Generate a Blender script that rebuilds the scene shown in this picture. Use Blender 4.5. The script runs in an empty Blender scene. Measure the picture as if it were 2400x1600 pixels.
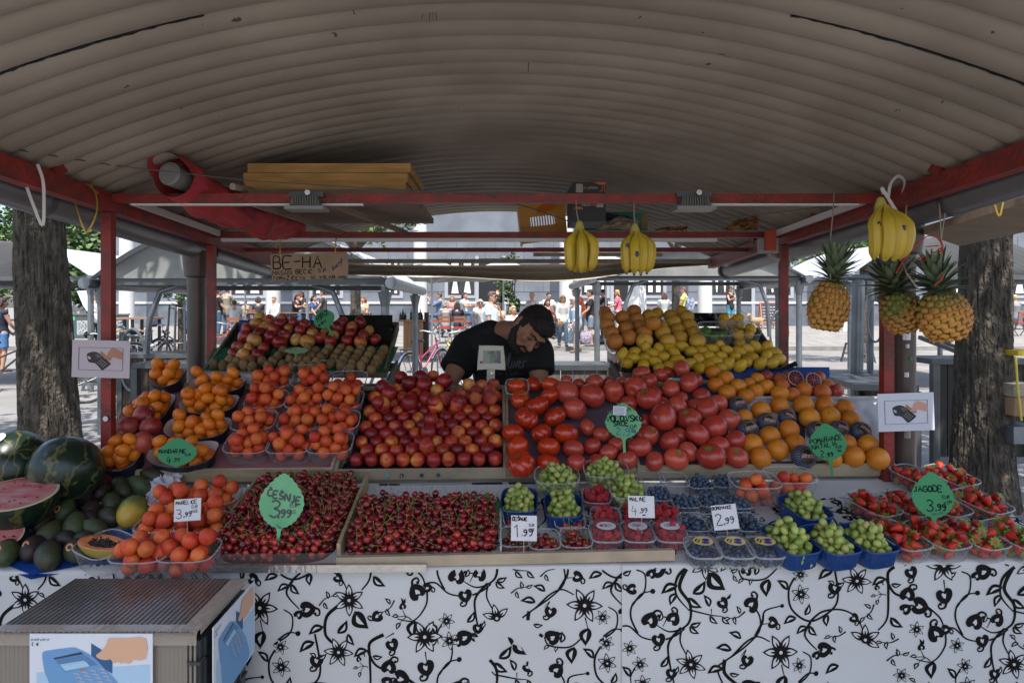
import bpy,math,random
from mathutils import Vector,Matrix,Euler,noise
from mathutils.bvhtree import BVHTree
R=math.radians
rnd=random.Random(7)
F=1600.0;CX=1166.0;CY=715.0;EYE=1.55
cam_d=bpy.data.cameras.new('camera');cam=bpy.data.objects.new('camera',cam_d)
bpy.context.scene.collection.objects.link(cam)
cam.location=(0,0,EYE);cam.rotation_euler=(R(90),0,0)
cam_d.sensor_width=36;cam_d.lens=F/2400*36
cam_d.shift_x=(1200-CX)/2400;cam_d.shift_y=-(800-CY)/2400
cam_d.clip_start=0.05;cam_d.clip_end=500
S=bpy.context.scene;S.camera=cam
SUN_EL,SUN_AZ=66.0,175.0          # azimuth clockwise from +Y: sun high, behind the viewer's left shoulder
w=bpy.data.worlds.new('World');S.world=w;w.use_nodes=True
nt=w.node_tree;bg=nt.nodes['Background'];sky=nt.nodes.new('ShaderNodeTexSky')
sky.sky_type='NISHITA';sky.sun_disc=False;sky.sun_elevation=R(SUN_EL);sky.sun_rotation=R(SUN_AZ)
sky.air_density=1.0;sky.dust_density=2.5;sky.ozone_density=1.0
nt.links.new(sky.outputs[0],bg.inputs[0]);bg.inputs[1].default_value=0.13
sd=bpy.data.lights.new('sun','SUN');so=bpy.data.objects.new('sun',sd);S.collection.objects.link(so)
sd.energy=3.4;sd.angle=R(0.5);sd.color=(1,.96,.9)
_d=Vector((math.sin(R(SUN_AZ))*math.cos(R(SUN_EL)),math.cos(R(SUN_AZ))*math.cos(R(SUN_EL)),math.sin(R(SUN_EL))))
so.rotation_euler=_d.to_track_quat('Z','Y').to_euler();so.location=_d*30
S.view_settings.view_transform='Standard';S.view_settings.look='None'
S.view_settings.exposure=1.2;S.view_settings.gamma=1.0
S.cycles.max_bounces=6;S.cycles.transparent_max_bounces=16
S.cycles.diffuse_bounces=3;S.cycles.use_denoising=True
COL=S.collection
def P(px,py,Y):return Vector(((px-CX)*Y/F,Y,EYE+(CY-py)*Y/F))
MC={}
def node_mat(name):
 m=bpy.data.materials.new(name);m.use_nodes=True
 return m,m.node_tree,m.node_tree.nodes['Principled BSDF']
def lin(c):return tuple((x/12.92 if x<=.04045 else((x+.055)/1.055)**2.4)for x in c)
def M(name,col=(.5,.5,.5),rough=.6,var=.0,vs=8,bump=0,bs=60,metal=0,rand=0,col2=None,stretch=None,coat=0,spec=None,sss=0,emit=0,detail=4,bd=.01):
 if name in MC:return MC[name]
 m,t,b=node_mat(name);N=t.nodes;L=t.links
 b.inputs['Roughness'].default_value=rough;b.inputs['Metallic'].default_value=metal
 if coat:b.inputs['Coat Weight'].default_value=coat;b.inputs['Coat Roughness'].default_value=.1
 if spec is not None:b.inputs['Specular IOR Level'].default_value=spec
 if sss:b.inputs['Subsurface Weight'].default_value=sss;b.inputs['Subsurface Radius'].default_value=(.01,.004,.002);b.inputs['Subsurface Scale'].default_value=1
 if emit:b.inputs['Emission Color'].default_value=(*col,1);b.inputs['Emission Strength'].default_value=emit
 tc=N.new('ShaderNodeTexCoord');mp=N.new('ShaderNodeMapping')
 L.new(tc.outputs['Object'],mp.inputs[0])
 if stretch:mp.inputs['Scale'].default_value=stretch
 oi=N.new('ShaderNodeObjectInfo')
 ad=N.new('ShaderNodeVectorMath');ad.operation='ADD'
 sc=N.new('ShaderNodeVectorMath');sc.operation='SCALE';sc.inputs[0].default_value=(13,7,29)
 L.new(oi.outputs['Random'],sc.inputs['Scale']);L.new(mp.outputs[0],ad.inputs[0]);L.new(sc.outputs[0],ad.inputs[1])
 src=None
 if var or col2:
  n=N.new('ShaderNodeTexNoise');n.inputs['Scale'].default_value=vs;n.inputs['Detail'].default_value=detail
  L.new(ad.outputs[0],n.inputs['Vector'])
  r=N.new('ShaderNodeValToRGB');e=r.color_ramp.elements
  e[0].position=.35;e[1].position=.65
  c2=col2 if col2 else tuple(max(0,x*(1-var))for x in col)
  e[0].color=(*c2,1);e[1].color=(*col,1)
  L.new(n.outputs['Fac'],r.inputs[0]);src=r.outputs[0]
 if rand:
  h=N.new('ShaderNodeHueSaturation')
  mr=N.new('ShaderNodeMapRange');mr.inputs['To Min'].default_value=1-rand;mr.inputs['To Max'].default_value=1+rand
  L.new(oi.outputs['Random'],mr.inputs['Value']);L.new(mr.outputs[0],h.inputs['Value'])
  if src:L.new(src,h.inputs['Color'])
  else:h.inputs['Color'].default_value=(*col,1)
  src=h.outputs[0]
 if src:L.new(src,b.inputs['Base Color'])
 else:b.inputs['Base Color'].default_value=(*col,1)
 if bump:
  n2=N.new('ShaderNodeTexNoise');n2.inputs['Scale'].default_value=bs;n2.inputs['Detail'].default_value=3
  L.new(ad.outputs[0],n2.inputs['Vector'])
  bp=N.new('ShaderNodeBump');bp.inputs['Strength'].default_value=bump;bp.inputs['Distance'].default_value=bd
  L.new(n2.outputs['Fac'],bp.inputs['Height']);L.new(bp.outputs[0],b.inputs['Normal'])
 MC[name]=m;return m
def clear(name,col=(.9,.92,.95),alpha=.25,rough=.12,gl=.25):
 """thin see-through plastic: mostly transparent, with a sheen and a little milky body"""
 if name in MC:return MC[name]
 m,t,b=node_mat(name);N=t.nodes;L=t.links
 b.inputs['Base Color'].default_value=(*col,1);b.inputs['Roughness'].default_value=rough
 tr=N.new('ShaderNodeBsdfTransparent');tr.inputs[0].default_value=(*[min(1,c*.15+.85)for c in col],1)
 fr=N.new('ShaderNodeLayerWeight');fr.inputs[0].default_value=.22
 ma=N.new('ShaderNodeMath');ma.operation='MULTIPLY_ADD';ma.inputs[1].default_value=gl*2;ma.inputs[2].default_value=alpha
 mx=N.new('ShaderNodeMixShader');L.new(fr.outputs['Facing'],ma.inputs[0]);L.new(ma.outputs[0],mx.inputs[0])
 L.new(tr.outputs[0],mx.inputs[1]);L.new(b.outputs[0],mx.inputs[2]);L.new(mx.outputs[0],N['Material Output'].inputs[0])
 MC[name]=m;return m
def fruitmat(name,cols,pos,rough=.4,scale=14,axis=0.0,bump=.1,bs=300,coat=0,sss=0,rand=.12,shift=.35,spec=.5,stretch=None,detail=3):
 """blend of several skin colours from noise plus the fruit's own long axis; every fruit gets its own draw"""
 if name in MC:return MC[name]
 m,t,b=node_mat(name);N=t.nodes;L=t.links
 b.inputs['Roughness'].default_value=rough;b.inputs['Specular IOR Level'].default_value=spec
 if coat:b.inputs['Coat Weight'].default_value=coat;b.inputs['Coat Roughness'].default_value=.12
 if sss:b.inputs['Subsurface Weight'].default_value=sss;b.inputs['Subsurface Radius'].default_value=(.012,.004,.002);b.inputs['Subsurface Scale'].default_value=1
 tc=N.new('ShaderNodeTexCoord');oi=N.new('ShaderNodeObjectInfo')
 sc=N.new('ShaderNodeVectorMath');sc.operation='SCALE';sc.inputs[0].default_value=(31,17,53)
 L.new(oi.outputs['Random'],sc.inputs['Scale'])
 mp=N.new('ShaderNodeMapping');L.new(tc.outputs['Object'],mp.inputs[0])
 if stretch:mp.inputs['Scale'].default_value=stretch
 ad=N.new('ShaderNodeVectorMath');ad.operation='ADD';L.new(mp.outputs[0],ad.inputs[0]);L.new(sc.outputs[0],ad.inputs[1])
 n=N.new('ShaderNodeTexNoise');n.inputs['Scale'].default_value=scale;n.inputs['Detail'].default_value=detail;L.new(ad.outputs[0],n.inputs['Vector'])
 sx=N.new('ShaderNodeSeparateXYZ');L.new(tc.outputs['Object'],sx.inputs[0])
 a1=N.new('ShaderNodeMath');a1.operation='MULTIPLY_ADD';a1.inputs[1].default_value=axis
 L.new(sx.outputs['Z'],a1.inputs[0]);L.new(n.outputs['Fac'],a1.inputs[2])
 a2=N.new('ShaderNodeMath');a2.operation='MULTIPLY_ADD';a2.inputs[1].default_value=shift
 L.new(oi.outputs['Random'],a2.inputs[0]);L.new(a1.outputs[0],a2.inputs[2])
 a3=N.new('ShaderNodeMath');a3.operation='SUBTRACT';a3.inputs[1].default_value=shift/2;L.new(a2.outputs[0],a3.inputs[0])
 r=N.new('ShaderNodeValToRGB');e=r.color_ramp.elements
 while len(e)<len(cols):e.new(.5)
 for k,(c,p_)in enumerate(zip(cols,pos)):e[k].position=p_;e[k].color=(*c,1)
 L.new(a3.outputs[0],r.inputs[0])
 h=N.new('ShaderNodeHueSaturation');mr=N.new('ShaderNodeMapRange');mr.inputs['To Min'].default_value=1-rand;mr.inputs['To Max'].default_value=1+rand
 ml=N.new('ShaderNodeMath');ml.operation='MULTIPLY';ml.inputs[1].default_value=7.3;fc=N.new('ShaderNodeMath');fc.operation='FRACT'
 L.new(oi.outputs['Random'],ml.inputs[0]);L.new(ml.outputs[0],fc.inputs[0]);L.new(fc.outputs[0],mr.inputs['Value'])
 L.new(mr.outputs[0],h.inputs['Value']);L.new(r.outputs[0],h.inputs['Color']);L.new(h.outputs[0],b.inputs['Base Color'])
 if bump:
  n2=N.new('ShaderNodeTexNoise');n2.inputs['Scale'].default_value=bs;L.new(ad.outputs[0],n2.inputs['Vector'])
  bp=N.new('ShaderNodeBump');bp.inputs['Strength'].default_value=bump;bp.inputs['Distance'].default_value=.002
  L.new(n2.outputs['Fac'],bp.inputs['Height']);L.new(bp.outputs[0],b.inputs['Normal'])
 MC[name]=m;return m
class MB:
 def __init__(s):s.v=[];s.f=[];s.m=[];s.cur=0
 def mat(s,i):s.cur=i;return s
 def add(s,vs,fs):
  o=len(s.v);s.v+=[Vector(p)for p in vs]
  s.f+=[tuple(i+o for i in f)for f in fs];s.m+=[s.cur]*len(fs);return s
 def box(s,a,b,rot=None,c=None):
  x0,y0,z0=a;x1,y1,z1=b
  vs=[Vector(p)for p in((x0,y0,z0),(x1,y0,z0),(x1,y1,z0),(x0,y1,z0),(x0,y0,z1),(x1,y0,z1),(x1,y1,z1),(x0,y1,z1))]
  if rot is not None:
   c=Vector(c)if c is not None else sum(vs,Vector())/8
   vs=[rot@(p-c)+c for p in vs]
  return s.add(vs,[(0,3,2,1),(4,5,6,7),(0,1,5,4),(1,2,6,5),(2,3,7,6),(3,0,4,7)])
 def bar(s,a,b,w,h,up=(0,0,1)):
  a=Vector(a);b=Vector(b);d=(b-a).normalized();up=Vector(up)
  x=d.cross(up);x=(x if x.length>1e-4 else d.cross(Vector((1,0,0)))).normalized();u=x.cross(d)
  vs=[p+x*(i*w/2)+u*(j*h/2)for p in(a,b)for i,j in((-1,-1),(1,-1),(1,1),(-1,1))]
  return s.add(vs,[(0,1,2,3),(7,6,5,4),(0,4,5,1),(1,5,6,2),(2,6,7,3),(3,7,4,0)])
 def tube(s,pts,rad,n=8,caps=True,closed=False,round_=0):
  pts=[Vector(p)for p in pts]
  if not isinstance(rad,(list,tuple)):rad=[rad]*len(pts)
  rad=list(rad)
  if round_:
   a,b=pts[0],pts[-1];da=(pts[0]-pts[1]).normalized();db=(pts[-1]-pts[-2]).normalized()
   pre=[a+da*rad[0]*k for k in(.98,.75,.4)];pr=[rad[0]*k for k in(.2,.66,.92)]
   po=[b+db*rad[-1]*k for k in(.4,.75,.98)];qr=[rad[-1]*k for k in(.92,.66,.2)]
   pts=pre+pts+po;rad=pr+rad+qr
  K=len(pts);vs=[];prev=None
  for i,p in enumerate(pts):
   if closed:d=pts[(i+1)%K]-pts[i-1]
   else:d=pts[min(i+1,K-1)]-pts[max(i-1,0)]
   d=d.normalized()if d.length>1e-9 else Vector((0,0,1))
   if prev is None:
    x=d.cross(Vector((0,0,1)));x=(x if x.length>.05 else d.cross(Vector((0,1,0)))).normalized()
   else:
    x=prev-d*prev.dot(d);x=x.normalized()if x.length>1e-6 else d.orthogonal().normalized()
   prev=x;y=d.cross(x)
   vs+=[p+(x*math.cos(a)+y*math.sin(a))*rad[i]for a in[2*math.pi*k/n for k in range(n)]]
  fs=[]
  for i in range(K if closed else K-1):
   j=(i+1)%K
   fs+=[(i*n+k,i*n+(k+1)%n,j*n+(k+1)%n,j*n+k)for k in range(n)]
  if caps and not closed:fs+=[tuple(reversed(range(n))),tuple((K-1)*n+k for k in range(n))]
  return s.add(vs,fs)
 def ell(s,c,r,rot=None,nu=14,nv=9):
  if not isinstance(r,(list,tuple,Vector)):r=(r,r,r)
  c=Vector(c);vs=[];
  for i in range(nv+1):
   t=math.pi*i/nv
   for k in range(nu):
    a=2*math.pi*k/nu
    p=Vector((r[0]*math.sin(t)*math.cos(a),r[1]*math.sin(t)*math.sin(a),r[2]*math.cos(t)))
    vs.append((rot@p if rot is not None else p)+c)
  fs=[(i*nu+k,(i+1)*nu+k,(i+1)*nu+(k+1)%nu,i*nu+(k+1)%nu)for i in range(nv)for k in range(nu)]
  return s.add(vs,fs)
 def lathe(s,prof,n=24,mod=None,mtx=None):
  vs=[]
  for i,(r,z)in enumerate(prof):
   for k in range(n):
    a=2*math.pi*k/n;q=r;zz=z
    if mod:q,zz=mod(r,z,a)
    p=Vector((q*math.cos(a),q*math.sin(a),zz));vs.append(mtx@p if mtx is not None else p)
  K=len(prof)
  return s.add(vs,[(i*n+k,i*n+(k+1)%n,(i+1)*n+(k+1)%n,(i+1)*n+k)for i in range(K-1)for k in range(n)])
 def poly(s,pts,th=None,d=(0,-1,0)):
  """flat polygon, given thickness th along -d when asked"""
  pts=[Vector(p)for p in pts];n=len(pts)
  if not th:return s.add(pts,[tuple(range(n))])
  b=[p-Vector(d)*th for p in pts]
  return s.add(pts+b,[tuple(range(n)),tuple(reversed(range(n,2*n)))]+[(i,i+n,(i+1)%n+n,(i+1)%n)for i in range(n)])
 def grid(s,fn,nu,nv):
  vs=[fn(i/nu,j/nv)for j in range(nv+1)for i in range(nu+1)]
  return s.add(vs,[(j*(nu+1)+i,j*(nu+1)+i+1,(j+1)*(nu+1)+i+1,(j+1)*(nu+1)+i)for j in range(nv)for i in range(nu)])
 def build(s,name,mats,parent=None,loc=None,smooth=True,label=None,ang=None):
  o0=Vector(loc)if loc is not None else(Vector(parent.get('_o',(0,0,0)))if parent is not None else Vector())
  me=bpy.data.meshes.new(name);me.from_pydata([p-o0 for p in s.v],[],s.f)
  if not isinstance(mats,(list,tuple)):mats=[mats]
  for m_ in mats:me.materials.append(m_)
  me.polygons.foreach_set('material_index',s.m)
  me.polygons.foreach_set('use_smooth',[smooth]*len(me.polygons));me.update()
  if smooth and ang is not False:me.set_sharp_from_angle(angle=R(ang or 40))
  o=bpy.data.objects.new(name,me);COL.objects.link(o)
  if parent is not None:o.parent=parent
  if loc is not None and parent is None:o.location=o0
  if label:o['label']=label
  return o
def thing(name,label,cat,loc=(0,0,0),rz=0,group=None,world=False,rot=None):
 """an Empty at the thing's base; world=True when its parts are given in scene coordinates"""
 o=bpy.data.objects.new(name,None);COL.objects.link(o);o.location=loc;o.empty_display_size=.05
 o.rotation_euler=rot if rot is not None else(0,0,rz)
 o['label']=label;o['category']=cat
 if group:o['group']=group
 if world:o['_o']=tuple(loc)
 return o
def tag(o,label,cat,group=None):
 o['label']=label;o['category']=cat
 if group:o['group']=group
 return o
def sub(o,parent):           # make a world-built child of a part share its origin
 o['_o']=tuple(parent.get('_o',(0,0,0)));return o
def struct(o):o['kind']='structure';return o
def cp(o,parent=None):
 c=o.copy();COL.objects.link(c)
 if parent is not None:c.parent=parent
 for ch in KIDS.get(o.name,()):cp(ch,c)
 return c
KIDS={}
def kids(root,*ch):KIDS[root.name]=list(ch);return root
def place(proto,loc,rot=(0,0,0),sc=1,label=None,group=None,cat=None):
 """first call moves nothing: prototypes are never drawn themselves, every placed one is a copy"""
 c=cp(proto);c.location=loc;c.rotation_euler=rot
 c.scale=(sc,sc,sc)if not isinstance(sc,(tuple,list))else sc
 if label:c['label']=label
 if group:c['group']=group
 if cat:c['category']=cat
 return c
PROTOS=[]
def proto(o):PROTOS.append(o);return o
def voxel(mb,name,mats,size,parent=None,smooth_it=6,loc=None):
 """melt overlapping solids into one continuous surface"""
 o=mb.build('tmp',mats,ang=False)
 md=o.modifiers.new('r','REMESH');md.mode='VOXEL';md.voxel_size=size;md.use_smooth_shade=True
 sm=o.modifiers.new('s','SMOOTH');sm.factor=.5;sm.iterations=smooth_it
 dg=bpy.context.evaluated_depsgraph_get();me=bpy.data.meshes.new_from_object(o.evaluated_get(dg))
 bpy.data.objects.remove(o)
 me.name=name
 o0=Vector(loc)if loc is not None else(Vector(parent.get('_o',(0,0,0)))if parent is not None else Vector())
 me.transform(Matrix.Translation(-o0))
 n=bpy.data.objects.new(name,me);COL.objects.link(n)
 if parent is not None:n.parent=parent
 return n
# planes the goods lie on: tier(origin depth Y0,z0 -> Y1,z1)
class Plane:
 def __init__(s,Y0,z0,Y1,z1,tilt=0):
  s.o=Vector((0,Y0,z0));d=Vector((0,Y1-Y0,z1-z0));s.len=d.length;s.u=d.normalized()
  s.x=Vector((1,0,tilt)).normalized();s.n=s.x.cross(s.u).normalized();s.a=math.atan2(s.u.z,s.u.y)
  s.rot=Matrix((s.x,s.n.cross(s.x),s.n)).transposed()
 def at(s,px,py,h=0):
  d=P(px,py,1)-Vector((0,0,EYE));c=Vector((0,0,EYE));o=s.o+s.n*h
  return c+d*((o-c).dot(s.n)/d.dot(s.n))
 def w(s,x,y,h=0):return s.x*x+s.o+s.u*y+s.n*h
 def loc(s,p):q=p-s.o;return p.x,q.dot(s.u),q.dot(s.n)
 def xy(s,px,py,h=0):return s.loc(s.at(px,py,h))[:2]
TA=Plane(2.25,.70,2.80,.815,.012);TB=Plane(2.80,.868,3.40,1.178,.010);TC=Plane(3.45,1.216,4.0,1.50)
# single-stroke capitals for hand-lettered signs (0..4 wide, 0..6 high)
G={'A':[[0,0,2,6,4,0],[.8,2.2,3.2,2.2]],'B':[[0,0,0,6,2.6,6,3.3,5,2.6,3.3,0,3.2],[2.6,3.3,3.8,1.8,3,0,0,0]],'C':[[4,5,2.5,6,.6,5,0,3,.6,1,2.4,0,4,.8]],
 'D':[[0,0,0,6,2.4,5.7,4,3.4,3.2,.8,0,0]],'E':[[4,6,0,6,0,0,4,0],[0,3,3,3.1]],'F':[[4,6,0,6,0,0],[0,3,3,3]],'G':[[4,5,2,6,0,4,.2,1,2,0,4,1,4,2.8,2.4,2.8]],
 'H':[[0,0,0,6],[4,0,4,6],[0,3,4,3.2]],'I':[[2,0,2,6]],'J':[[3,6,3,1,2,0,.6,.6]],'K':[[0,0,0,6],[3.6,6,0,2.6],[1,3.4,4,0]],'L':[[0,6,0,0,3.6,0]],
 'M':[[0,0,.3,6,2,2.4,3.7,6,4,0]],'N':[[0,0,0,6,4,0,4,6]],'O':[[2,6,.3,4.8,0,2.6,1,.4,2.4,0,3.9,1.6,4,4,3,5.7,2,6]],'P':[[0,0,0,6,3,5.8,3.6,4.4,2.8,3,0,2.8]],
 'R':[[0,0,0,6,3,5.8,3.4,4.4,2.6,3.1,0,3],[1.4,3,4,0]],'S':[[4,5.2,2.4,6,.6,5,.8,3.6,3.2,2.6,3.8,1.2,2.2,0,0,.8]],'T':[[0,6,4,6],[2,6,2,0]],'U':[[0,6,.2,1,2,0,3.8,1,4,6]],
 'V':[[0,6,2,0,4,6]],'Y':[[0,6,2,3,4,6],[2,3,2,0]],'Z':[[0,6,4,6,0,0,4,0]],'-':[[.3,3,3.7,3.2]],'.':[[1.6,0,2,.5]],',':[[2,.7,1.2,-1.3]],"'":[[2,6,1.8,5]],
 '0':[[2,6,.3,4,.3,2,2,0,3.7,2,3.7,4,2,6]],'1':[[.8,4.6,2.2,6,2.2,0]],'2':[[.3,4.8,1.6,6,3.4,5.4,3.4,4,.3,0,4,0]],'3':[[.4,5.4,2,6,3.6,5,2.8,3.5,1.6,3.2,3.6,2.4,3.7,1,2,0,.2,.8]],
 '4':[[1.4,6,.2,2,4,2.2],[2.8,4.4,2.6,-.6]],'9':[[3.6,4.8,2.2,6,.6,5.2,.6,3.8,2.2,3.2,3.6,4.6,3.4,2,2,0,.8,.3]],'a':[[3.4,3.6,1.4,4,.4,2,1.4,0,3.2,1,3.6,4,3.8,0]],
 '&':[[4,0,.8,4.6,2,6,3,4.8,.4,1.6,1.6,0,3.8,2.4]],'5':[[3.6,6,.8,6,.5,3.6,2.4,3.8,3.6,2,2.4,0,.4,.6]],'8':[[2,3.2,.5,4.6,2,6,3.5,4.6,.3,1.4,2,0,3.7,1.4,2,3.2]]}
for a,b_ in(('Č','C'),('Š','S'),('Ž','Z')):G[a]=G[b_]+[[1,7.8,2,6.9,3.1,7.9]]
G['Ć']=G['C']+[[1.8,6.8,3,8]]
def ribbon(mb,pts,wd,fn,lift,taper=None):
 """flat stroke: pts 2D, fn maps (x,y,lift) to space"""
 n=len(pts);vs=[]
 for i in range(n):
  a=pts[max(i-1,0)];b=pts[min(i+1,n-1)]
  dx,dy=b[0]-a[0],b[1]-a[1];l=math.hypot(dx,dy)or 1
  k=wd/2 if not hasattr(wd,'__len__')else wd[i]/2
  vs+=[fn(pts[i][0]-dy/l*k,pts[i][1]+dx/l*k,lift),fn(pts[i][0]+dy/l*k,pts[i][1]-dx/l*k,lift)]
 mb.add(vs,[(2*i,2*i+1,2*i+3,2*i+2)for i in range(n-1)])
def crspline(p,k=5,closed=False):
 out=[];n=len(p)
 for i in range(n if closed else n-1):
  if closed:a,b,c,d=p[i-1],p[i],p[(i+1)%n],p[(i+2)%n]
  else:a,b,c,d=p[max(i-1,0)],p[i],p[i+1],p[min(i+2,n-1)]
  for j in range(k):
   t=j/k
   out.append(tuple(.5*((2*b[q])+(-a[q]+c[q])*t+(2*a[q]-5*b[q]+4*c[q]-d[q])*t*t+(-a[q]+3*b[q]-3*c[q]+d[q])*t**3)for q in range(len(b))))
 if not closed:out.append(tuple(p[-1]))
 return out
def write(mb,text,x,y,h,fn,lift=.0012,wd=None,adv=None,jit=.12,slope=0,seed=1):
 """hand lettering; x,y bottom left, h cap height (all in fn's units)"""
 q=random.Random(seed);s=h/6;wd=wd or h*.11;adv=adv or s*5.6
 for ch in text:
  if ch!=' ':
   dy=q.uniform(-jit,jit)*h*.4;sk=q.uniform(-jit,jit);sc=s*q.uniform(.92,1.06)
   for st in G.get(ch,[]):
    p=[(st[i],st[i+1])for i in range(0,len(st),2)]
    if len(p)>3:p=crspline(p,3)
    ribbon(mb,[(x+(a+b*sk*.5)*sc,y+dy+b*sc)for a,b in p],wd*q.uniform(.9,1.15),fn,lift)
  x+=adv*(.55 if ch in "I.,'1" else 1);y+=slope*adv
 return mb
red=M('red_painted_steel',(.27,.020,.015),.5,col2=(.13,.022,.016),vs=11,bump=.35,bs=60,detail=9)
steel=M('galvanised_steel',(.20,.22,.24),.38,var=.25,vs=6,metal=.6)
dsteel=M('dark_steel',(.10,.105,.11),.45,var=.2,metal=.3)
brownpipe=M('brown_pipe',(.085,.058,.05),.4,var=.2,vs=5)
wood=M('pale_wood',(.50,.37,.22),.7,var=.3,vs=7,bump=.25,bs=60,stretch=(1,6,6))
owood=M('orange_wood',(.55,.30,.09),.65,var=.35,vs=6,bump=.2,bs=50,stretch=(1,6,6))
gwood=M('grey_board',(.40,.33,.25),.7,var=.35,vs=8,bump=.2,bs=70,stretch=(1,8,8))
bwood=M('brown_plank',(.07,.045,.035),.6,var=.4,vs=5,bump=.3,bs=40,stretch=(6,6,1))
white_strip=M('white_plastic',(.62,.60,.57),.45)
black=M('black',(.012,.012,.013),.5)
ink=M('marker_ink',(.008,.008,.014),.8,spec=.15)
paper=M('white_card',(.66,.64,.66),.7,var=.06,vs=20)
string=M('string',(.45,.38,.28),.8)
gold=M('gold_ribbon',(.45,.28,.04),.3,metal=.7)
def gz(x,Y):
 z=0 if Y<9 else .12*min(1,(Y-9)/12.5)
 if Y>21.6:z=.25+.39*min(1,(Y-21.6)/7.4)
 return z
def gm():
 m,t,b=node_mat('asphalt');N=t.nodes;L=t.links
 tc=N.new('ShaderNodeTexCoord')
 n=N.new('ShaderNodeTexNoise');n.inputs['Scale'].default_value=.7;n.inputs['Detail'].default_value=8;L.new(tc.outputs['Object'],n.inputs[0])
 n2=N.new('ShaderNodeTexNoise');n2.inputs['Scale'].default_value=60;L.new(tc.outputs['Object'],n2.inputs[0])
 mx=N.new('ShaderNodeMath');mx.operation='MULTIPLY_ADD';mx.inputs[1].default_value=.35;L.new(n2.outputs[0],mx.inputs[0]);L.new(n.outputs[0],mx.inputs[2])
 r=N.new('ShaderNodeValToRGB');e=r.color_ramp.elements;e[0].position=.45;e[1].position=.95;e[0].color=(.15,.145,.14,1);e[1].color=(.27,.26,.25,1)
 L.new(mx.outputs[0],r.inputs[0]);L.new(r.outputs[0],b.inputs[0]);b.inputs['Roughness'].default_value=.9
 return m
asph=gm();pave=M('paving',(.25,.24,.225),.85,var=.3,vs=3,bump=.2)
ys=[-30,-5,0,5,9,13,17,21.58];mb=MB()
mb.grid(lambda u,v:Vector((-60+120*u,ys[round(v*7)],gz(0,ys[round(v*7)]))),12,7)
struct(mb.build('road',asph,smooth=False))
ys2=[21.6,24,26.5,29,60,300];mb=MB()
mb.grid(lambda u,v:Vector((-160+320*u,ys2[round(v*5)],gz(0,ys2[round(v*5)]))),8,5)
mb.box((-60,21.45,-.1),(60,21.6,.254))
struct(mb.build('pavement',pave,smooth=False))
mb=MB();mb.grid(lambda u,v:Vector((-160+320*u,-160+480*v,-.12)),4,4);struct(mb.build('ground',asph,smooth=False))
XS=1.596
def zt(Y):return 2.005-.046*(Y-2.8)
def arc(X,Y):return zt(Y)+.015+.37*(1-(X/1.66)**2)
st=thing('market_stall','red steel framed market stall under a ribbed grey barrel roof','stall',(0,3,0),world=True)
def roofmat():
 m,t,b=node_mat('ribbed_roof_sheet');N=t.nodes;L=t.links
 tc=N.new('ShaderNodeTexCoord');n=N.new('ShaderNodeTexNoise');n.inputs['Scale'].default_value=2.2;n.inputs['Detail'].default_value=7;L.new(tc.outputs['Object'],n.inputs[0])
 r=N.new('ShaderNodeValToRGB');e=r.color_ramp.elements;e[0].position=.3;e[1].position=.7;e[0].color=(.22,.185,.148,1);e[1].color=(.34,.29,.238,1)
 L.new(n.outputs[0],r.inputs[0])
 n2=N.new('ShaderNodeTexNoise');n2.inputs['Scale'].default_value=26;n2.inputs['Detail'].default_value=2;L.new(tc.outputs['Object'],n2.inputs[0])
 r2=N.new('ShaderNodeValToRGB');e=r2.color_ramp.elements;e[0].position=.235;e[1].position=.255;e[0].color=(.25,.22,.2,1);e[1].color=(1,1,1,1)
 L.new(n2.outputs[0],r2.inputs[0])
 mx=N.new('ShaderNodeMixRGB');mx.blend_type='MULTIPLY';mx.inputs[0].default_value=1;L.new(r.outputs[0],mx.inputs[1]);L.new(r2.outputs[0],mx.inputs[2])
 L.new(mx.outputs[0],b.inputs[0]);b.inputs['Roughness'].default_value=.62
 return m
roofm=roofmat();pitch=.104
def roofpt(u,v):
 Y=.9+4.2*v;X=-1.68+3.36*u
 c=(Y-.9)/pitch
 z=arc(X,Y)-.036*abs(math.sin(math.pi*c))**.34
 return Vector((X,Y,z))
mb=MB();mb.grid(roofpt,44,640)
mb.build('roof',roofm,st)
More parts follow.
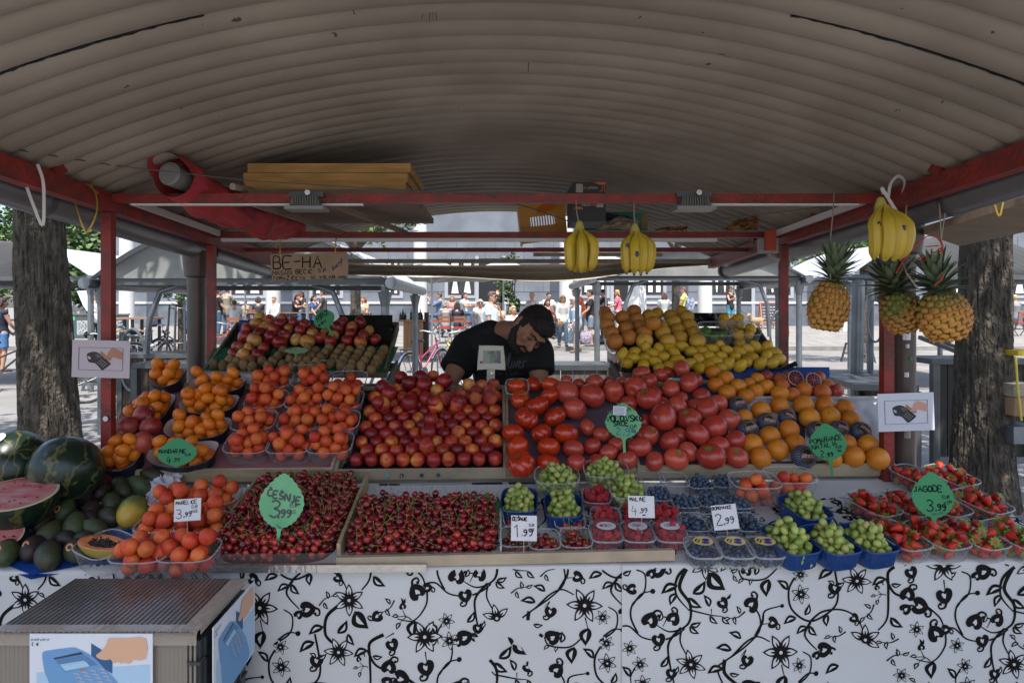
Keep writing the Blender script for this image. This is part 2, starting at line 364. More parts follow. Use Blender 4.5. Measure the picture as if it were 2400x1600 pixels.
# the rough black lap joint between two sheets
q=random.Random(3)
for s_ in(-1,1):
 mb=MB();pts=[(s_*abs(X),1.835+q.uniform(-.004,.004),arc(X,1.84)-.022)for X in[.79+.02*k for k in range(42)]]
 for k in range(len(pts)-1):mb.bar(pts[k],pts[k+1],q.uniform(.004,.011),.004)
 mb.build('lap_joint',black,st)
for s_ in(-1,1):
 mb=MB();mb.bar((s_*XS,.9,zt(.9)-.037),(s_*XS,5.1,zt(5.1)-.037),.05,.075);mb.build('side_beam',red,st)
 for Y in(2.8,3.81):
  mb=MB();mb.box((s_*XS-.021,Y-.019,0),(s_*XS+.021,Y+.019,zt(Y)-.076));mb.build('post',red,st)
 for Y in(1.9,2.45,3.4,4.2):
  mb=MB();mb.box((s_*XS-.03,Y-.03,zt(Y)-.001),(s_*XS+.03,Y+.03,zt(Y)+.05),rot=Matrix.Rotation(.5,3,'X'));mb.build('roof_bracket',red,st)
 g=MB();pts=[(s_*1.72,Y,1.955-.055*(Y-2.44))for Y in(.9,2.43,3.0,3.6,3.92)];g.tube(pts,.06,20);gu=g.build('gutter',M('grey_pvc',(.15,.15,.16),.3,var=.15),st)
 g=MB();g.tube([(s_*1.72,Y,1.955-.055*(Y-2.44))for Y in(4.0,4.4,5.15)],.052,20);g.build('gutter',M('grey_pvc'),st)
 for Y in(2.55,3.98,4.05,5.1):
  g=MB();z=1.955-.055*(Y-2.44);g.tube([(s_*1.72,Y,z),(s_*1.72,Y+.03,z)],.066,20);g.build('gutter_collar',dsteel,st)
 Yd=3.9 if s_<0 else 2.885;z=1.955-.055*(Yd-2.44)
 g=MB();g.tube([(s_*1.72,Yd,z-.02),(s_*1.72,Yd,z-.09),(s_*1.72,Yd,z-.16),(s_*1.72,Yd,z-.17),(s_*1.72,Yd,0)],[.078,.072,.064,.05 if s_<0 else .043,.05 if s_<0 else .043],20)
 g.build('downpipe',brownpipe,st)
for(Y,z0,z1,xa,xb)in((2.8,1.968,2.004,-XS+.026,XS-.026),(3.81,1.926,1.957,-XS+.026,XS-.026),(4.3,1.885,1.91,-XS+.026,XS-.026),(5.05,1.86,1.89,-XS+.026,XS-.026)):
 mb=MB();mb.box((xa,Y-.02,z0),(xb,Y+.02,z1));mb.build('crossbeam',red if Y<5 else M('pale_plank',(.36,.3,.22),.7,var=.3),st)
# white tube strips fixed below the beams
mb=MB();mb.box((-XS+.1,2.785,1.957),(-.55,2.81,1.965));mb.box((.78,2.785,1.957),(XS-.12,2.81,1.965));mb.build('white_strip',white_strip,st)
mb=MB();mb.box((-XS+.06,3.79,1.904),(1.22,3.83,1.922));mb.build('white_strip',white_strip,st)
for s_ in(-1,1):
 mb=MB();mb.bar((s_*1.535,2.86,1.985),(s_*1.535,3.76,1.945),.02,.028);mb.build('white_strip',white_strip,st)
for(a,b)in((4.5,1.905),(4.75,1.89)):
 mb=MB();mb.box((.25,a,b),(1.15+(4.75-a),a+.03,b+.025));mb.build('shelf_batten',gwood,st)
# sign-writing and small fittings on the frame
mb=MB();mb.tube([(-XS-.03,2.05,2.045)]+[tuple(P(px,py,Y))for px,py,Y in((265,388,2.6),(600,425,2.7),(980,448,2.76),(1165,455,2.77))],.0022,6);mb.build('tie_wire',dsteel,st)
mb=MB();mb.tube([P(1158,462,2.77),P(1250,490,3.0),P(1340,521,3.2)],.003,6);mb.tube([P(1340,521,3.2),P(1700,512,3.0),P(1990,478,2.8),P(2100,464,2.78)],.0018,6);mb.build('tie_wire',dsteel,st)
mb=MB();mb.tube([P(2100,464,2.78),P(2250,425,2.6),P(2400,380,2.3)],.003,6);mb.build('tie_wire',dsteel,st)
for k in range(6):
 mb=MB();a=P(995+4*k,-4,1.96);b=P(988+9*k,45+4*(k%3),1.97);mb.tube([a,(a+b)/2+Vector((.003,0,0)),b],.0011,5)
 if k in(0,2,3,4):mb.build('loose_wire',M('rusty_wire',(.12,.05,.03),.7),st)
mb=MB();mb.tube([P(1238,132,2.34),P(1239,150,2.345),P(1238,170,2.35)],.0016,5);mb.build('loose_wire',M('rusty_wire'),st)
silver=M('silver_roof_sheet',(.42,.45,.48),.35,var=.12,vs=2)
gablem=M('gable_sheet',(.26,.265,.25),.6,var=.3,vs=2.5,bump=.05)
def far_stall(label,x0,x1,y0,y1,ze,sag,gable=False,posts=True,counter=None,hoop=()):
 cx=(x0+x1)/2;hw=(x1-x0)/2;base=gz(0,(y0+y1)/2)
 t=thing('market_stall',label,'stall',(cx,(y0+y1)/2,base),world=True,group='market stalls around the square')
 A=lambda X:ze+.04+sag*(1-abs((X-cx)/(hw+.06))**2.2)
 mb=MB();mb.grid(lambda u,v:(lambda X,Y:Vector((X,Y,A(X)-.02*abs(math.sin(math.pi*(Y-y0)/.16)))))(cx+(hw+.05)*(2*u-1),y0-.15+(y1-y0+.3)*v),24,int((y1-y0)/.16*6));mb.build('roof',silver,t)
 for Y in(y0,y1):
  mb=MB();mb.bar((x0,Y,ze),(x1,Y,ze),.06,.08);mb.build('crossbeam',dsteel,t)
  for X in(x0,x1):
   mb=MB();mb.tube([(X,Y,base),(X,Y,ze-.05)],.05,14);mb.tube([(X,Y,ze-.3),(X,Y,ze-.12)],[.05,.09],14);mb.build('post',steel,t)
 for X in(x0,x1):
  mb=MB();mb.bar((X,y0,ze),(X,y1,ze),.06,.08);mb.build('side_beam',dsteel,t)
  sg=-1 if X==x0 else 1
  mb=MB();mb.tube([(X+sg*.1,y0-.2,ze-.02),(X+sg*.1,y1+.2,ze-.05)],.07,14);mb.build('gutter',steel,t)
  mb=MB();pts=[(X+sg*(.1-.35*(1-math.cos(a))),y0+.02,ze-.05-.9*math.sin(a))for a in[k*math.pi/2/8 for k in range(9)]]
  if gable:mb.tube([(X-sg*.9,y0+.1,ze-.03),(X-sg*.65,y0+.1,ze-.12),(X-sg*.52,y0+.1,ze-.45),(X-sg*.48,y0+.1,base+.95)],.035,10);mb.build('curved_pipe',steel,t)
  if gable:
   mb=MB();c=Vector((X-sg*.3,y0+.12,ze-.95));mb.tube([c+Vector((.16*math.cos(a),0,.38*math.sin(a)))for a in[2*math.pi*k/20 for k in range(20)]],.02,8,closed=True);mb.build('hoop',steel,t)
 if gable:
  mb=MB();n=24;top=[(x0+(x1-x0)*k/n,y0-.05,A(x0+(x1-x0)*k/n)-.05)for k in range(n+1)]
  mb.poly([(x0,y0-.05,ze+.04)]+top+[(x1,y0-.05,ze+.04)],.02);mb.build('gable_panel',gablem,t,smooth=False)
 if counter:
  a,b,Y,h=counter
  mb=MB();mb.box((a,Y,base+h-.05),(b,Y+.6,base+h));mb.build('counter_top',dsteel,t)
  n=int((b-a)/.14);
  mb=MB()
  for k in range(n):mb.box((a+(b-a)*k/n+.005,Y+.03,base+.08),(a+(b-a)*(k+1)/n-.005,Y+.06,base+h-.05))
  mb.build('counter_front',bwood,t)
  for X in(a,b):
   mb=MB();mb.box((X-.03,Y-.005,base),(X+.03,Y+.07,base+h-.052));mb.build('counter_post',dsteel,t)
 return t
a=far_stall('grey gabled stall behind the apple crates, ring hanging on its frame',-4.75,-1.35,8.2,11.2,1.83,.66,gable=True,counter=(-4.6,-2.4,8.3,.95))
b=far_stall('pale gabled stall beyond the hanging banana bunches',1.75,5.3,12,15,2.02,.5,gable=True,counter=(2.0,3.1,12.2,.9))
far_stall('silver ribbed stall roof beside the left tree trunk',-10.6,-7.15,12,15.5,2.02,.62)
far_stall('silver ribbed stall roof behind the hanging pineapples',5.95,9.4,11.5,14.5,2.02,.66)
# corner of the stall on the right: steel post, ring and plank counter
t=thing('stall_frame','grey steel corner post with a ring beside the right plank counter','stall',(3.3,6.4,0),world=True)
mb=MB();mb.tube([P(2005,1040,6.4),P(2012,655,6.4)],.055,14);mb.build('post',steel,t)
mb=MB();mb.tube([P(2038,1040,6.6),P(2041,655,6.6)],.03,14);mb.build('post',steel,t)
c=P(2052,752,6.5);mb=MB();mb.tube([c+Vector((.075*math.cos(a),0,.2*math.sin(a)))for a in[2*math.pi*k/24 for k in range(24)]],.012,8,closed=True);mb.build('hoop',steel,t)
mb=MB();mb.tube([P(1985,650,6.4),P(2200,650,6.4)],.03,10);mb.build('crossbeam',steel,t)
def counter(label,pts,ztop,zbot,mat=bwood,depth=.45,nm='plank_counter'):
 """pts: two floor points (x,y) of the front"""
 a,b=Vector((*pts[0],0)),Vector((*pts[1],0));d=(b-a);L_=d.length;d.normalize();nrm=Vector((-d.y,d.x,0))
 if nrm.y<0:nrm=-nrm
 t=thing(nm,label,'counter',(a+b)/2,world=True)
 mb=MB();n=max(3,int(L_/.11))
 for k in range(n):
  p=a+d*(L_*k/n+.004);q=a+d*(L_*(k+1)/n-.004)
  mb.add([p+Vector((0,0,zbot)),q+Vector((0,0,zbot)),q+nrm*.03+Vector((0,0,zbot)),p+nrm*.03+Vector((0,0,zbot)),p+Vector((0,0,ztop-.05)),q+Vector((0,0,ztop-.05)),q+nrm*.03+Vector((0,0,ztop-.05)),p+nrm*.03+Vector((0,0,ztop-.05))],[(0,3,2,1),(4,5,6,7),(0,1,5,4),(1,2,6,5),(2,3,7,6),(3,0,4,7)])
 mb.build('plank_front',mat,t,smooth=False)
 mb=MB();e=[a-d*.03-nrm*.02,b+d*.03-nrm*.02,b+d*.03+nrm*depth,a-d*.03+nrm*depth]
 mb.add([p+Vector((0,0,ztop-.048))for p in e]+[p+Vector((0,0,ztop))for p in e],[(0,3,2,1),(4,5,6,7),(0,1,5,4),(1,2,6,5),(2,3,7,6),(3,0,4,7)]);mb.build('counter_top',dsteel,t,smooth=False)
 mb=MB();mb.bar(a-nrm*.01+Vector((0,0,zbot-.03)),b-nrm*.01+Vector((0,0,zbot-.03)),.04,.06);mb.build('rail',steel,t)
 for p in(a,b):
  mb=MB();mb.box((p.x-.03,p.y-.04,0),(p.x+.03,p.y+.02,ztop-.05));mb.build('counter_post',dsteel,t)
 return t
counter('brown plank counter left of the brown downpipe',[(-3.55,6.7),(-2.7,6.7)],.98,.1)
counter('brown plank counter with pale rail behind the right card sign',[(3.45,6.5),(3.3,5.4)],.92,.35)
counter('dark weathered plank counter between the right post and the tree',[(3.9,6.1),(4.75,6.1)],1.07,.2,M('dark_plank',(.03,.026,.022),.7,var=.4,stretch=(6,6,1)))
counter('low grey plank counter behind the vendor',[(.25,6.4),(1.05,6.4)],.99,.15,M('grey_plank',(.16,.13,.11),.7,var=.4,stretch=(6,6,1)))
stone=M('blue_grey_stone',(.17,.19,.22),.85,var=.25,vs=1.2,bump=.3,bs=14)
stoned=M('rough_plinth_stone',(.145,.165,.195),.9,var=.35,vs=2,bump=.6,bs=9)
white=M('white_column_paint',(.60,.60,.585),.6,var=.06,vs=1)
glass=M('window_glass',(.02,.025,.03),.08,spec=.8)
frame=M('dark_window_frame',(.04,.03,.03),.5)
curt=M('net_curtain',(.68,.70,.72),.8)
YB=30.0
def bx(px):return(px-CX)*YB/F
def bz(py):return EYE+(CY-py)*YB/F
bl=thing('arcade_building','long blue-grey stone building with white columns and curtained windows','building',(0,YB,.64),world=True)
mb=MB();mb.box((-16.8,YB,.4),(34,YB+8,13));mb.build('wall',stone,bl)
mb=MB();mb.box((-16.8,YB-.06,.55),(34,YB-.002,bz(712)));mb.build('plinth',stoned,bl)
mb=MB();mb.box((-16.8,YB-.1,bz(712)),(34,YB-.002,bz(707)));mb.build('string_course',white,bl)
mb=MB()
for k in range(60):
 for j,z in enumerate((2.15,2.75,3.35,3.95)):
  X=-16.7+k*.85+(j%2)*.45;mb.box((X,YB-.012,z),(X+.02,YB-.001,z+.58))
mb.box((-20,YB-.0115,2.13),(34,YB-.0012,2.15));mb.box((-20,YB-.0115,2.73),(34,YB-.0012,2.75));mb.box((-20,YB-.0115,3.33),(34,YB-.0012,3.35))
mb.build('stone_joints',M('joint',(.11,.115,.13),.9),bl)
for px in(297,640,985,1327,1652,1985,2330):
 X=(px-CX)*27.5/F;mb=MB();mb.tube([(X,27.5,.6),(X,27.5,9.0)],[.29,.25],24);mb.box((X-.33,27.17,.5),(X+.33,27.83,.78));mb.build('column',white,bl)
def window(px0,px1,pyb=690,h=1.5,style=0,z0=None):
 x0,x1=bx(px0),bx(px1);z=bz(pyb)if z0 is None else z0
 mb=MB();y=YB-.03
 for a,b in(((x0-.18,y,z-.16),(x1+.18,YB-.001,z-.02)),((x0-.18,y,z-.02),(x0-.02,YB-.001,z+h)),((x1+.02,y,z-.02),(x1+.18,YB-.001,z+h))):mb.box(a,b)
 f=mb.build('window',M('window_surround',(.33,.35,.38),.8),bl)
 mb=MB();mb.box((x0-.02,YB-.012,z-.02),(x1+.02,YB-.002,z+h));mb.build('pane',glass,sub(f,bl))
 mb=MB();y=YB-.04;xm=(x0+x1)/2
 for a in(x0,xm,x1):mb.box((a-.035,y,z-.02),(a+.035,YB-.013,z+h))
 mb.box((x0,y+.001,z-.02),(x1,YB-.0135,z+.05));mb.box((x0,y+.001,z+h-.05),(x1,YB-.0135,z+h));mb.build('frame',frame,f)
 mb=MB();n=10
 for a,b in((x0+.05,xm-.05),(xm+.05,x1-.05)):
  c=(a+b)/2;hw=(b-a)/2
  if style==0:mb.grid(lambda u,v:Vector((c+hw*(2*u-1)*(.2+1.0*abs(v-.45)**.8),YB-.02-.006*math.cos(u*40),z+.02+v*h*.98)),12,12)
  elif style==1:mb.grid(lambda u,v:Vector((c+hw*(2*u-1)*.8,YB-.02-.006*math.cos(u*40),z+.1+v*h*.9)),12,6)
  else:mb.grid(lambda u,v:Vector((c+hw*(2*u-1)*(.2+.8*v),YB-.02-.006*math.cos(u*40),z+.1+v*h*.9)),12,6)
 mb.build('curtain',curt,f)
for i,(a,b)in enumerate(((415,450),(545,615),(735,795),(905,935),(1052,1110),(1365,1420),(1515,1552),(1670,1708),(1797,1850),(2372,2440),(2200,2260))):window(a,b,style=(0,0,0,0,0,1,1,2,2,0,0)[i])
for k in range(9):window(320+k*180,400+k*180,z0=7.2,h=2,style=1)
def doorway(px0,px1,label=None):
 x0,x1=bx(px0),bx(px1);mb=MB();mb.box((x0,YB-.02,.6),(x1,YB+.01,3.6));d=mb.build('door',M('dark_doorway',(.012,.012,.014),.5),bl)
 mb=MB();mb.box((x0-.15,YB-.09,.6),(x0,YB-.004,3.7));mb.box((x1,YB-.09,.6),(x1+.15,YB-.004,3.7));mb.build('frame',M('window_surround'),sub(d,bl))
for a,b in((1122,1178),(1438,1482),(2028,2072),(1728,1760)):doorway(a,b)
# the street end on the left: houses and their roof
h=thing('house','white house with a red tiled roof behind the trees','house',(-27,46,.6),world=True)
mb=MB();mb.box((-31,46,.6),(-23.5,56,6.1));mb.build('wall',white,h)
tile=M('roof_tiles',(.42,.15,.08),.8,var=.4,vs=10,bump=.5,bs=6)
mb=MB();mb.add([(-32,45,5.6),(-22.5,45,5.6),(-24.5,51,9.6),(-30.5,51,9.6)],[(0,1,2,3)])
for k in range(20):mb.bar((-32+k*.5,44.97,5.62),(-31+k*.45,49.6,8.75),.06,.06)
mb.build('roof',tile,h,smooth=False)
bark=M('tree_bark',(.12,.098,.075),.9,var=.62,vs=22,bump=1.0,bs=42,stretch=(1,1,.4),detail=9,bd=.06)
leafm=[]
for i,c in enumerate(((.045,.10,.018),(.07,.14,.025),(.03,.07,.014))):
 m=M('leaf_%d'%i,c,.55,rand=.2);leafm.append(m)
def foliage(mb,c,rad,n,size,seed,mats=3,clump=40):
 q=random.Random(seed);c=Vector(c);cl=[]
 for _ in range(clump):
  while 1:
   d=Vector((q.uniform(-1,1),q.uniform(-1,1),q.uniform(-1,1)))
   if .3<d.length<1:break
  cl.append((c+Vector((d.x*rad[0],d.y*rad[1],d.z*rad[2])),q.uniform(.16,.34)))
 for _ in range(n):
  cc,cr=q.choice(cl);s=size*q.uniform(.6,1.3)
  p=cc+Vector((q.gauss(0,1)*rad[0],q.gauss(0,1)*rad[1],q.gauss(0,1)*rad[2]))*cr*.5
  a=Vector((q.uniform(-1,1),q.uniform(-1,1),q.uniform(-.6,.6))).normalized();b=a.cross(Vector((q.uniform(-1,1),q.uniform(-1,1),q.uniform(-1,1)))).normalized()
  mb.cur=q.randrange(mats);mb.add([p-a*s,p+b*s*.45,p+a*s,p-b*s*.45],[(0,1,2,3)])
def tree(label,x,y,r,h,crown_c,crown_r,n,size,seed,lean=0,flare=1.25,group=None,nm='plane_tree',bulge=None):
 base=gz(0,y);t=thing(nm,label,'tree',(x,y,base),world=True,group=group)
 q=random.Random(seed);K=150 if r>.2 and nm=='plane_tree' and y>0 else 10;mb=MB();NN=150 if K>99 else 16
 def pt(u,v):
  a=2*math.pi*u;z=h*v
  f=r*(1-.28*v+(flare-1)*math.exp(-v*h/.35))*(1+.06*math.sin(3*a+4*v)+.05*noise.noise(Vector((math.cos(a)*2,math.sin(a)*2,z*.8+seed)))+.025*noise.noise(Vector((math.cos(a)*9,math.sin(a)*9,z*1.5))))-(.011*max(0,1-5*abs(noise.noise(Vector((math.cos(a)*5+seed,math.sin(a)*5,z*1.7)))))+.010*max(0,1-4*abs(noise.noise(Vector((math.cos(a)*11,math.sin(a)*11+seed,z*3.2)))))-.006*noise.noise(Vector((math.cos(a)*22,math.sin(a)*22,z*14)))if K>99 else 0)
  return Vector((x+lean*z+f*math.cos(a),y+f*math.sin(a),base+z))
 mb.grid(pt,NN,K*2)
 mb.build('trunk',bark,t)
 for k in range(5):
  a=2*math.pi*k/5+seed;top=Vector((x+lean*h,y,base+h-.15));e=Vector(crown_c)+Vector((math.cos(a)*crown_r[0]*.6,math.sin(a)*crown_r[1]*.6,crown_r[2]*.2))
  mb=MB();mb.tube([top,(top+e)/2+Vector((0,0,-.2)),e],[r*.5,r*.3,r*.08],10);mb.build('limb',bark,t)
 mb=MB();foliage(mb,crown_c,crown_r,n,size,seed);mb.build('crown',leafm,t,smooth=False)
 return t
tree('thick furrowed tree trunk left of the stall beside a grey pipe',-3.45,5.3,.205,3.4,(-3.6,5.0,5.2),(3.4,3.8,1.5),5200,.13,1,lean=-.045,flare=1.35)
tree('thick dark tree trunk right of the stall, mossy at its foot',3.78,5.3,.205,3.4,(3.6,5.0,5.2),(3.2,3.8,1.5),5200,.13,2,lean=.0,flare=1.25)
tree('leafy market tree standing behind the viewer, left',-3.9,-1.6,.2,3.6,(-2.9,-.2,5.4),(2.6,2.6,1.2),4000,.14,11)  # out of view, added so its crown keeps sun off the melons
tree('leafy market tree standing behind the viewer, right',4.1,-1.6,.2,3.6,(3.0,-.2,5.4),(2.6,2.6,1.2),4000,.14,12)  # added out of view too, shades the right end of the table
tree('slim tree in a round metal guard beyond the left pineapple',11.3*.8+.4,17.6,.13,2.6,(8.6,17.6,3.1),(1.1,1.1,.8),1500,.09,5,nm='street_tree')
tree('tree trunk among the cafe tables, right of the closed parasol',(1583-CX)*20/F,20,.13,3.2,(5.2,20,4.6),(1.8,1.8,1.0),1600,.1,6,nm='street_tree')
tree('pale tree trunk behind the apple heap',(833-CX)*17/F,17,.15,3.0,(-3.5,17,4.2),(1.8,1.8,1.0),1800,.1,8,nm='street_tree')
tree('small young tree in a guard beside the brown downpipe',(422-CX)*15/F,15,.05,2.0,(-7.0,15,2.0),(.35,.35,.55),260,.06,9,nm='young_tree')
for i,(px,py,Y,rx,rz,n)in enumerate(((150,560,38,2.6,2.6,3600),(60,540,42,3.2,3.0,3000),(215,640,36,1.8,1.8,2400),(-60,600,40,3.5,3.5,2500))):
 c=P(px,py,Y);tree(('dense green tree under the red tiled roof','tall green tree glimpsed left of the trunk','rounded green tree low beside the left red post','broad green tree at the far left edge')[i],c.x,Y,.25,c.z-.6,tuple(c),(rx,rx,rz),n,.2,20+i,nm='background_tree',flare=1.1)
# climbing plant by the cafe door
t=thing('climbing_plant','leafy green climber hanging beside the cafe door','plant',(P(1195,700,26).x,26,gz(0,26)),world=True)
mb=MB();p=P(1195,640,26)
for k in range(4):mb.tube([(p.x-.3+.2*k,26,gz(0,26)),(p.x+.05*k,26.1,1.6),(p.x-.2+.15*k,26,3.3)],.02,6)
mb.build('stem',bark,t)
mb=MB();foliage(mb,P(1195,665,26),(.5,.3,1.1),900,.09,31,clump=22);mb.build('foliage',leafm,t,smooth=False)
# grey pipe beside the left trunk
mb=MB();mb.tube([P(160,1060,5.7),P(152,850,5.7),P(148,700,5.7),P(140,686,5.8)],.062,14);tag(mb.build('grey_pipe',M('bluegrey_pipe',(.10,.13,.17),.4),loc=P(158,1020,5.7)),'blue-grey drain pipe standing against the left tree trunk','pipe')
def skinm(i):return M('skin_%d'%i,((.50,.27,.18),(.42,.21,.13),(.58,.34,.24),(.30,.16,.10))[i%4],.55,sss=.0,var=.12,vs=20)
def hairm(c):return M('hair_%s'%(int(c[0]*999)),c,.6,var=.4,vs=90,bump=.5,bs=260)
def cloth(name,c,**k):return M('cloth_'+name,c,.85,bump=.2,bs=150,**k)
def person(label,px,py,s,yaw=0,pose='stand',H=1.72,skin=0,hair=(.05,.03,.02),hairlen=0,top='white',tc=(.7,.7,.7),sleeve=1,legs='jeans',lc=(.06,.09,.16),longleg=1,
  arms=((20,20),(20,20)),lean=0,nod=0,shoes=(.1,.08,.07),glasses=False,female=False,stride=.0,turn=0,vs=.016,cap=None,hi=False,group='people on the square',seat=.46):
 """px,py: pixel of the ground under the person, s: pixels per metre there"""
 Y=F/s;g=P(px,py,Y);base=gz(0,Y)if pose!='hi' else 0
 q=thing('person',label,'person',(g.x,Y,base),yaw,group=group)
 k=H/1.75;V_=Vector
 # joints, local: faces -Y, up Z
 hipz=.93 if pose=='stand' else seat+.08
 tl=R(lean);rt=Matrix.Rotation(tl,3,'X')
 def T(p):return rt@V_(p)+V_((0,0,hipz))
 ch=T((0,0,.40));nk=T((0,.0,.53));sh=[T((sd*(.165 if female else .19),.0,.47))for sd in(-1,1)]
 hd_rot=Matrix.Rotation(R(turn),3,'Z')@Matrix.Rotation(tl*.6+R(nod),3,'X')
 hc=nk+(rt@V_((0,-.02,.06)))+hd_rot@V_((0,-.015,.105))
 hips=[V_((sd*.085,0,hipz-.02))for sd in(-1,1)]
 if pose=='stand':
  knee=[V_((sd*.095,-.03-sd*stride*.5,.50))for sd in(-1,1)];ank=[V_((sd*.1,.02-sd*stride,.08+(0.02 if stride and sd<0 else 0)))for sd in(-1,1)]
 else:
  knee=[V_((sd*.12,-.42,seat+.06))for sd in(-1,1)];ank=[V_((sd*.13,-.40+.1*sd,.08))for sd in(-1,1)]
 toe=[a+V_((0,-.17,-.045))for a in ank]
 el=[];wr=[]
 for i,sd in enumerate((-1,1)):
  f,e=arms[i];a=R(f);b=R(f+e)
  d1=V_((sd*.16,-math.sin(a),-math.cos(a)));d2=V_((-sd*.12,-math.sin(b),-math.cos(b)))
  el.append(sh[i]+d1.normalized()*.29);wr.append(el[-1]+d2.normalized()*.25)
 body=MB()
 body.ell(hc,(.075,.092,.118),hd_rot,20,14);body.ell(hc+hd_rot@V_((0,-.035,-.065)),(.055,.058,.055),hd_rot)
 body.tube([hc+hd_rot@V_((0,-.085,.015)),hc+hd_rot@V_((0,-.108,-.025))],[.010,.016],8,round_=1)
 for sd in(-1,1):body.ell(hc+hd_rot@V_((sd*.077,.012,-.005)),(.012,.02,.032),hd_rot)
 body.tube([nk-V_((0,0,.06)),hc-hd_rot@V_((0,-.01,.05))],[.062,.052],12,round_=1)
 wa=.115 if female else .135
 body.tube([T((0,0,-.04)),T((0,0,.15)),ch,T((0,0,.46))],[.14,wa,.15,.11],16,round_=1)
 body.tube([sh[0],T((0,0,.46)),sh[1]],[.058,.085,.058],12,round_=1)
 for i,sd in enumerate((-1,1)):
  body.tube([sh[i],(sh[i]+el[i])/2,el[i],(el[i]*.6+wr[i]*.4),wr[i]],[.055,.048,.04,.04,.027],12,round_=1)
  d=(wr[i]-el[i]).normalized();side=V_((0,1,0))if abs(d.y)<.8 else V_((1,0,0))
  body.ell(wr[i]+d*.055,(.022,.036,.045),d.to_track_quat('Z','Y').to_matrix())
  for j in range(4):
   o=side*(.03-.02*j);r0=wr[i]+d*.085+o;L_=(.06,.072,.068,.05)[j]
   body.tube([r0,r0+d*L_*.5,r0+d*L_+V_((-sd*.012,0,0))],[.0095,.009,.008],6,round_=1)
  body.tube([wr[i]+d*.03+side*.03,wr[i]+d*.075+side*.058],[.012,.009],6,round_=1)
  body.tube([hips[i],(hips[i]+knee[i])/2,knee[i],(knee[i]*.7+ank[i]*.3),ank[i]],[.088,.075,.055,.056,.036],12,round_=1)
  body.tube([ank[i]+V_((0,.04,-.03)),toe[i]],[.042,.034],8,round_=1)
 q.scale=(k,k,k)
 voxel(body,'body',skinm(skin),vs,q,3)
 c=MB();m_=.016
 c.tube([T((0,0,-.07)),T((0,0,.15)),ch,T((0,0,.455))],[.155+m_/2,wa+.02,.15+m_,.11],16,round_=1)
 c.tube([sh[0],T((0,0,.445)),sh[1]],[.058+m_,.09,.058+m_],12,round_=1)
 for i in(0,1):
  e=el[i]if sleeve>1 else sh[i]+(el[i]-sh[i])*.62*sleeve
  if sleeve>0:
   pts=[sh[i],(sh[i]+e)/2,e];rr=[.055+m_,.055+m_,.052+m_]
   if sleeve>1:pts.append(el[i]*.1+wr[i]*.9);rr=[.06+m_,.052+m_,.044+m_,.034+m_]
   c.tube(pts,rr,12)
 tp=voxel(c,'shirt',cloth(top,tc),vs,q,3)
 c=MB()
 c.ell((0,0,hipz-.0),(.158,.125,.11))
 for i in(0,1):
  e=ank[i]+V_((0,0,.02))if longleg==1 else(hips[i]+(knee[i]-hips[i])*.85)
  if longleg==1:c.tube([hips[i],(hips[i]+knee[i])/2,knee[i],e],[.1,.09,.075,.062],12)
  else:c.tube([hips[i],(hips[i]+e)/2,e],[.102,.096,.09],12)
 voxel(c,'trousers' if longleg==1 else 'shorts',cloth(legs,lc),vs,q,3)
 h=MB();h.ell(hc+hd_rot@V_((0,.018,.026)),(.084,.092,.106),hd_rot,18,12)
 h.ell(hc+hd_rot@V_((0,-.03,.075)),(.07,.06,.05),hd_rot)
 if hairlen:
  for j in range(-3,4):h.tube([hc+hd_rot@V_((j*.024,.05,.05)),hc+hd_rot@V_((j*.03,.085,-.06)),hc+hd_rot@V_((j*.03,.08,-.06))+V_((0,.02,-.22*hairlen))],[.035,.036,.022],8,round_=1)
 hm=hairm(hair)
 o=h.build('hair',hm,q)
 # open the face: keep hair vertices above/behind only
 me=o.data;inv=hd_rot.transposed()
 for v in me.vertices:
  l=inv@(v.co-hc)
  if l.y<-.045 and l.z<.055:v.co=hc+hd_rot@V_((l.x*.7,-.03,l.z*.8))
 e=MB()
 if glasses:
  e.box(hc+hd_rot@V_((-.07,-.1,.0)),hc+hd_rot@V_((.07,-.085,.035)))if not turn and not nod else None
  for sd in(-1,1):e.ell(hc+hd_rot@V_((sd*.034,-.086,.018)),(.03,.012,.02),hd_rot);e.tube([hc+hd_rot@V_((sd*.06,-.075,.02)),hc+hd_rot@V_((sd*.08,.01,.02))],.004,6)
  e.build('sunglasses',black,q)
 else:
  for sd in(-1,1):e.ell(hc+hd_rot@V_((sd*.032,-.082,.014)),(.014,.008,.008),hd_rot,8,6)
  e.build('eyes',M('eye_dark',(.03,.02,.02),.3),q)
 e=MB();e.ell(hc+hd_rot@V_((0,-.09,-.062)),(.022,.008,.006),hd_rot,8,6);e.build('mouth',M('lips',(.35,.10,.08),.5),q)
 for i in(0,1):
  e=MB();e.tube([ank[i]+V_((0,.045,-.035)),ank[i]+V_((0,-.04,-.04)),toe[i]+V_((0,0,0))],[.047,.05,.04],10,round_=1);e.build('shoe',M('shoe_%d'%int(shoes[0]*99),shoes,.6),q)
 if cap:
  e=MB();e.ell(hc+hd_rot@V_((0,.01,.06)),(.092,.1,.075),hd_rot);e.tube([hc+hd_rot@V_((0,-.07,.065)),hc+hd_rot@V_((0,-.15,.055))],[.06,.045],10);e.build('cap',M('cap',cap,.8),q)
 q['_wr']=[tuple(x*k)for x in wr]
 return q
hot=(.62,.62,.62)
ppl={}
def pp(key,*a,**k):ppl[key]=person(*a,**k)
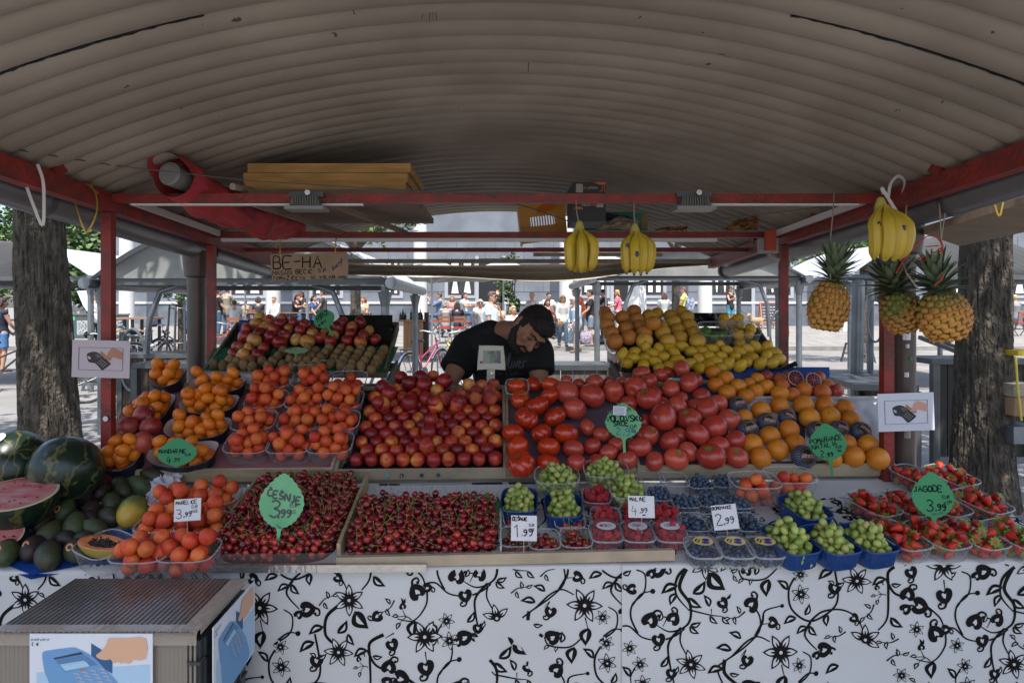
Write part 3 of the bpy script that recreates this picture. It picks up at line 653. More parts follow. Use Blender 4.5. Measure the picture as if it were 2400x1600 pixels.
# walkers and standing people, centre and right
pp('grey','grey-haired man in a pale blue shirt and tan trousers carrying a bag',1352,823,77,100,hair=(.45,.43,.40),tc=(.38,.48,.58),top='pale_blue',sleeve=2,legs='tan',lc=(.36,.29,.20),stride=.14,arms=((5,15),(10,30)),lean=6,nod=25,shoes=(.16,.1,.06))if False else None
pp('grey','grey-haired man in a pale blue shirt and tan trousers, carrying a bag',1352,823,77,R(-62),hair=(.45,.43,.40),tc=(.38,.48,.58),top='pale_blue',sleeve=2,legs='tan',lc=(.36,.29,.20),stride=.14,arms=((5,15),(10,30)),lean=6,nod=25,shoes=(.16,.1,.06))
pp('strip','woman in a pale striped top and jeans with a brown shoulder bag',1319,821,74,R(6),H=1.62,hair=(.28,.17,.09),hairlen=.3,tc=(.50,.49,.46),top='stripe',sleeve=2,legs='jeans',lc=(.05,.10,.17),glasses=True,female=True,stride=.12,arms=((5,25),(0,10)))
pp('orange','person in an orange safety vest bending beside the tables',1362,806,70,R(-70),H=1.82,hair=(.40,.26,.15),tc=(.75,.12,.02),top='orange',sleeve=1,legs='grey',lc=(.16,.18,.2),lean=14,nod=15,arms=((40,40),(40,50)))
pp('blk','young man in a black shirt and shorts behind the grey-haired man',1385,806,74,R(-95),H=1.8,hair=(.02,.015,.01),tc=(.015,.015,.018),top='black',sleeve=1,legs='shorts',lc=(.16,.2,.26),longleg=0,arms=((15,30),(20,30)))
pp('cap','young man in a black jersey and cap by the orange tables',1414,800,66,R(-75),H=1.72,hair=(.03,.02,.015),tc=(.02,.015,.015),top='jersey',sleeve=1,cap=(.015,.015,.02),arms=((30,60),(30,60)))
pp('pink','blonde woman in a pink top at the orange tables',1448,798,62,R(-100),H=1.66,hair=(.50,.32,.12),tc=(.70,.16,.24),top='pink',sleeve=1,female=True,hairlen=.15,lc=(.5,.52,.4),legs='pale',arms=((20,60),(20,60)))
pp('whitej','person in a white hooded jacket seen from behind, left of the closed parasol',1475,800,66,R(160),H=1.6,hair=(.3,.25,.2),tc=(.72,.72,.76),top='white_jacket',sleeve=2,lean=28,nod=30)
pp('greyw','dark-haired woman in a grey top seen from behind at a table',1556,800,62,R(190),'sit',hair=(.06,.035,.025),hairlen=.35,tc=(.42,.46,.44),top='sage',sleeve=1,female=True,seat=.7)
pp('yel','man in a yellow shirt with a patterned backpack walking right',1604,790,60,R(-110),H=1.74,hair=(.16,.08,.04),tc=(.72,.70,.16),top='yellow',sleeve=1,lc=(.1,.12,.15))
pp('tank','woman in a black tank top and turquoise skirt by the white column',1711,764,56,R(30),H=1.72,hair=(.06,.04,.03),tc=(.015,.015,.015),top='black',sleeve=0,female=True,legs='turquoise',lc=(.05,.33,.40),longleg=0,glasses=True,arms=((30,80),(30,80)))
# centre cafe
pp('sung','man with sunglasses in a pale aqua shirt walking past the vendor',1150,862,105,R(70),H=1.80,hair=(.10,.065,.045),tc=(.55,.70,.72),top='aqua',sleeve=1,glasses=True,lc=(.2,.2,.22),vs=.013,arms=((10,30),(5,20)))
pp('wh','white-haired woman with sunglasses left of the man in aqua',1125,800,78,R(10),H=1.62,hair=(.68,.64,.56),hairlen=.1,tc=(.6,.6,.6),top='cream',female=True,glasses=True,nod=10)
pp('dkc','dark figure standing inside the cafe doorway',1166,775,58,R(180),H=1.8,hair=(.02,.015,.01),tc=(.012,.012,.015),top='black',lc=(.02,.02,.02),legs='blackt')
pp('s1','man in a blue denim shirt drinking at the cafe table',1032,800,62,R(-95),'sit',hair=(.10,.08,.06),tc=(.10,.17,.28),top='denim',sleeve=2,arms=((60,90),(60,90)),seat=.62,H=1.8)
pp('s2','auburn-haired woman in a speckled blouse seen from behind on a red chair',1045,812,66,R(185),'sit',hair=(.30,.12,.05),hairlen=.05,tc=(.30,.28,.28),top='speckle',sleeve=1,female=True,lc=(.05,.07,.14),H=1.7)
pp('s3','woman with long black hair and navy top seen from behind',1072,812,66,R(172),'sit',hair=(.02,.015,.012),hairlen=.6,tc=(.02,.025,.05),top='navy',sleeve=1,female=True,lc=(.6,.6,.58),legs='white',H=1.66)
pp('s4','woman with dark hair and white shirt at the right of the cafe table',1088,790,60,R(60),'sit',hair=(.05,.02,.02),hairlen=.35,tc=(.7,.68,.74),top='white',sleeve=1,female=True,seat=.66,arms=((45,50),(45,50)))
pp('s5','fair woman facing the camera between two seated friends',1060,796,58,R(0),'sit',hair=(.42,.24,.15),hairlen=.4,tc=(.5,.2,.2),top='rose',female=True,seat=.5)
pp('s6','seated woman with long brown hair resting her chin on her hands',1168,815,74,R(-20),'sit',hair=(.10,.05,.03),hairlen=.4,tc=(.45,.28,.2),top='peach',female=True,arms=((50,110),(50,110)),nod=10,seat=.52)
pp('s7','blonde woman in cream sitting just left of the vendor\'s head',1202,812,80,R(20),'sit',hair=(.66,.50,.28),hairlen=.1,tc=(.6,.55,.45),top='cream',female=True,seat=.55)
pp('s8','grey-haired person seated behind the steel downpipe, centre',1248,800,70,R(-40),'sit',hair=(.5,.48,.46),tc=(.5,.45,.45),top='rosegrey',seat=.8)
pp('s9','dark-haired person in a pale blue shirt seated beyond the vendor\'s head',1285,800,64,R(30),'sit',hair=(.03,.02,.015),tc=(.6,.68,.75),top='sky',sleeve=1,seat=.72,arms=((40,60),(40,60)))
pp('s10','young woman seated low beside the striped-top woman',1283,808,66,R(10),'sit',hair=(.04,.02,.02),hairlen=.2,tc=(.2,.1,.1),top='wine',female=True,seat=.5)
# left cafe terrace
pp('l1','bald man in a white shirt seated beside the white column',643,792,60,R(-20),'sit',hair=(.30,.2,.15),tc=(.7,.7,.72),top='white',sleeve=2,seat=.5)
pp('l2','long-haired woman in black leaning over a table',690,790,60,R(60),'sit',hair=(.05,.03,.03),hairlen=.5,tc=(.02,.02,.02),top='black',female=True,seat=.62,lean=15,arms=((50,50),(50,50)))
pp('l3','dark-haired woman with glasses resting a hand on her face',706,790,58,R(-5),'sit',hair=(.03,.02,.02),hairlen=.4,tc=(.03,.03,.03),top='black',female=True,seat=.68,glasses=True,arms=((50,120),(40,60)))
pp('l4','smiling dark-haired woman in blue facing right',735,795,60,R(70),'sit',hair=(.03,.02,.02),hairlen=.3,tc=(.03,.08,.2),top='blue',female=True,seat=.55)
pp('l5','man with dark hair talking behind the apple sign',757,790,60,R(-80),'sit',hair=(.03,.02,.02),tc=(.05,.05,.06),top='dark',seat=.75)
pp('l6','man in a white t-shirt seen from behind on a red chair',549,812,66,R(200),'sit',hair=(.08,.05,.03),tc=(.74,.74,.74),top='white',sleeve=1,seat=.44,H=1.75,arms=((40,50),(40,50)))
pp('l7','woman with a bun in a patterned shawl standing by the red post',532,800,62,R(160),H=1.76,hair=(.22,.11,.06),tc=(.30,.27,.2),top='shawl',sleeve=2,female=True,arms=((30,60),(30,60)))
pp('l8','man in black beside the woman with the shawl',512,806,64,R(120),hair=(.05,.03,.02),tc=(.02,.02,.02),top='black',sleeve=1,lc=(.1,.14,.22),H=1.7)
pp('l9','man in a pale blue shirt by the young guarded tree',434,805,62,R(-60),hair=(.12,.06,.04),tc=(.30,.42,.60),top='blue_shirt',sleeve=2,lc=(.05,.05,.06))
pp('l10','person in white behind the brown downpipe',479,800,64,R(180),hair=(.2,.1,.06),tc=(.75,.75,.78),top='white',sleeve=1,lc=(.06,.06,.08))
pp('l11','child at the table behind the man in white',576,800,58,R(-30),'sit',H=1.3,hair=(.16,.09,.05),tc=(.4,.3,.2),top='brown',seat=.7)
pp('l12','person with reddish hair seated left of the bald man',605,795,58,R(200),'sit',hair=(.03,.02,.02),hairlen=.2,tc=(.1,.1,.12),top='dark',female=True,seat=.45)
pp('l13','woman in a white cardigan and black top, left of the red post',222,835,72,R(60),H=1.66,hair=(.10,.05,.035),tc=(.74,.74,.76),top='white',sleeve=2,lc=(.02,.02,.02),legs='blackt',female=True,arms=((30,50),(30,50)))
pp('l14','bare-shouldered woman in shorts at the far left edge',3,860,105,R(150),H=1.66,hair=(.05,.03,.02),hairlen=.1,tc=(.02,.02,.05),top='navy',sleeve=0,lc=(.08,.2,.42),legs='denimshort',longleg=0,female=True)
pp('l15','woman with a bun in white seated right of the pale trunk',838,800,62,R(170),'sit',hair=(.06,.04,.03),tc=(.72,.70,.68),top='white',sleeve=1,female=True,seat=.5)
pp('l16','red-haired woman facing the woman with a bun',852,800,60,R(-20),'sit',hair=(.26,.09,.04),hairlen=.5,tc=(.2,.15,.12),top='brown',female=True,seat=.5)
pp('r1','blond person in a black and white patterned top at the right edge',2380,790,62,R(180),'sit',hair=(.55,.42,.22),tc=(.2,.2,.22),top='pattern',sleeve=1,female=True,seat=.6,lc=(.02,.02,.02),legs='blackt')
pp('r2','seated man in dark clothes at the back of the orange tables',1397,795,56,R(0),'sit',hair=(.3,.2,.16),tc=(.03,.03,.04),top='dark',seat=.5,glasses=True)
for o in list(ppl.values()):
 if o:o['_k']=1
# bags and straps they carry: things of their own
def bag(label,px,py,Y,w_,h_,m,handles=True,nm='shopping_bag',cat='bag'):
 c=P(px,py,Y);t=thing(nm,label,cat,c-Vector((0,0,h_/2)),world=True)
 mb=MB();q=random.Random(px)
 mb.grid(lambda u,v:c+Vector(((w_/2)*math.cos(2*math.pi*u)*(.75+.3*math.sin(math.pi*(.15+.75*v))),w_*.25*math.sin(2*math.pi*u)*(.8+.3*math.sin(math.pi*v)),h_*(v-.5)))+Vector((noise.noise(Vector((u*9,v*5,px)))*.02,noise.noise(Vector((u*9,v*5,px+4)))*.02,0)),22,10)
 mb.poly([c+Vector(((w_/2)*.85*math.cos(a),w_*.22*math.sin(a),-h_*.5))for a in[2*math.pi*k/16 for k in range(16)]])
 mb.build('body',m,t)
 if handles:
  for sd in(-1,1):
   mb=MB();mb.tube([c+Vector((sd*.03-.05,0,h_*.5)),c+Vector((sd*.02,0,h_*.5+.16)),c+Vector((.06,0,h_*.5))],.006,6);mb.build('handle',m,t)
 return t
bag('grey and pink plastic shopping bag in the grey-haired man\'s hand',1373,789,20.6,.34,.34,M('printed_bag',(.45,.42,.5),.5,col2=(.16,.10,.14),vs=22))
bag('pale blue printed tote hanging beside the striped-top woman',1340,790,21.2,.22,.38,M('blue_print_bag',(.55,.62,.70),.6,col2=(.10,.16,.3),vs=25))
bag('brown leather shoulder bag on the striped-top woman',1312,760,21.2,.22,.18,M('brown_leather',(.16,.10,.05),.5),False,'shoulder_bag')
bag('blue and white patterned backpack on the man in yellow',1617,712,26.4,.34,.5,M('backpack_print',(.4,.42,.46),.6,col2=(.02,.06,.16),vs=14),False,'backpack')
chairw=M('chair_slats',(.24,.09,.05),.6);cushion=M('red_cushion',(.42,.02,.03),.8);cm=dsteel
def chair_proto():
 t=thing('folding_chair','chair','chair');
 for sx in(-.2,.2):
  mb=MB();mb.bar((sx,-.2,0),(sx,.2,.45),.02,.025);mb.build('leg',cm,t)
  mb=MB();mb.bar((sx,.24,0),(sx,-.18,.45),.02,.025);mb.bar((sx,.2,.4),(sx,.26,.88),.02,.025);mb.build('leg',cm,t)
 mb=MB();mb.box((-.2,-.2,.44),(.2,.2,.47));mb.build('seat',chairw,t)
 mb=MB();mb.box((-.19,-.19,.472),(.19,.19,.51));mb.build('cushion',cushion,t)
 for z in(.66,.78):
  mb=MB();mb.box((-.21,.22+(z-.66)*.1,z),(.21,.245+(z-.66)*.1,z+.09));mb.build('back_slat',chairw,t)
 kids(t,*[o for o in t.children]);return proto(t)
bpy.context.view_layer.update()
CH=chair_proto()
def put(pr,px,py,s,rz,label,group,sc=1,dz=0):
 Y=F/s;return place(pr,(P(px,py,Y).x,Y,gz(0,Y)+dz),(0,0,rz),sc,label,group)
g='folding cafe chairs'
for px,py,s,rz,lab in((1043,813,70,R(178),'red-cushioned folding chair under the auburn-haired woman'),(1078,813,70,R(182),'red-cushioned folding chair under the black-haired woman in navy'),(1092,800,64,R(80),'folding chair under the woman in the white shirt'),
  (1020,800,62,R(-90),'red-cushioned folding chair under the man in denim'),(1297,818,66,R(150),'empty folding chair left of the striped-top woman'),(1332,800,64,R(120),'red-cushioned folding chair behind the striped-top woman'),
  (548,812,72,R(195),'folding chair with a red jacket under the man in white'),(2388,800,64,R(180),'wooden chair at the right edge of the photo'),(600,806,60,R(160),'folding chair left of the bald man')):
 put(CH,px,py,s,rz,lab,g)
def table_proto():
 t=thing('cafe_table','table','table');mb=MB();mb.box((-.45,-.35,.72),(.45,.35,.75));mb.build('table_top',M('cafe_top',(.30,.16,.09),.5),t)
 for a in(-.35,.35):
  for b in(-.25,.25):mb=MB();mb.box((a-.02,b-.02,0),(a+.02,b+.02,.72));mb.build('leg',cm,t)
 kids(t,*[o for o in t.children]);return proto(t)
TP=table_proto();g='tables on the terrace'
for px,py,s,lab,sc,dz in((1060,803,62,'cafe table between the seated group and the column',1,0),(1300,800,60,'cafe table behind the striped-top woman',1,0),(1425,790,58,'long orange table between the cap man and the blonde woman',(1.6,1,1.25),0),(1520,790,58,'table right of the closed parasol',(1.6,1,1.2),0),
  (1165,806,66,'table with the woman resting her chin',1,0),(700,795,60,'table of the two women in black',(1.4,1,1),0),(600,798,60,'table left of the bald man',1,0),(845,795,60,'table between the bun and red-haired women',1,0),(2390,780,58,'table at the right edge',1,0)):
 put(TP,px,py,s,0,lab,g,sc)
# bar table with bench legs on the left
t=thing('bar_table','tall black bar table with a wooden top left of the ring','table',P(318,800,19.5)*1,world=True);t['_o']=tuple(t.location)
z0=gz(0,19.5);a=P(272,0,19.5).x;b=P(368,0,19.5).x
mb=MB();mb.box((a,19.2,1.15),(b,19.9,1.2));mb.build('table_top',M('bar_top',(.25,.14,.09),.5),t)
for X in(a+.08,(a+b)/2,b-.08):
 for Y in(19.28,19.8):mb=MB();mb.box((X-.035,Y-.03,z0),(X+.035,Y+.03,1.15));mb.build('leg',black,t)
for i,px in enumerate((285,315,345)):
 X=P(px,0,19).x;t=thing('bar_stool','black framed bar stool with a wooden seat beside the tall table','stool',(X,18.8,z0),group='stools by the tall bar table',world=True)
 mb=MB();mb.box((X-.18,18.62,z0+.72),(X+.18,18.98,z0+.76));mb.build('seat',M('bar_top'),t)
 for dx in(-.15,.15):
  for dy in(-.15,.15):mb=MB();mb.box((X+dx-.015,18.8+dy-.015,z0),(X+dx+.015,18.8+dy+.015,z0+.72));mb.build('leg',black,t)
# wooden serving bar with bottles
Yb=19.0;z0=gz(0,Yb);a,b=P(945,0,Yb).x,P(992,0,Yb).x
t=thing('serving_bar','warm wooden serving bar under the white column','bar',((a+b)/2,Yb,z0),world=True)
ww=M('warm_wood',(.42,.21,.09),.55,var=.35,vs=5,stretch=(5,5,1))
mb=MB()
for k in range(5):mb.box((a+(b-a)*k/5+.003,Yb,z0),(a+(b-a)*(k+1)/5-.003,Yb+.4,z0+1.0))
mb.build('panel',ww,t)
mb=MB();mb.box((a-.12,Yb-.08,z0+1.0),(b+.06,Yb+.5,z0+1.05));mb.build('bar_top',ww,t)
mb=MB();mb.box((b+.02,Yb+.05,z0),(b+.12,Yb+.4,z0+1.25));mb.build('side_board',black,t)
def bottle(x,y,z,m,i,h=.28,lab='dark wine bottle standing on the wooden serving bar',g='bottles on the serving bar'):
 mb=MB();mb.lathe([(0,0),(.035,0),(.037,.02),(.037,h*.6),(.014,h*.75),(.013,h),(0,h)],12)
 o=mb.build('bottle',m);o.location=(x,y,z);tag(o,lab,'bottle',g)
for i,px in enumerate((938,943,948,963,969,975,981,984,987)):bottle(P(px,0,Yb).x,Yb+.05+.05*(i%3),z0+1.05,M('dark_glass',(.012,.02,.012),.1),i,.2+.1*(i%2))
# parasols
canvas=M('beige_canvas',(.34,.36,.34),.8,var=.1,vs=3)
def parasol(label,px,Yp,zr,za,r,py=None):
 x=P(px,0,Yp).x;t=thing('parasol',label,'parasol',(x,Yp,gz(0,Yp)),world=True)
 mb=MB();n=8
 mb.grid(lambda u,v:(lambda a,rr:Vector((x+rr*math.cos(a),Yp+rr*math.sin(a),za-(za-zr)*(rr/r)-.06*math.sin(math.pi*v)*abs(math.sin(4*a)))))(2*math.pi*u,r*v*(1-.05*abs(math.sin(n/2*2*math.pi*u)))),48,8);mb.build('canopy',canvas,t)
 mb=MB();mb.tube([(x,Yp,gz(0,Yp)),(x,Yp,za)],.03,12);mb.build('pole',white,t)
 for k in range(n):
  a=2*math.pi*k/n;mb=MB();mb.tube([(x,Yp,za-.65),(x+r*.5*math.cos(a),Yp+r*.5*math.sin(a),za-(za-zr)*.5-.05)],.012,6);mb.build('rib',white,t)
 mb=MB();mb.box((x-.3,Yp-.3,gz(0,Yp)),(x+.3,Yp+.3,gz(0,Yp)+.08));mb.build('base',dsteel,t)
parasol('wide beige parasol open over the cafe tables, centre',1012,18.5,2.22,2.78,1.95)
parasol('white parasol open above the left terrace',720,21,2.75,3.3,1.9)
parasol('white parasol open beside the vendor\'s side of the cafe',1180,23,2.55,3.1,1.6)
parasol('pale parasol open over the far left terrace',575,23,2.8,3.4,1.7)
parasol('pale parasol open over the right tables',1420,23,2.75,3.3,1.5)
x=P(1492,0,21).x;t=thing('closed_parasol','closed white parasol wrapped around its pole by the tables','parasol',(x,21,gz(0,21)),world=True)
mb=MB();mb.grid(lambda u,v:(lambda a,z:Vector((x+math.cos(a)*(.16+.14*v-.1*(v>.72)*(v-.72)*3)*(1+.22*math.sin(7*a+3*v)),21+math.sin(a)*(.15+.14*v)*(1+.22*math.sin(7*a)),z)))(2*math.pi*u,1.15+1.6*(1-v)),44,14);mb.build('canopy',M('white_canvas',(.66,.66,.64),.85),t)
mb=MB();mb.tube([(x,21,gz(0,21)),(x,21,2.9)],.03,10);mb.build('pole',white,t)
# blackboards
def aboard(label,px,py,s,hgt,tl=0):
 Y=F/s;x=P(px,0,Y).x;z=gz(0,Y);t=thing('chalkboard_sign',label,'sign',(x,Y,z),world=True);w2=hgt*.3
 om=M('orange_frame',(.62,.16,.07),.6);fn=lambda a,b,l:Vector((x+a,Y-.27+.27*b/hgt-l,z+b))
 for sgn in(1,-1):
  mb=MB()
  for sx in(-w2,w2):mb.bar((x+sx,Y-.28*sgn,z),(x+sx,Y,z+hgt),.035,.035)
  for b_ in(.25,.98):mb.bar((x-w2,Y-.28*sgn*(1-b_),z+hgt*b_),(x+w2,Y-.28*sgn*(1-b_),z+hgt*b_),.035,.035)
  mb.build('frame',om,t)
 mb=MB();mb.add([fn(-w2,.27*hgt,.0),fn(w2,.27*hgt,0),fn(w2,.96*hgt,0),fn(-w2,.96*hgt,0)],[(0,1,2,3)]);mb.build('board',M('slate',(.03,.035,.04),.7),t,smooth=False)
 mb=MB();q=random.Random(4)
 for k in range(5):
  zz=hgt*(.36+.11*k);xx=-w2*.8
  while xx<w2*.6:L_=q.uniform(.04,.12);ribbon(mb,[(xx,zz),(xx+L_/2,zz+.03),(xx+L_,zz)],.016,fn,.004);xx+=L_+.03
 mb.build('chalk_lines',paper,t,smooth=False);return t
aboard('orange framed chalkboard sign standing on the pavement',1800,765,57,1.08)
aboard('small orange framed chalkboard behind the closed parasol',1518,755,50,.75)
# a dog lying by the board
Y=27;c=P(1774,766,Y);t=thing('dog','tan dog standing beside the chalkboard sign, seen from behind','dog',(c.x,Y,gz(0,Y)),R(-60),world=False)
mb=MB();mb.tube([(0,-.28,.42),(0,-.05,.40),(0,.22,.43)],[.12,.13,.11],12,round_=1);mb.tube([(0,-.3,.46),(0,-.42,.6)],[.08,.06],10,round_=1);mb.ell((0,-.47,.63),(.065,.09,.07));mb.tube([(0,-.5,.61),(0,-.6,.58)],[.045,.03],8,round_=1)
for sx in(-.07,.07):
 mb.tube([(sx,-.24,.4),(sx,-.24,.2),(sx,-.22,.02)],[.05,.032,.025],8,round_=1);mb.tube([(sx,.2,.42),(sx,.12,.26),(sx,.25,.15),(sx,.22,.02)],[.075,.05,.026,.024],8,round_=1);mb.tube([(sx*.8,-.45,.68),(sx*1.1,-.44,.61)],[.022,.012],6,round_=1)
mb.tube([(0,.3,.46),(0,.42,.5),(0,.5,.6)],[.03,.022,.012],6,round_=1)
voxel(mb,'body',M('tan_fur',(.40,.28,.16),.9,var=.3,vs=20),.014,t,3)
# round metal guard, bench, boards on the left
for label,px,Y,r,h in(('round metal tree guard beyond the left pineapple',2011,17.6,.42,.5),('tall metal tree guard round the young tree',422,15,.32,1.5)):
 x=P(px,0,Y).x;t=thing('tree_guard',label,'guard',(x,Y,0),world=True);z=gz(0,Y)
 for k in range(8):a=2*math.pi*k/8;mb=MB();mb.tube([(x+r*math.cos(a),Y+r*math.sin(a),z),(x+r*.7*math.cos(a),Y+r*.7*math.sin(a),z+h)],.015,6);mb.build('bar',dsteel,t)
 for zz in(.45,.95):mb=MB();rr=r*(1-.3*zz);mb.tube([(x+rr*math.cos(a),Y+rr*math.sin(a),z+h*zz)for a in[2*math.pi*k/20 for k in range(20)]],.014,6,closed=True);mb.build('ring',dsteel,t)
Y=24;a,b=P(155,0,Y).x,P(300,0,Y).x;t=thing('notice_board','dark green glass notice board with rows of white text','sign',((a+b)/2,Y,gz(0,Y)),world=True)
mb=MB();mb.box((a,Y,gz(0,Y)+.0),(b,Y+.06,P(0,737,Y).z));mb.build('board',M('green_glass_board',(.05,.09,.085),.25),t)
mb=MB();mb.box((a-.02,Y-.03,P(0,738,Y).z),(b+.02,Y+.1,P(0,735,Y).z));mb.build('top_rail',steel,t)
mb=MB();q=random.Random(5);fn=lambda x,z,l:Vector((x,Y-.002-l,z))
for k in range(13):
 z=P(0,752+k*2.6,Y).z;x=a+.38
 while x<b-.3:L_=q.uniform(.06,.22);ribbon(mb,[(x,z),(x+L_,z)],.018,fn,.002);x+=L_+.035
mb.build('white_text',paper,t,smooth=False)
mb=MB();x=a+.42
for ch in 'TRZAŠKA CESTA':write(mb,ch,x,P(0,747,Y).z,.06,fn);x+=.085
mb.build('red_text',M('red_ink',(.4,.03,.02),.6),t,smooth=False)
mb=MB();mb.box((a+.06,Y-.004,P(0,750,Y).z),(a+.3,Y-.001,P(0,741,Y).z));mb.build('green_label',M('label_green',(.12,.45,.2),.6),t)
x=P(215,0,23).x;t=thing('beach_flag','white feather flag with blue print above the notice board','flag',(x,23,gz(0,23)),world=True)
pts=[P(px,py,23)for px,py in((180,682),(217,680),(220,738),(210,737),(196,718))]
mb=MB();mb.poly(pts,.01);mb.build('cloth',M('flag_white',(.72,.74,.78),.8),t,smooth=False)
mb=MB();mb.tube([P(219,800,23),P(220,735,23),P(218,678,23)],.015,8);mb.build('pole',steel,t)
rub=M('tyre_rubber',(.02,.02,.02),.7);chrome=M('chrome',(.62,.63,.65),.2,metal=.9)
def bike_proto(fc,nm,basket=False):
 t=thing('bicycle','bike','bicycle');fm=M('bike_paint_'+nm,fc,.35)
 ws=[]
 for yx in(-.52,.52):
  mb=MB();mb.tube([(yx+.33*math.cos(a),0,.34+.33*math.sin(a))for a in[2*math.pi*k/28 for k in range(28)]],.017,8,closed=True);wheel=mb.build('wheel',rub,t)
  mb=MB();mb.tube([(yx+.305*math.cos(a),0,.34+.305*math.sin(a))for a in[2*math.pi*k/28 for k in range(28)]],.010,6,closed=True);rim=mb.build('rim',chrome,wheel)
  mb=MB()
  for k in range(18):a=2*math.pi*k/18;mb.tube([(yx,.015*(-1)**k,.34),(yx+.3*math.cos(a),0,.34+.3*math.sin(a))],.0022,4,caps=False)
  mb.tube([(yx,-.05,.34),(yx,.05,.34)],.02,8);sp=mb.build('spokes',chrome,wheel);kids(wheel,rim,sp);ws.append(wheel)
  mb=MB();mb.tube([(yx+.36*math.cos(a),0,.34+.36*math.sin(a))for a in[.4+(2.2)*k/12 for k in range(13)]],.018,6);ws.append(mb.build('mudguard',chrome,t))
 mb=MB()
 for a,b,r in(((-.52,0,.34),(-.12,0,.3),.014),((-.12,0,.3),(-.2,0,.72),.018),((-.12,0,.3),(.34,0,.72),.018),((-.17,0,.55),(.36,0,.8),.016),((-.52,0,.34),(-.18,0,.62),.012),((.52,0,.34),(.36,0,.8),.016),((.36,0,.8),(.32,0,.92),.016),((-.2,0,.72),(-.22,0,.84),.014)):mb.tube([a,b],r,8)
 ws.append(mb.build('frame',fm,t))
 mb=MB();mb.tube([(-.36,0,.87),(-.24,0,.875),(-.08,0,.86)],[.075,.06,.025],10,round_=1);ws.append(mb.build('saddle',black,t))
 mb=MB();mb.tube([(.32,0,.92),(.3,0,1.0)],.013,8);mb.tube([(.12,-.3,1.02),(.26,-.25,1.04),(.34,-.06,1.0),(.34,.06,1.0),(.26,.25,1.04),(.12,.3,1.02)],.012,8);ws.append(mb.build('handlebar',chrome,t))
 for s_ in(-.3,.3):mb=MB();mb.tube([(.1,s_,1.02),(.2,s_*.93,1.03)],.018,8);ws.append(mb.build('grip',black,t))
 mb=MB();mb.lathe([(.0,-.012),(.1,-.012),(.1,.012),(0,.012)],18,mtx=Matrix.Translation((-.12,-.05,.3))@Matrix.Rotation(R(90),4,'X'));mb.box((-.13,-.13,.13),(-.11,-.06,.3));mb.box((-.17,-.2,.12),(-.07,-.11,.14));ws.append(mb.build('crank',dsteel,t))
 mb=MB()
 for k in range(5):mb.box((-.72,-.07+.03*k,.74),(-.34,-.06+.03*k,.75))
 mb.box((-.72,-.07,.73),(-.70,.07,.742));mb.tube([(-.7,.06,.74),(-.53,.06,.36)],.006,6);mb.tube([(-.7,-.06,.74),(-.53,-.06,.36)],.006,6);ws.append(mb.build('luggage_rack',dsteel,t))
 mb=MB();mb.ell((.42,0,.86),(.05,.04,.04));ws.append(mb.build('headlight',chrome,t))
 kids(t,*ws);return proto(t)
Bs=[bike_proto(c,n)for c,n in(((.30,.03,.08),'pink'),((.55,.50,.18),'cream'),((.02,.02,.025),'black'),((.35,.03,.03),'red'))]
g='parked bicycles'
for i,px,py,s,rz,lab in((0,998,925,128,R(62),'pink framed bicycle with chrome handlebars left of the vendor'),(1,1068,922,128,R(118),'cream bicycle half hidden behind the vendor\'s arm'),(2,205,931,140,R(60),'black bicycle left of the red post, under the card sign'),(2,290,940,146,R(35),'black bicycle right of the red post, under the card sign'),
  (2,345,880,104,R(25),'black bicycle leaning by the curved steel pipe'),(3,415,878,100,R(160),'red framed bicycle left of the brown downpipe'),(2,250,890,110,R(15),'dark bicycle behind the card sign on the left'),(3,512,862,95,R(70),'red bicycle right of the inner red post'),(2,12,925,132,R(30),'bicycle at the far left edge behind the trunk')):
 put(Bs[i],px,py,s,rz,lab,g)
def prof(pts):return pts
def rev(f,nu=24,nv=14,mod=None,r=1.0):
 """closed lathe from radius function f(t)->(rho,z), t 0..1 top to bottom"""
 mb=MB();mb.lathe([tuple(x*r for x in f(i/nv))for i in range(nv+1)],nu,mod);return mb
def sph(t,dim=.0,sq=1.0,low=.0):
 a=math.pi*t;rho=math.sin(a);z=math.cos(a)*sq-dim*math.exp(-(rho/.28)**2)*(1 if t<.5 else-low)
 return rho,z
FM={}
FM['apricot']=fruitmat('apricot_skin',[(.50,.030,.012),(.64,.085,.018),(.70,.17,.030)],[.3,.5,.78],.55,22,axis=4,bump=.08,shift=.3)
FM['nectarine']=fruitmat('nectarine_skin',[(.16,.006,.010),(.34,.020,.016),(.54,.08,.02),(.68,.30,.045)],[.32,.54,.68,.82],.36,16,axis=3,bump=.04,shift=.34,detail=6)
FM['peach']=fruitmat('peach_skin',[(.26,.02,.02),(.46,.09,.035),(.60,.26,.07)],[.35,.55,.8],.8,22,axis=4,bump=.1)
FM['tomato']=fruitmat('pink_tomato_skin',[(.44,.044,.028),(.58,.085,.048)],[.35,.65],.27,9,bump=.02,coat=.25,rand=.1)
FM['beef']=fruitmat('red_tomato_skin',[(.48,.03,.006),(.60,.06,.008)],[.35,.65],.22,9,bump=.02,coat=.35,rand=.08)
FM['orange']=fruitmat('orange_skin',[(.66,.19,.010),(.76,.27,.015)],[.35,.65],.42,10,bump=.45,bs=480,rand=.06)
FM['mandarin']=fruitmat('mandarin_skin',[(.68,.15,.006),(.76,.22,.010)],[.35,.65],.36,12,bump=.4,bs=520,rand=.07)
FM['yelorange']=fruitmat('pale_orange_skin',[(.60,.30,.03),(.66,.38,.05)],[.35,.65],.45,10,bump=.4,bs=480,rand=.08)
FM['rearorange']=fruitmat('deep_orange_skin',[(.52,.17,.03),(.60,.24,.04)],[.35,.65],.45,10,bump=.4,bs=480,rand=.1)
FM['blood']=fruitmat('blood_orange_skin',[(.42,.06,.02),(.64,.18,.02)],[.35,.65],.42,8,bump=.4,bs=480,shift=.5,rand=.1)
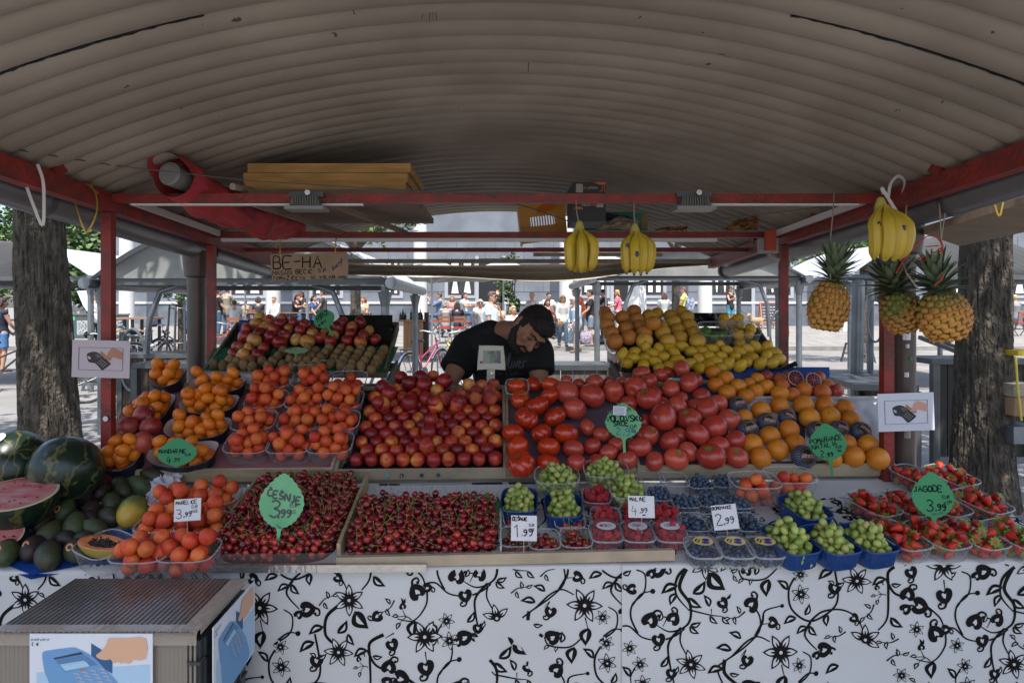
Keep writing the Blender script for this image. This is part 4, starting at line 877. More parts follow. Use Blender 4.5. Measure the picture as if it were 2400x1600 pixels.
FM['lemon']=fruitmat('lemon_skin',[(.60,.34,.018),(.70,.43,.03)],[.3,.7],.42,14,bump=.4,bs=420,rand=.08)
FM['apple']=fruitmat('apple_skin',[(.20,.008,.010),(.36,.03,.018),(.56,.26,.05),(.50,.36,.07)],[.36,.52,.66,.78],.32,9,axis=0,bump=.02,shift=.3,stretch=(1,1,.5),detail=6,coat=.15)
FM['kiwi']=fruitmat('kiwi_skin',[(.16,.09,.032),(.27,.165,.065)],[.35,.65],.85,40,bump=.6,bs=700,rand=.12)
FM['pom']=fruitmat('pomegranate_skin',[(.26,.018,.022),(.48,.09,.05),(.55,.24,.10)],[.4,.6,.8],.4,12,bump=.1,shift=.3)
FM['lime']=fruitmat('lime_skin',[(.06,.16,.02),(.12,.25,.03)],[.35,.65],.4,14)
FM['avocado']=fruitmat('avocado_skin',[(.022,.012,.010),(.035,.035,.018),(.05,.07,.022)],[.35,.5,.7],.5,7,bump=.9,bs=190,shift=.5)
FM['mango']=fruitmat('mango_skin',[(.09,.10,.022),(.20,.20,.03),(.46,.28,.03)],[.35,.5,.65],.42,10,axis=-4.5,bump=.1,shift=.1)
FM['grape']=fruitmat('grape_skin',[(.21,.27,.05),(.34,.40,.09),(.44,.44,.13)],[.35,.55,.8],.28,40,bump=.0,sss=.15,shift=.5,rand=.15)
FM['blueberry']=fruitmat('blueberry_skin',[(.022,.032,.06),(.085,.12,.18)],[.35,.62],.6,120,bump=.1,rand=.25)
FM['raspberry']=M('raspberry_skin',(.40,.022,.03),.38,rand=.2,sss=.1)
FM['strawberry']=fruitmat('strawberry_skin',[(.36,.008,.008),(.52,.022,.012),(.60,.06,.02)],[.3,.5,.85],.3,30,axis=8,bump=.9,bs=330,rand=.15,shift=.25)
FM['cherry']=fruitmat('cherry_skin',[(.10,.004,.008),(.27,.009,.014),(.46,.024,.018)],[.32,.5,.78],.14,22,bump=0,coat=.4,shift=.6,rand=.2)
green_s=M('stem_green',(.20,.25,.05),.6,rand=.2);stem_b=M('stem_brown',(.12,.08,.03),.7)
def mk(nm,mb,m,label,cat=None,extra=()):
 o=mb.build(nm,m);ks=[]
 for en,emb,em in extra:c=emb.build(en,em,o);ks.append(c)
 tag(o,label,cat or nm.replace('_',' '));kids(o,*ks);return proto(o)
PR={}
def crease(d,w=.25):
 def f(r,z,a):
  k=math.exp(-((abs((a+math.pi)%(2*math.pi)-math.pi))/w)**2);return r*(1-d*k),z
 return f
def calyx(n,r,up,m=0):
 mb=MB()
 for k in range(n):
  a=2*math.pi*k/n+rnd.uniform(-.2,.2);c,s_=math.cos(a),math.sin(a);w_=r*.28
  mb.add([(-s_*w_*.3,c*w_*.3,up),(c*r*.5-s_*w_,s_*r*.5+c*w_,up+r*.18),(c*r,s_*r,up+r*rnd.uniform(-.2,.3)),(c*r*.5+s_*w_,s_*r*.5-c*w_,up+r*.18)],[(0,1,2,3)])
 return mb
def stemmb(r,z0,L,bend=.3,seed=0):
 q=random.Random(seed);mb=MB();a=q.uniform(0,6.3);mb.tube([(0,0,z0),(math.cos(a)*bend*L*.3,math.sin(a)*bend*L*.3,z0+L*.5),(math.cos(a)*bend*L,math.sin(a)*bend*L,z0+L)],[r,r*.8,r*1.2],5);return mb
def P_(k,*a,**kw):PR.setdefault(k,[]).append(mk(*a,**kw))
r0=.0225;P_('apricot','apricot',rev(lambda t:sph(t,.12,.96,.3),24,14,crease(.07),r0),FM['apricot'],'a')
r0=.032;P_('nectarine','nectarine',rev(lambda t:sph(t,.16,.95,.2),26,14,crease(.06),r0),FM['nectarine'],'a')
P_('peach','peach',rev(lambda t:sph(t,.16,.93,.2),24,14,crease(.07),r0),FM['peach'],'a')
def ribs(n,d,ph=0):
 def f(r,z,a):return r*(1-d*abs(math.sin(n*a/2+ph))**6),z
 return f
def ribs2(n,d,ph):
 def f(r,z,a):k=1-d*(.5+.5*math.cos(n*a+ph))**3*(.6+.4*math.cos(a+ph));e=1+.07*math.cos(2*a+ph);return r*k*e,z
 return f
for k in range(3):
 P_('tomato','tomato',rev(lambda t:sph(t,.20,.90,.22),36,16,ribs2((7,9,6)[k],(.05,.03,.015)[k],k),.048),FM['tomato'],'a',extra=[('calyx',calyx(6,.017,.0365),green_s),('stem',stemmb(.0022,.034,.012,seed=k),green_s)]if k<2 else[])
 P_('beef','tomato',rev(lambda t:sph(t,.26,.80,.25),40,16,ribs2((8,10,7)[k],(.13,.10,.06)[k],k),.052),FM['beef'],'a',extra=[('calyx',calyx(6,.012,.034),stem_b)])
P_('orange','orange',rev(lambda t:sph(t,.06,.97,.0),28,16,None,.043),FM['orange'],'a',extra=[('stem_scar',MB().ell((0,0,.0385),(.004,.004,.0018),None,8,5),stem_b)])
for k_,m_ in(('yelorange','yelorange'),('rearorange','rearorange'),('blood','blood')):
 P_(k_,'orange',rev(lambda t:sph(t,.05,.96,.0),24,14,None,.040),FM[m_],'a',extra=[('stem_scar',MB().ell((0,0,.036),(.0035,.0035,.0016),None,8,5),stem_b)])
P_('mandarin','mandarin',rev(lambda t:sph(t,.10,.84,.1),24,14,ribs(9,.012),.033),FM['mandarin'],'a',extra=[('sticker',MB().ell((.021,.0,.0165),(.0075,.0055,.003),Matrix.Rotation(R(50),3,'Y'),10,6),M('green_sticker',(.02,.22,.03),.4))])
P_('mandarin','mandarin',rev(lambda t:sph(t,.12,.82,.1),24,14,ribs(8,.016),.033),FM['mandarin'],'a',extra=[('stem_scar',MB().ell((0,0,.0238),(.0035,.0035,.0016),None,8,5),stem_b)])
def lem(t):
 a=math.pi*t;rho=math.sin(a)**.9;z=math.cos(a)*1.22;e=abs(math.cos(a))**9*.22;return rho,z+math.copysign(e,z)
P_('lemon','lemon',rev(lem,22,18,None,.028),FM['lemon'],'a')
P_('lime','lime',rev(lem,18,14,None,.024),FM['lime'],'a')
P_('apple','apple',rev(lambda t:((lambda a:(math.sin(a)*(1+.06*math.cos(a)),math.cos(a)*.88-.34*math.exp(-(math.sin(a)/.3)**2)*(1 if t<.5 else-.5)))(math.pi*t)),28,18,ribs2(5,.02,0),.038),FM['apple'],'a',extra=[('stem',stemmb(.0013,.020,.020,seed=3),stem_b)])
P_('kiwi','kiwi',rev(lambda t:sph(t,.02,1.28,0),18,12,None,.024),FM['kiwi'],'a')
pm=rev(lambda t:sph(t,.0,.95,.0),26,16,ribs2(6,.03,0),.046)
cr=MB()
for k in range(6):a=k*math.pi/3;cr.add([(.010*math.cos(a-.5),.010*math.sin(a-.5),.041),(.010*math.cos(a+.5),.010*math.sin(a+.5),.041),(.015*math.cos(a),.015*math.sin(a),.057)],[(0,1,2)])
cr.tube([(0,0,.038),(0,0,.048)],.0105,14)
P_('pom','pomegranate',pm,FM['pom'],'a',extra=[('crown',cr,M('pom_crown',(.30,.13,.06),.7))])
def avo(t):
 a=math.pi*t;z=math.cos(a);return math.sin(a)*(1-.30*max(0,z)**1.3),z*1.45+.1
P_('avocado','avocado',rev(avo,24,18,None,.036),FM['avocado'],'a',extra=[('stem',MB().ell((0,0,.0545),(.004,.004,.003),None,8,5),stem_b)])
P_('mango','mango',rev(lambda t:((lambda a:(math.sin(a)*(1+.1*math.cos(a)),math.cos(a)*1.25))(math.pi*t)),26,18,lambda r,z,a:(r*(1-.12*abs(math.sin(a))),z),.055),FM['mango'],'a')
P_('grape','grape',MB().ell((0,0,0),(.0105,.0105,.0135),None,14,9),FM['grape'],'a')
bb=rev(lambda t:sph(t,.10,.86,0),12,8,None,.0088);PR['blueberry']=[mk('blueberry',bb,FM['blueberry'],'a')]
def raspmb():
 mb=MB();q=random.Random(2)
 for j in range(6):
  z=.010-j*.0040;rr=.0098*math.sin(math.pi*(.30+.62*(j+.5)/6));n=max(3,int(2*math.pi*rr/.0052))
  for k in range(n):a=2*math.pi*(k+.5*(j%2))/n;mb.ell((rr*math.cos(a),rr*math.sin(a),z),.0033,None,7,5)
 mb.ell((0,0,0),(.0085,.0085,.0105),None,10,6);return mb
PR['raspberry']=[mk('raspberry',raspmb(),FM['raspberry'],'a')]
def straw(t):
 a=math.pi*t;z=math.cos(a);return math.sin(a)**.8*(.62+.40*z+.06),z*1.15
P_('strawberry','strawberry',rev(straw,16,12,None,.0185),FM['strawberry'],'a',extra=[('calyx',calyx(9,.021,.0185),M('calyx_green',(.13,.28,.04),.6))])
P_('strawberry','strawberry',rev(lambda t:straw(t),14,12,lambda r,z,a:(r*(1.1+.15*math.cos(2*a)),z*.9),.0185),FM['strawberry'],'a',extra=[('calyx',calyx(8,.019,.0165),M('calyx_green'))])
for k in range(3):
 q=random.Random(k+5);st_=MB();a=q.uniform(0,6.3);L_=q.uniform(.026,.040);c_,s_=math.cos(a),math.sin(a)
 st_.tube([(0,0,.0085),(c_*.004,s_*.004,.0085+L_*.4),(c_*.014,s_*.014,.0085+L_*.8),(c_*.020,s_*.020,.0085+L_)],[.0007,.0006,.0007,.0013],5)
 P_('cherry','cherry',rev(lambda t:sph(t,.22,.92,.0),18,11,crease(.04),.0125),FM['cherry'],'a',extra=[('stem',st_,green_s)])
R0=dict(apricot=.0225,nectarine=.032,peach=.032,tomato=.048,beef=.052,orange=.043,yelorange=.040,rearorange=.040,blood=.040,mandarin=.033,lemon=.028,lime=.024,apple=.038,kiwi=.024,pom=.046,avocado=.036,mango=.055,grape=.011,blueberry=.0088,raspberry=.0125,strawberry=.0185,cherry=.0125)
def rrot(tilt=60,q=rnd):return Euler((R(q.uniform(-tilt,tilt)),R(q.uniform(-tilt,tilt)),q.uniform(0,6.28)))
def fruit(kind,c,r,label,group,tilt=60,rot=None,var=None,cat=None):
 p=PR[kind][rnd.randrange(len(PR[kind]))if var is None else var]
 return place(p,c,rot if rot is not None else rrot(tilt),r/R0[kind],label,group,cat)
def settle(items,pl,it=40,sq=1.0):
 """items [center, r]: push overlapping fruit apart, keep them above the tray"""
 n=len(items)
 for _ in range(it):
  for i in range(n):
   for j in range(i+1,n):
    d=items[j][0]-items[i][0];m=(items[i][1]+items[j][1])*.985
    if abs(d.x)<m and d.length_squared<m*m:
     l=d.length or 1e-6;e=d/l*(m-l)*.5;items[i][0]=items[i][0]-e;items[j][0]=items[j][0]+e
  for q in items:
   h=(q[0]-pl.o).dot(pl.n)
   if h<q[1]*sq:q[0]=q[0]+pl.n*(q[1]*sq-h)
 return items
def lay(kind,pts,pl,px2m,label,group,off=(0,0),k=1,tilt=50,rr=None,it=40,sq=1.0,lift=0,**kw):
 """pts (px,py,rpx) in a zoom picture: off + p/k"""
 its=[]
 for p in pts:
  px,py=off[0]+p[0]/k,off[1]+p[1]/k;c=pl.at(px,py,.03)
  r=(rr if rr else p[2]/k*c.y/F);c=pl.at(px,py,r+lift);its.append([c,r])
 settle(its,pl,it,sq)
 for(c,r)in its:fruit(kind,c,r,label,group,tilt,**kw)
 return its
def pile(hx,hy,r,n,seed,mound=0,rv=.1,z0=None,cand=22,sq=3.0,flat=1.0):
 if n<110:cand,flat=110,flat*.88
 q=random.Random(seed);out=[];cell=r*2.6;H={}
 for _ in range(n):
  rk=r*q.uniform(1-rv,1+rv);best=None
  for _c in range(cand):
   while 1:
    x=q.uniform(-1,1);y=q.uniform(-1,1)
    if abs(x)**sq+abs(y)**sq<=1:break
   x*=hx-rk;y*=hy-rk;z=(z0(x,y)if z0 else 0)+rk
   cx,cy=int(x//cell),int(y//cell)
   for a in(-1,0,1):
    for b in(-1,0,1):
     for(X,Y,Z,RR)in H.get((cx+a,cy+b),()):
      d2=(X-x)**2+(Y-y)**2;s_=(RR+rk)*.97
      if d2<s_*s_:z=max(z,Z+flat*math.sqrt(s_*s_-d2))
   sc=z+mound*((x/hx)**2+(y/hy)**2)
   if best is None or sc<best[0]:best=(sc,x,y,z,rk)
  _,x,y,z,rk=best;out.append((x,y,z,rk));H.setdefault((int(x//cell),int(y//cell)),[]).append((x,y,z,rk))
 return out
cw=M('white_oilcloth',(.58,.575,.57),.5,var=.05,vs=2);cb=M('black_print',(.008,.007,.008),.7,spec=.15)
XL,XR,XM=-2.05,1.90,(1458-CX)*2.24/F
t=thing('market_table','long sloping trestle table under the printed cloth','table',(0,2.5,0),world=True)
mb=MB()
for a in(TA.w(XL,0,-.03),):pass
c8=[TA.w(x,y,h)for h in(-.04,-.014)for x,y in((XL+.03,.01),(XR-.03,.01),(XR-.03,TA.len-.0),(XL+.03,TA.len-.0))]
mb.add(c8,[(0,3,2,1),(4,5,6,7),(0,1,5,4),(1,2,6,5),(2,3,7,6),(3,0,4,7)]);mb.build('table_top',wood,t,smooth=False)
for X in(XL+.3,-.5,.7,XR-.3):
 for Y in(2.42,2.74):mb=MB();mb.box((X-.02,Y-.02,0),(X+.02,Y+.02,TA.w(X,Y-2.25).z-.05));mb.build('leg',dsteel,t)
def wav(x,z):
 d=max(0,.70-z);return(.016*math.sin(x*5.1+1)+.009*math.sin(x*11.7+z*2)+.012*noise.noise(Vector((x*3.1,z*1.2,9))))*min(1,d/.3)+.004*noise.noise(Vector((x*6,z*6,1)))
def front(x,z,l=0,base=2.236):return Vector((x,base-l+wav(x,z),z))
def fpx(px,py,l,base=2.236):l+=.0008;x=(px-CX)*2.236/F;z=EYE+(CY-py)*2.236/F;return front(x,z,l,base)
def make_cloth(x0,x1,label,base):
 mb=MB();n=int((x1-x0)/.012)
 def f(u,v):
  x=x0+(x1-x0)*u;ze=TA.w(x,0).z
  if v<.45:return TA.w(x,TA.len*(1-v/.45),.0005)
  if v<.55:a=(v-.45)/.10*math.pi/2;return Vector((x,2.25-(2.25-base-.000)*math.sin(a),ze-.012*(1-math.cos(a))))
  z=ze-.012-(ze-.10)*(v-.55)/.45;return front(x,z,0,base)
 mb.grid(f,n,90)
 return mb
cl=[make_cloth(XL,XM+.015,'',2.236),make_cloth(XM-.002,XR,'',2.230)]
def leaf(ax,ay,bx_,by,w_=.42,slit=True):
 bx_+=(bx_-ax)*.15;by+=(by-ay)*.15;w_*=1.25
 """leaf from base a to tip b; returns black outline and white slit in 2D"""
 dx,dy=bx_-ax,by-ay;out=[];inn=[]
 for s_ in(1,-1):
  rng=[i/8 for i in range(9)]if s_==1 else[i/8 for i in range(7,0,-1)]
  for t_ in rng:
   w2=w_/2*math.sin(math.pi*t_**.75)**1.1*(1 if s_==1 else .85);k=.10*math.sin(math.pi*t_)
   out.append((ax+dx*t_-dy*(w2*s_+k),ay+dy*t_+dx*(w2*s_+k)))
 for s_ in(1,-1):
  rng=[i/6 for i in range(7)]if s_==1 else[i/6 for i in range(5,0,-1)]
  for t_ in rng:
   w2=w_*.13*math.sin(math.pi*t_);k=.10*math.sin(math.pi*t_)+.04;q_=.18+.55*t_
   inn.append((ax+dx*q_-dy*(w2*s_+k),ay+dy*q_+dx*(w2*s_+k)))
 return out,inn
def fill(mb,pts,fn,l,mat):
 c=(sum(p[0]for p in pts)/len(pts),sum(p[1]for p in pts)/len(pts));n=len(pts);mb.cur=mat
 mb.add([fn(c[0],c[1],l)]+[fn(p[0],p[1],l)for p in pts],[(0,i+1,(i+1)%n+1)for i in range(n)])
def p_leaf(mb,fn,a,b,w_=.42,slit=True):
 o,i=leaf(*a,*b,w_);fill(mb,o,fn,.0009,1)
 if slit:fill(mb,i,fn,.0016,0)
def p_flower(mb,fn,x,y,r,rot=0,n=6):
 r*=1.08
 for k in range(n):
  a=rot+2*math.pi*k/n;c,s_=math.cos(a),math.sin(a)
  def pet(r0_,r1,w_):return[(x+c*(r0_+(r1-r0_)*t_)-s_*w_*s2*math.sin(math.pi*t_**.8)**.9,y+s_*(r0_+(r1-r0_)*t_)+c*w_*s2*math.sin(math.pi*t_**.8)**.9)for s2,ts in((1,[i/7 for i in range(8)]),(-1,[i/7 for i in range(6,0,-1)]))for t_ in ts]
  fill(mb,pet(0,r,r*.235),fn,.0009+.00005*k,1);fill(mb,pet(r*.28,r*.86,r*.135),fn,.0016,0);fill(mb,pet(r*.1,r*.60,r*.062),fn,.0021,1)
 circ=lambda rr:[(x+rr*math.cos(a),y+rr*math.sin(a))for a in[2*math.pi*k/14 for k in range(14)]]
 fill(mb,circ(r*.24),fn,.0025,1);fill(mb,circ(r*.095),fn,.0030,0)
def p_stroke(mb,fn,pts,w0=7,w1=None,ball=0):
 p=crspline([tuple(q)for q in pts],7);n=len(p);w0*=1.35;ball*=1.15;w1=w0*.4 if w1 is None else w1
 wd=[w0*(.55+.9*math.sin(math.pi*(i/(n-1)))**1.0)*.8 if w1 is None else(w0+(w1-w0)*i/(n-1))for i in range(n)]
 mb.cur=1;ribbon(mb,p,wd,fn,.0006)
 if ball:x,y=p[-1];fill(mb,[(x+ball*math.cos(a),y+ball*math.sin(a))for a in[2*math.pi*k/10 for k in range(10)]],fn,.0012,1)
def p_bud(mb,fn,x,y,r,rot=0,fl=1):
 """fat heart-shaped bud with a curl"""
 r*=1.15;c,s_=math.cos(rot),math.sin(rot);T_=lambda a,b:(x+r*(a*c-b*s_)*fl,y+r*(a*s_+b*c))
 o=[T_(*p)for p in crspline([(0,-1),(.55,-.75),(.95,-.1),(.85,.55),(.35,.75),(0,.45),(-.4,.8),(-.9,.5),(-.9,-.15),(-.5,-.7)],3,True)]
 fill(mb,o,fn,.0011,1);fill(mb,[T_(*p)for p in crspline([(.05,-.35),(.32,.05),(.2,.35),(-.05,.15),(-.2,.2),(-.12,-.1)],3,True)],fn,.0018,0)
 p_stroke(mb,fn,[T_(0,-.9),T_(.3,-1.35),T_(.85,-1.35),T_(.95,-.95),T_(.7,-.85)],r*.22,r*.14,r*.16)
def p_spray(mb,fn,x,y,s_,rot,fl=1):
 c,d=math.cos(rot),math.sin(rot);T_=lambda a,b:(x+s_*(a*c-b*d)*fl,y+s_*(a*d+b*c))
 p_stroke(mb,fn,[T_(0,0),T_(.6,.1),T_(1.2,-.15)],s_*.09,s_*.05);p_stroke(mb,fn,[T_(.5,.1),T_(.8,-.35),T_(.85,-.6)],s_*.07,s_*.05)
 p_stroke(mb,fn,[T_(.6,.1),T_(.95,.4),T_(1.1,.6)],s_*.07,s_*.05);p_leaf(mb,fn,T_(.85,-.6),T_(.95,-1.25),.5);p_leaf(mb,fn,T_(1.2,-.15),T_(1.75,-.35),.5)
 p_bud(mb,fn,*T_(1.2,.85),s_*.3,rot+2.6,fl);p_leaf(mb,fn,T_(1.3,1.1),T_(1.6,1.5),.3,False);p_leaf(mb,fn,T_(1.3,1.1),T_(1.25,1.6),.3,False)
def motif_tile(mb,fn):
 """one width of the print, read off the photo in zoomed pixels of the right-hand cloth (0..2352 by 0..743)"""
 S_=lambda*p,**k:p_stroke(mb,fn,p,**k)
 S_((410,55),(340,120),(330,220),(400,310),w0=16,w1=6);S_((400,310),(520,335),(590,340),w0=8,w1=4)
 S_((395,65),(350,180),(410,280),(400,390),(300,440),(215,400),w0=18,w1=5);S_((360,415),(290,500),(290,600),(320,743),w0=12,w1=9);S_((360,430),(355,500),(400,590),w0=9,w1=6)
 S_((0,412),(60,410),(130,470),(205,490),w0=8,w1=8);S_((270,485),(330,460),(380,420),w0=8,w1=8);S_((100,80),(150,110),(145,210),(80,280),(70,360),(110,450),w0=6,w1=12);S_((80,285),(130,220),(195,205),w0=9,w1=6,ball=13)
 p_leaf(mb,fn,(340,170),(255,215));p_leaf(mb,fn,(335,215),(300,280));p_leaf(mb,fn,(425,220),(490,150));p_leaf(mb,fn,(400,240),(468,290));p_leaf(mb,fn,(520,290),(490,230));p_leaf(mb,fn,(520,95),(600,180),.6)
 p_leaf(mb,fn,(590,340),(628,378));p_leaf(mb,fn,(520,340),(560,378));p_bud(mb,fn,595,265,30,2.4);p_leaf(mb,fn,(615,245),(640,215),.3,False);S_((530,300),(530,330),w0=5)
 p_flower(mb,fn,413,623,82,.3);p_flower(mb,fn,497,50,82,.5);p_bud(mb,fn,180,375,44,.4);p_bud(mb,fn,315,365,36,-.6,-1);p_bud(mb,fn,230,485,36,2.9);S_((235,355),(275,360),(255,410),w0=7,w1=4);p_leaf(mb,fn,(230,380),(245,330),.4)
 p_leaf(mb,fn,(410,400),(465,380));p_leaf(mb,fn,(405,405),(455,440));p_flower(mb,fn,122,628,46,.2);p_flower(mb,fn,140,743,52,.4);p_leaf(mb,fn,(65,700),(22,645));S_((95,645),(68,700),(75,760),w0=8);p_leaf(mb,fn,(240,645),(278,585),.4);p_bud(mb,fn,305,680,30,3.1);p_leaf(mb,fn,(320,680),(340,640))
 p_bud(mb,fn,225,80,42,1.2);p_bud(mb,fn,185,105,26,.5);p_leaf(mb,fn,(20,105),(65,85),.5)
 S_((690,80),(720,130),(840,130),(930,50),w0=7,w1=9);p_leaf(mb,fn,(720,130),(690,155));p_leaf(mb,fn,(770,130),(755,165),.4);p_leaf(mb,fn,(785,110),(790,50));p_bud(mb,fn,735,85,28,.4);p_leaf(mb,fn,(862,130),(850,220),.55)
 S_((775,450),(820,370),(840,310),(940,285),w0=14,w1=5,ball=10);S_((775,290),(805,340),(800,420),(720,500),(600,590),(560,640),(600,743),w0=7,w1=10);p_bud(mb,fn,760,275,40,-.8,-1);p_bud(mb,fn,880,375,30,1.8);S_((810,385),(850,380),w0=6)
 S_((640,560),(720,480),(790,450),(860,480),w0=9,w1=7);p_leaf(mb,fn,(695,460),(632,432));p_leaf(mb,fn,(640,525),(560,520));p_leaf(mb,fn,(590,630),(515,665));p_leaf(mb,fn,(625,660),(675,660));S_((600,580),(600,660),(680,730),w0=16,w1=18)
 p_flower(mb,fn,922,541,100,.05);S_((925,610),(945,690),w0=6);p_leaf(mb,fn,(945,670),(930,760),.6);p_bud(mb,fn,725,580,32,3.3);S_((700,560),(720,520),(690,555),w0=5);S_((1060,550),(1110,590),(1100,680),(1010,743),w0=5,w1=12);S_((1030,720),(1090,680),(1145,685),w0=9,w1=6,ball=13);p_bud(mb,fn,735,730,40,1)
 p_flower(mb,fn,1048,107,44,.2);p_flower(mb,fn,1052,222,56,.4);S_((1015,125),(980,200),(1000,310),(1110,380),(1240,320),(1275,230),(1240,40),w0=9,w1=12);p_leaf(mb,fn,(975,195),(918,145));p_leaf(mb,fn,(1025,355),(955,385));p_leaf(mb,fn,(1075,345),(1100,285));p_leaf(mb,fn,(1240,85),(1165,135))
 p_bud(mb,fn,1255,190,36,3.1);p_leaf(mb,fn,(1262,180),(1305,155));p_leaf(mb,fn,(1250,175),(1215,150));p_flower(mb,fn,1378,146,82,.1);S_((1300,45),(1345,90),w0=7)
 S_((1110,380),(1180,330),(1290,320),(1380,360),(1425,440),w0=10,w1=7);p_leaf(mb,fn,(1215,345),(1210,408),.5);p_bud(mb,fn,1372,370,26,2.2);p_flower(mb,fn,1438,498,88,.5);p_leaf(mb,fn,(1470,560),(1542,645),.6);S_((1110,385),(1075,460),(1150,550),w0=13,w1=6);p_leaf(mb,fn,(1090,410),(1030,445));p_leaf(mb,fn,(1100,405),(1145,458));p_bud(mb,fn,1195,550,42,1.4);p_bud(mb,fn,1145,580,24,.6)
 S_((1640,40),(1560,90),(1560,180),(1560,360),(1510,440),w0=16,w1=8);S_((1545,130),(1600,220),(1730,260),(1850,350),(1880,420),w0=12,w1=8);S_((1530,170),(1520,130),w0=6);p_leaf(mb,fn,(1545,130),(1475,170));p_leaf(mb,fn,(1575,165),(1628,165));p_leaf(mb,fn,(1575,360),(1640,410));p_spray(mb,fn,1550,230,48,3.2)
 p_bud(mb,fn,1670,225,40,.2);p_bud(mb,fn,1740,290,46,1.8);p_bud(mb,fn,1660,310,30,.9);p_bud(mb,fn,1690,95,34,2.7);S_((1700,30),(1650,60),w0=6);S_((1885,415),(1885,520),(1815,610),(1720,600),w0=9,w1=6);p_bud(mb,fn,1830,450,44,-.6);p_bud(mb,fn,1890,425,26,1.5);p_leaf(mb,fn,(1820,610),(1810,700),.55);p_spray(mb,fn,1800,605,62,3.5)
 S_((1390,520),(1310,590),(1300,690),(1340,743),w0=16,w1=14);p_leaf(mb,fn,(1290,650),(1215,690));p_leaf(mb,fn,(1370,690),(1420,620));p_flower(mb,fn,1877,55,96,.0);S_((1880,140),(1888,200),w0=6);p_bud(mb,fn,1885,230,44,2.9);p_leaf(mb,fn,(1430,690),(1465,750))
ZX=950/2352
for j in(0,1):
 fn=(lambda base,off,oy:lambda x,y,l:fpx(1450+(x+off)*ZX,1300+(y+oy)*ZX,l,base))
 lim0,lim1=((-10,XM),(XM,10))[j]
 tmp=MB()
 if j==1:
  motif_tile(tmp,fn(2.230,0,0));motif_tile(tmp,fn(2.230,1880,10))
 else:
  motif_tile(tmp,fn(2.236,-1120,-250));motif_tile(tmp,fn(2.236,-1120,400));motif_tile(tmp,fn(2.236,-3000,-240));motif_tile(tmp,fn(2.236,-3000,410));motif_tile(tmp,fn(2.236,-4880,-240));motif_tile(tmp,fn(2.236,-1120+1880,-250))
 # small sprigs and blossoms of the same print where the vines leave a gap
 f9=fn((2.236,2.230)[j],0,0);occ={}
 for v in tmp.v:occ.setdefault((int(v.x//.03),int(v.z//.03)),[]).append(v)
 q9=random.Random(40+j)
 for _ in range(1500):
  x9,y9=(q9.uniform(-3700,20),q9.uniform(20,1300))if j==0 else(q9.uniform(20,2500),q9.uniform(20,1300));p9=f9(x9,y9,0);gx,gz9=int(p9.x//.03),int(p9.z//.03)
  if any((v.x-p9.x)**2+(v.z-p9.z)**2<.030**2 for a in(-1,0,1)for b in(-1,0,1)for v in occ.get((gx+a,gz9+b),())):continue
  n9=len(tmp.v);k9=q9.random();a9=q9.uniform(0,6.28);c9,s9=math.cos(a9),math.sin(a9)
  if k9<.3:p_flower(tmp,f9,x9,y9,44,a9)
  elif k9<.5:p_bud(tmp,f9,x9,y9,30,a9)
  else:p_stroke(tmp,f9,[(x9-48*c9,y9-48*s9),(x9+12*s9,y9-12*c9),(x9+48*c9,y9+48*s9)],7);p_leaf(tmp,f9,(x9-15*c9,y9-15*s9),(x9-15*c9-42*s9,y9-15*s9+42*c9));p_leaf(tmp,f9,(x9+18*c9,y9+18*s9),(x9+30*c9+42*s9,y9+30*s9-42*c9));p_leaf(tmp,f9,(x9+45*c9,y9+45*s9),(x9+85*c9,y9+85*s9))
  for v in tmp.v[n9:]:occ.setdefault((int(v.x//.03),int(v.z//.03)),[]).append(v)
 # the top of the table carries the same print
 def tf(off,oy,j=j):return lambda x,y,l:TA.w(-1.75+(x+off)*.00056,.545-(y+oy)*.00056,l+.0006)
 for o_,oy in((0,200),(1880,120),(3760,200),(-1500,220),(5400,150)):motif_tile(tmp,tf(o_,oy))
 # keep whole triangles that belong to this cloth
 mb=cl[j]
 for f_,m_ in zip(tmp.f,tmp.m):
  vs=[tmp.v[i]for i in f_];cx_=sum(v.x for v in vs)/len(vs);isf=vs[0].y<2.245
  if not(lim0<cx_<lim1)or not(XL<cx_<XR):continue
  ze=TA.w(cx_,0).z
  if isf and(max(v.z for v in vs)>ze-.012 or min(v.z for v in vs)<.11):continue
  if not isf and(max(v.y for v in vs)>2.795 or min(v.y for v in vs)<2.252):continue
  mb.cur=m_;mb.add(vs,[tuple(range(len(vs)))])
 o=mb.build('tablecloth',[cw,cb],loc=(cx_*0+(-.5,1.2)[j],2.3,.7),ang=180)
 tag(o,('white oilcloth with black vine print, left length behind the grey crate','white oilcloth with black vine print, right length below the grapes and strawberries')[j],'tablecloth','printed oilcloths on the table')
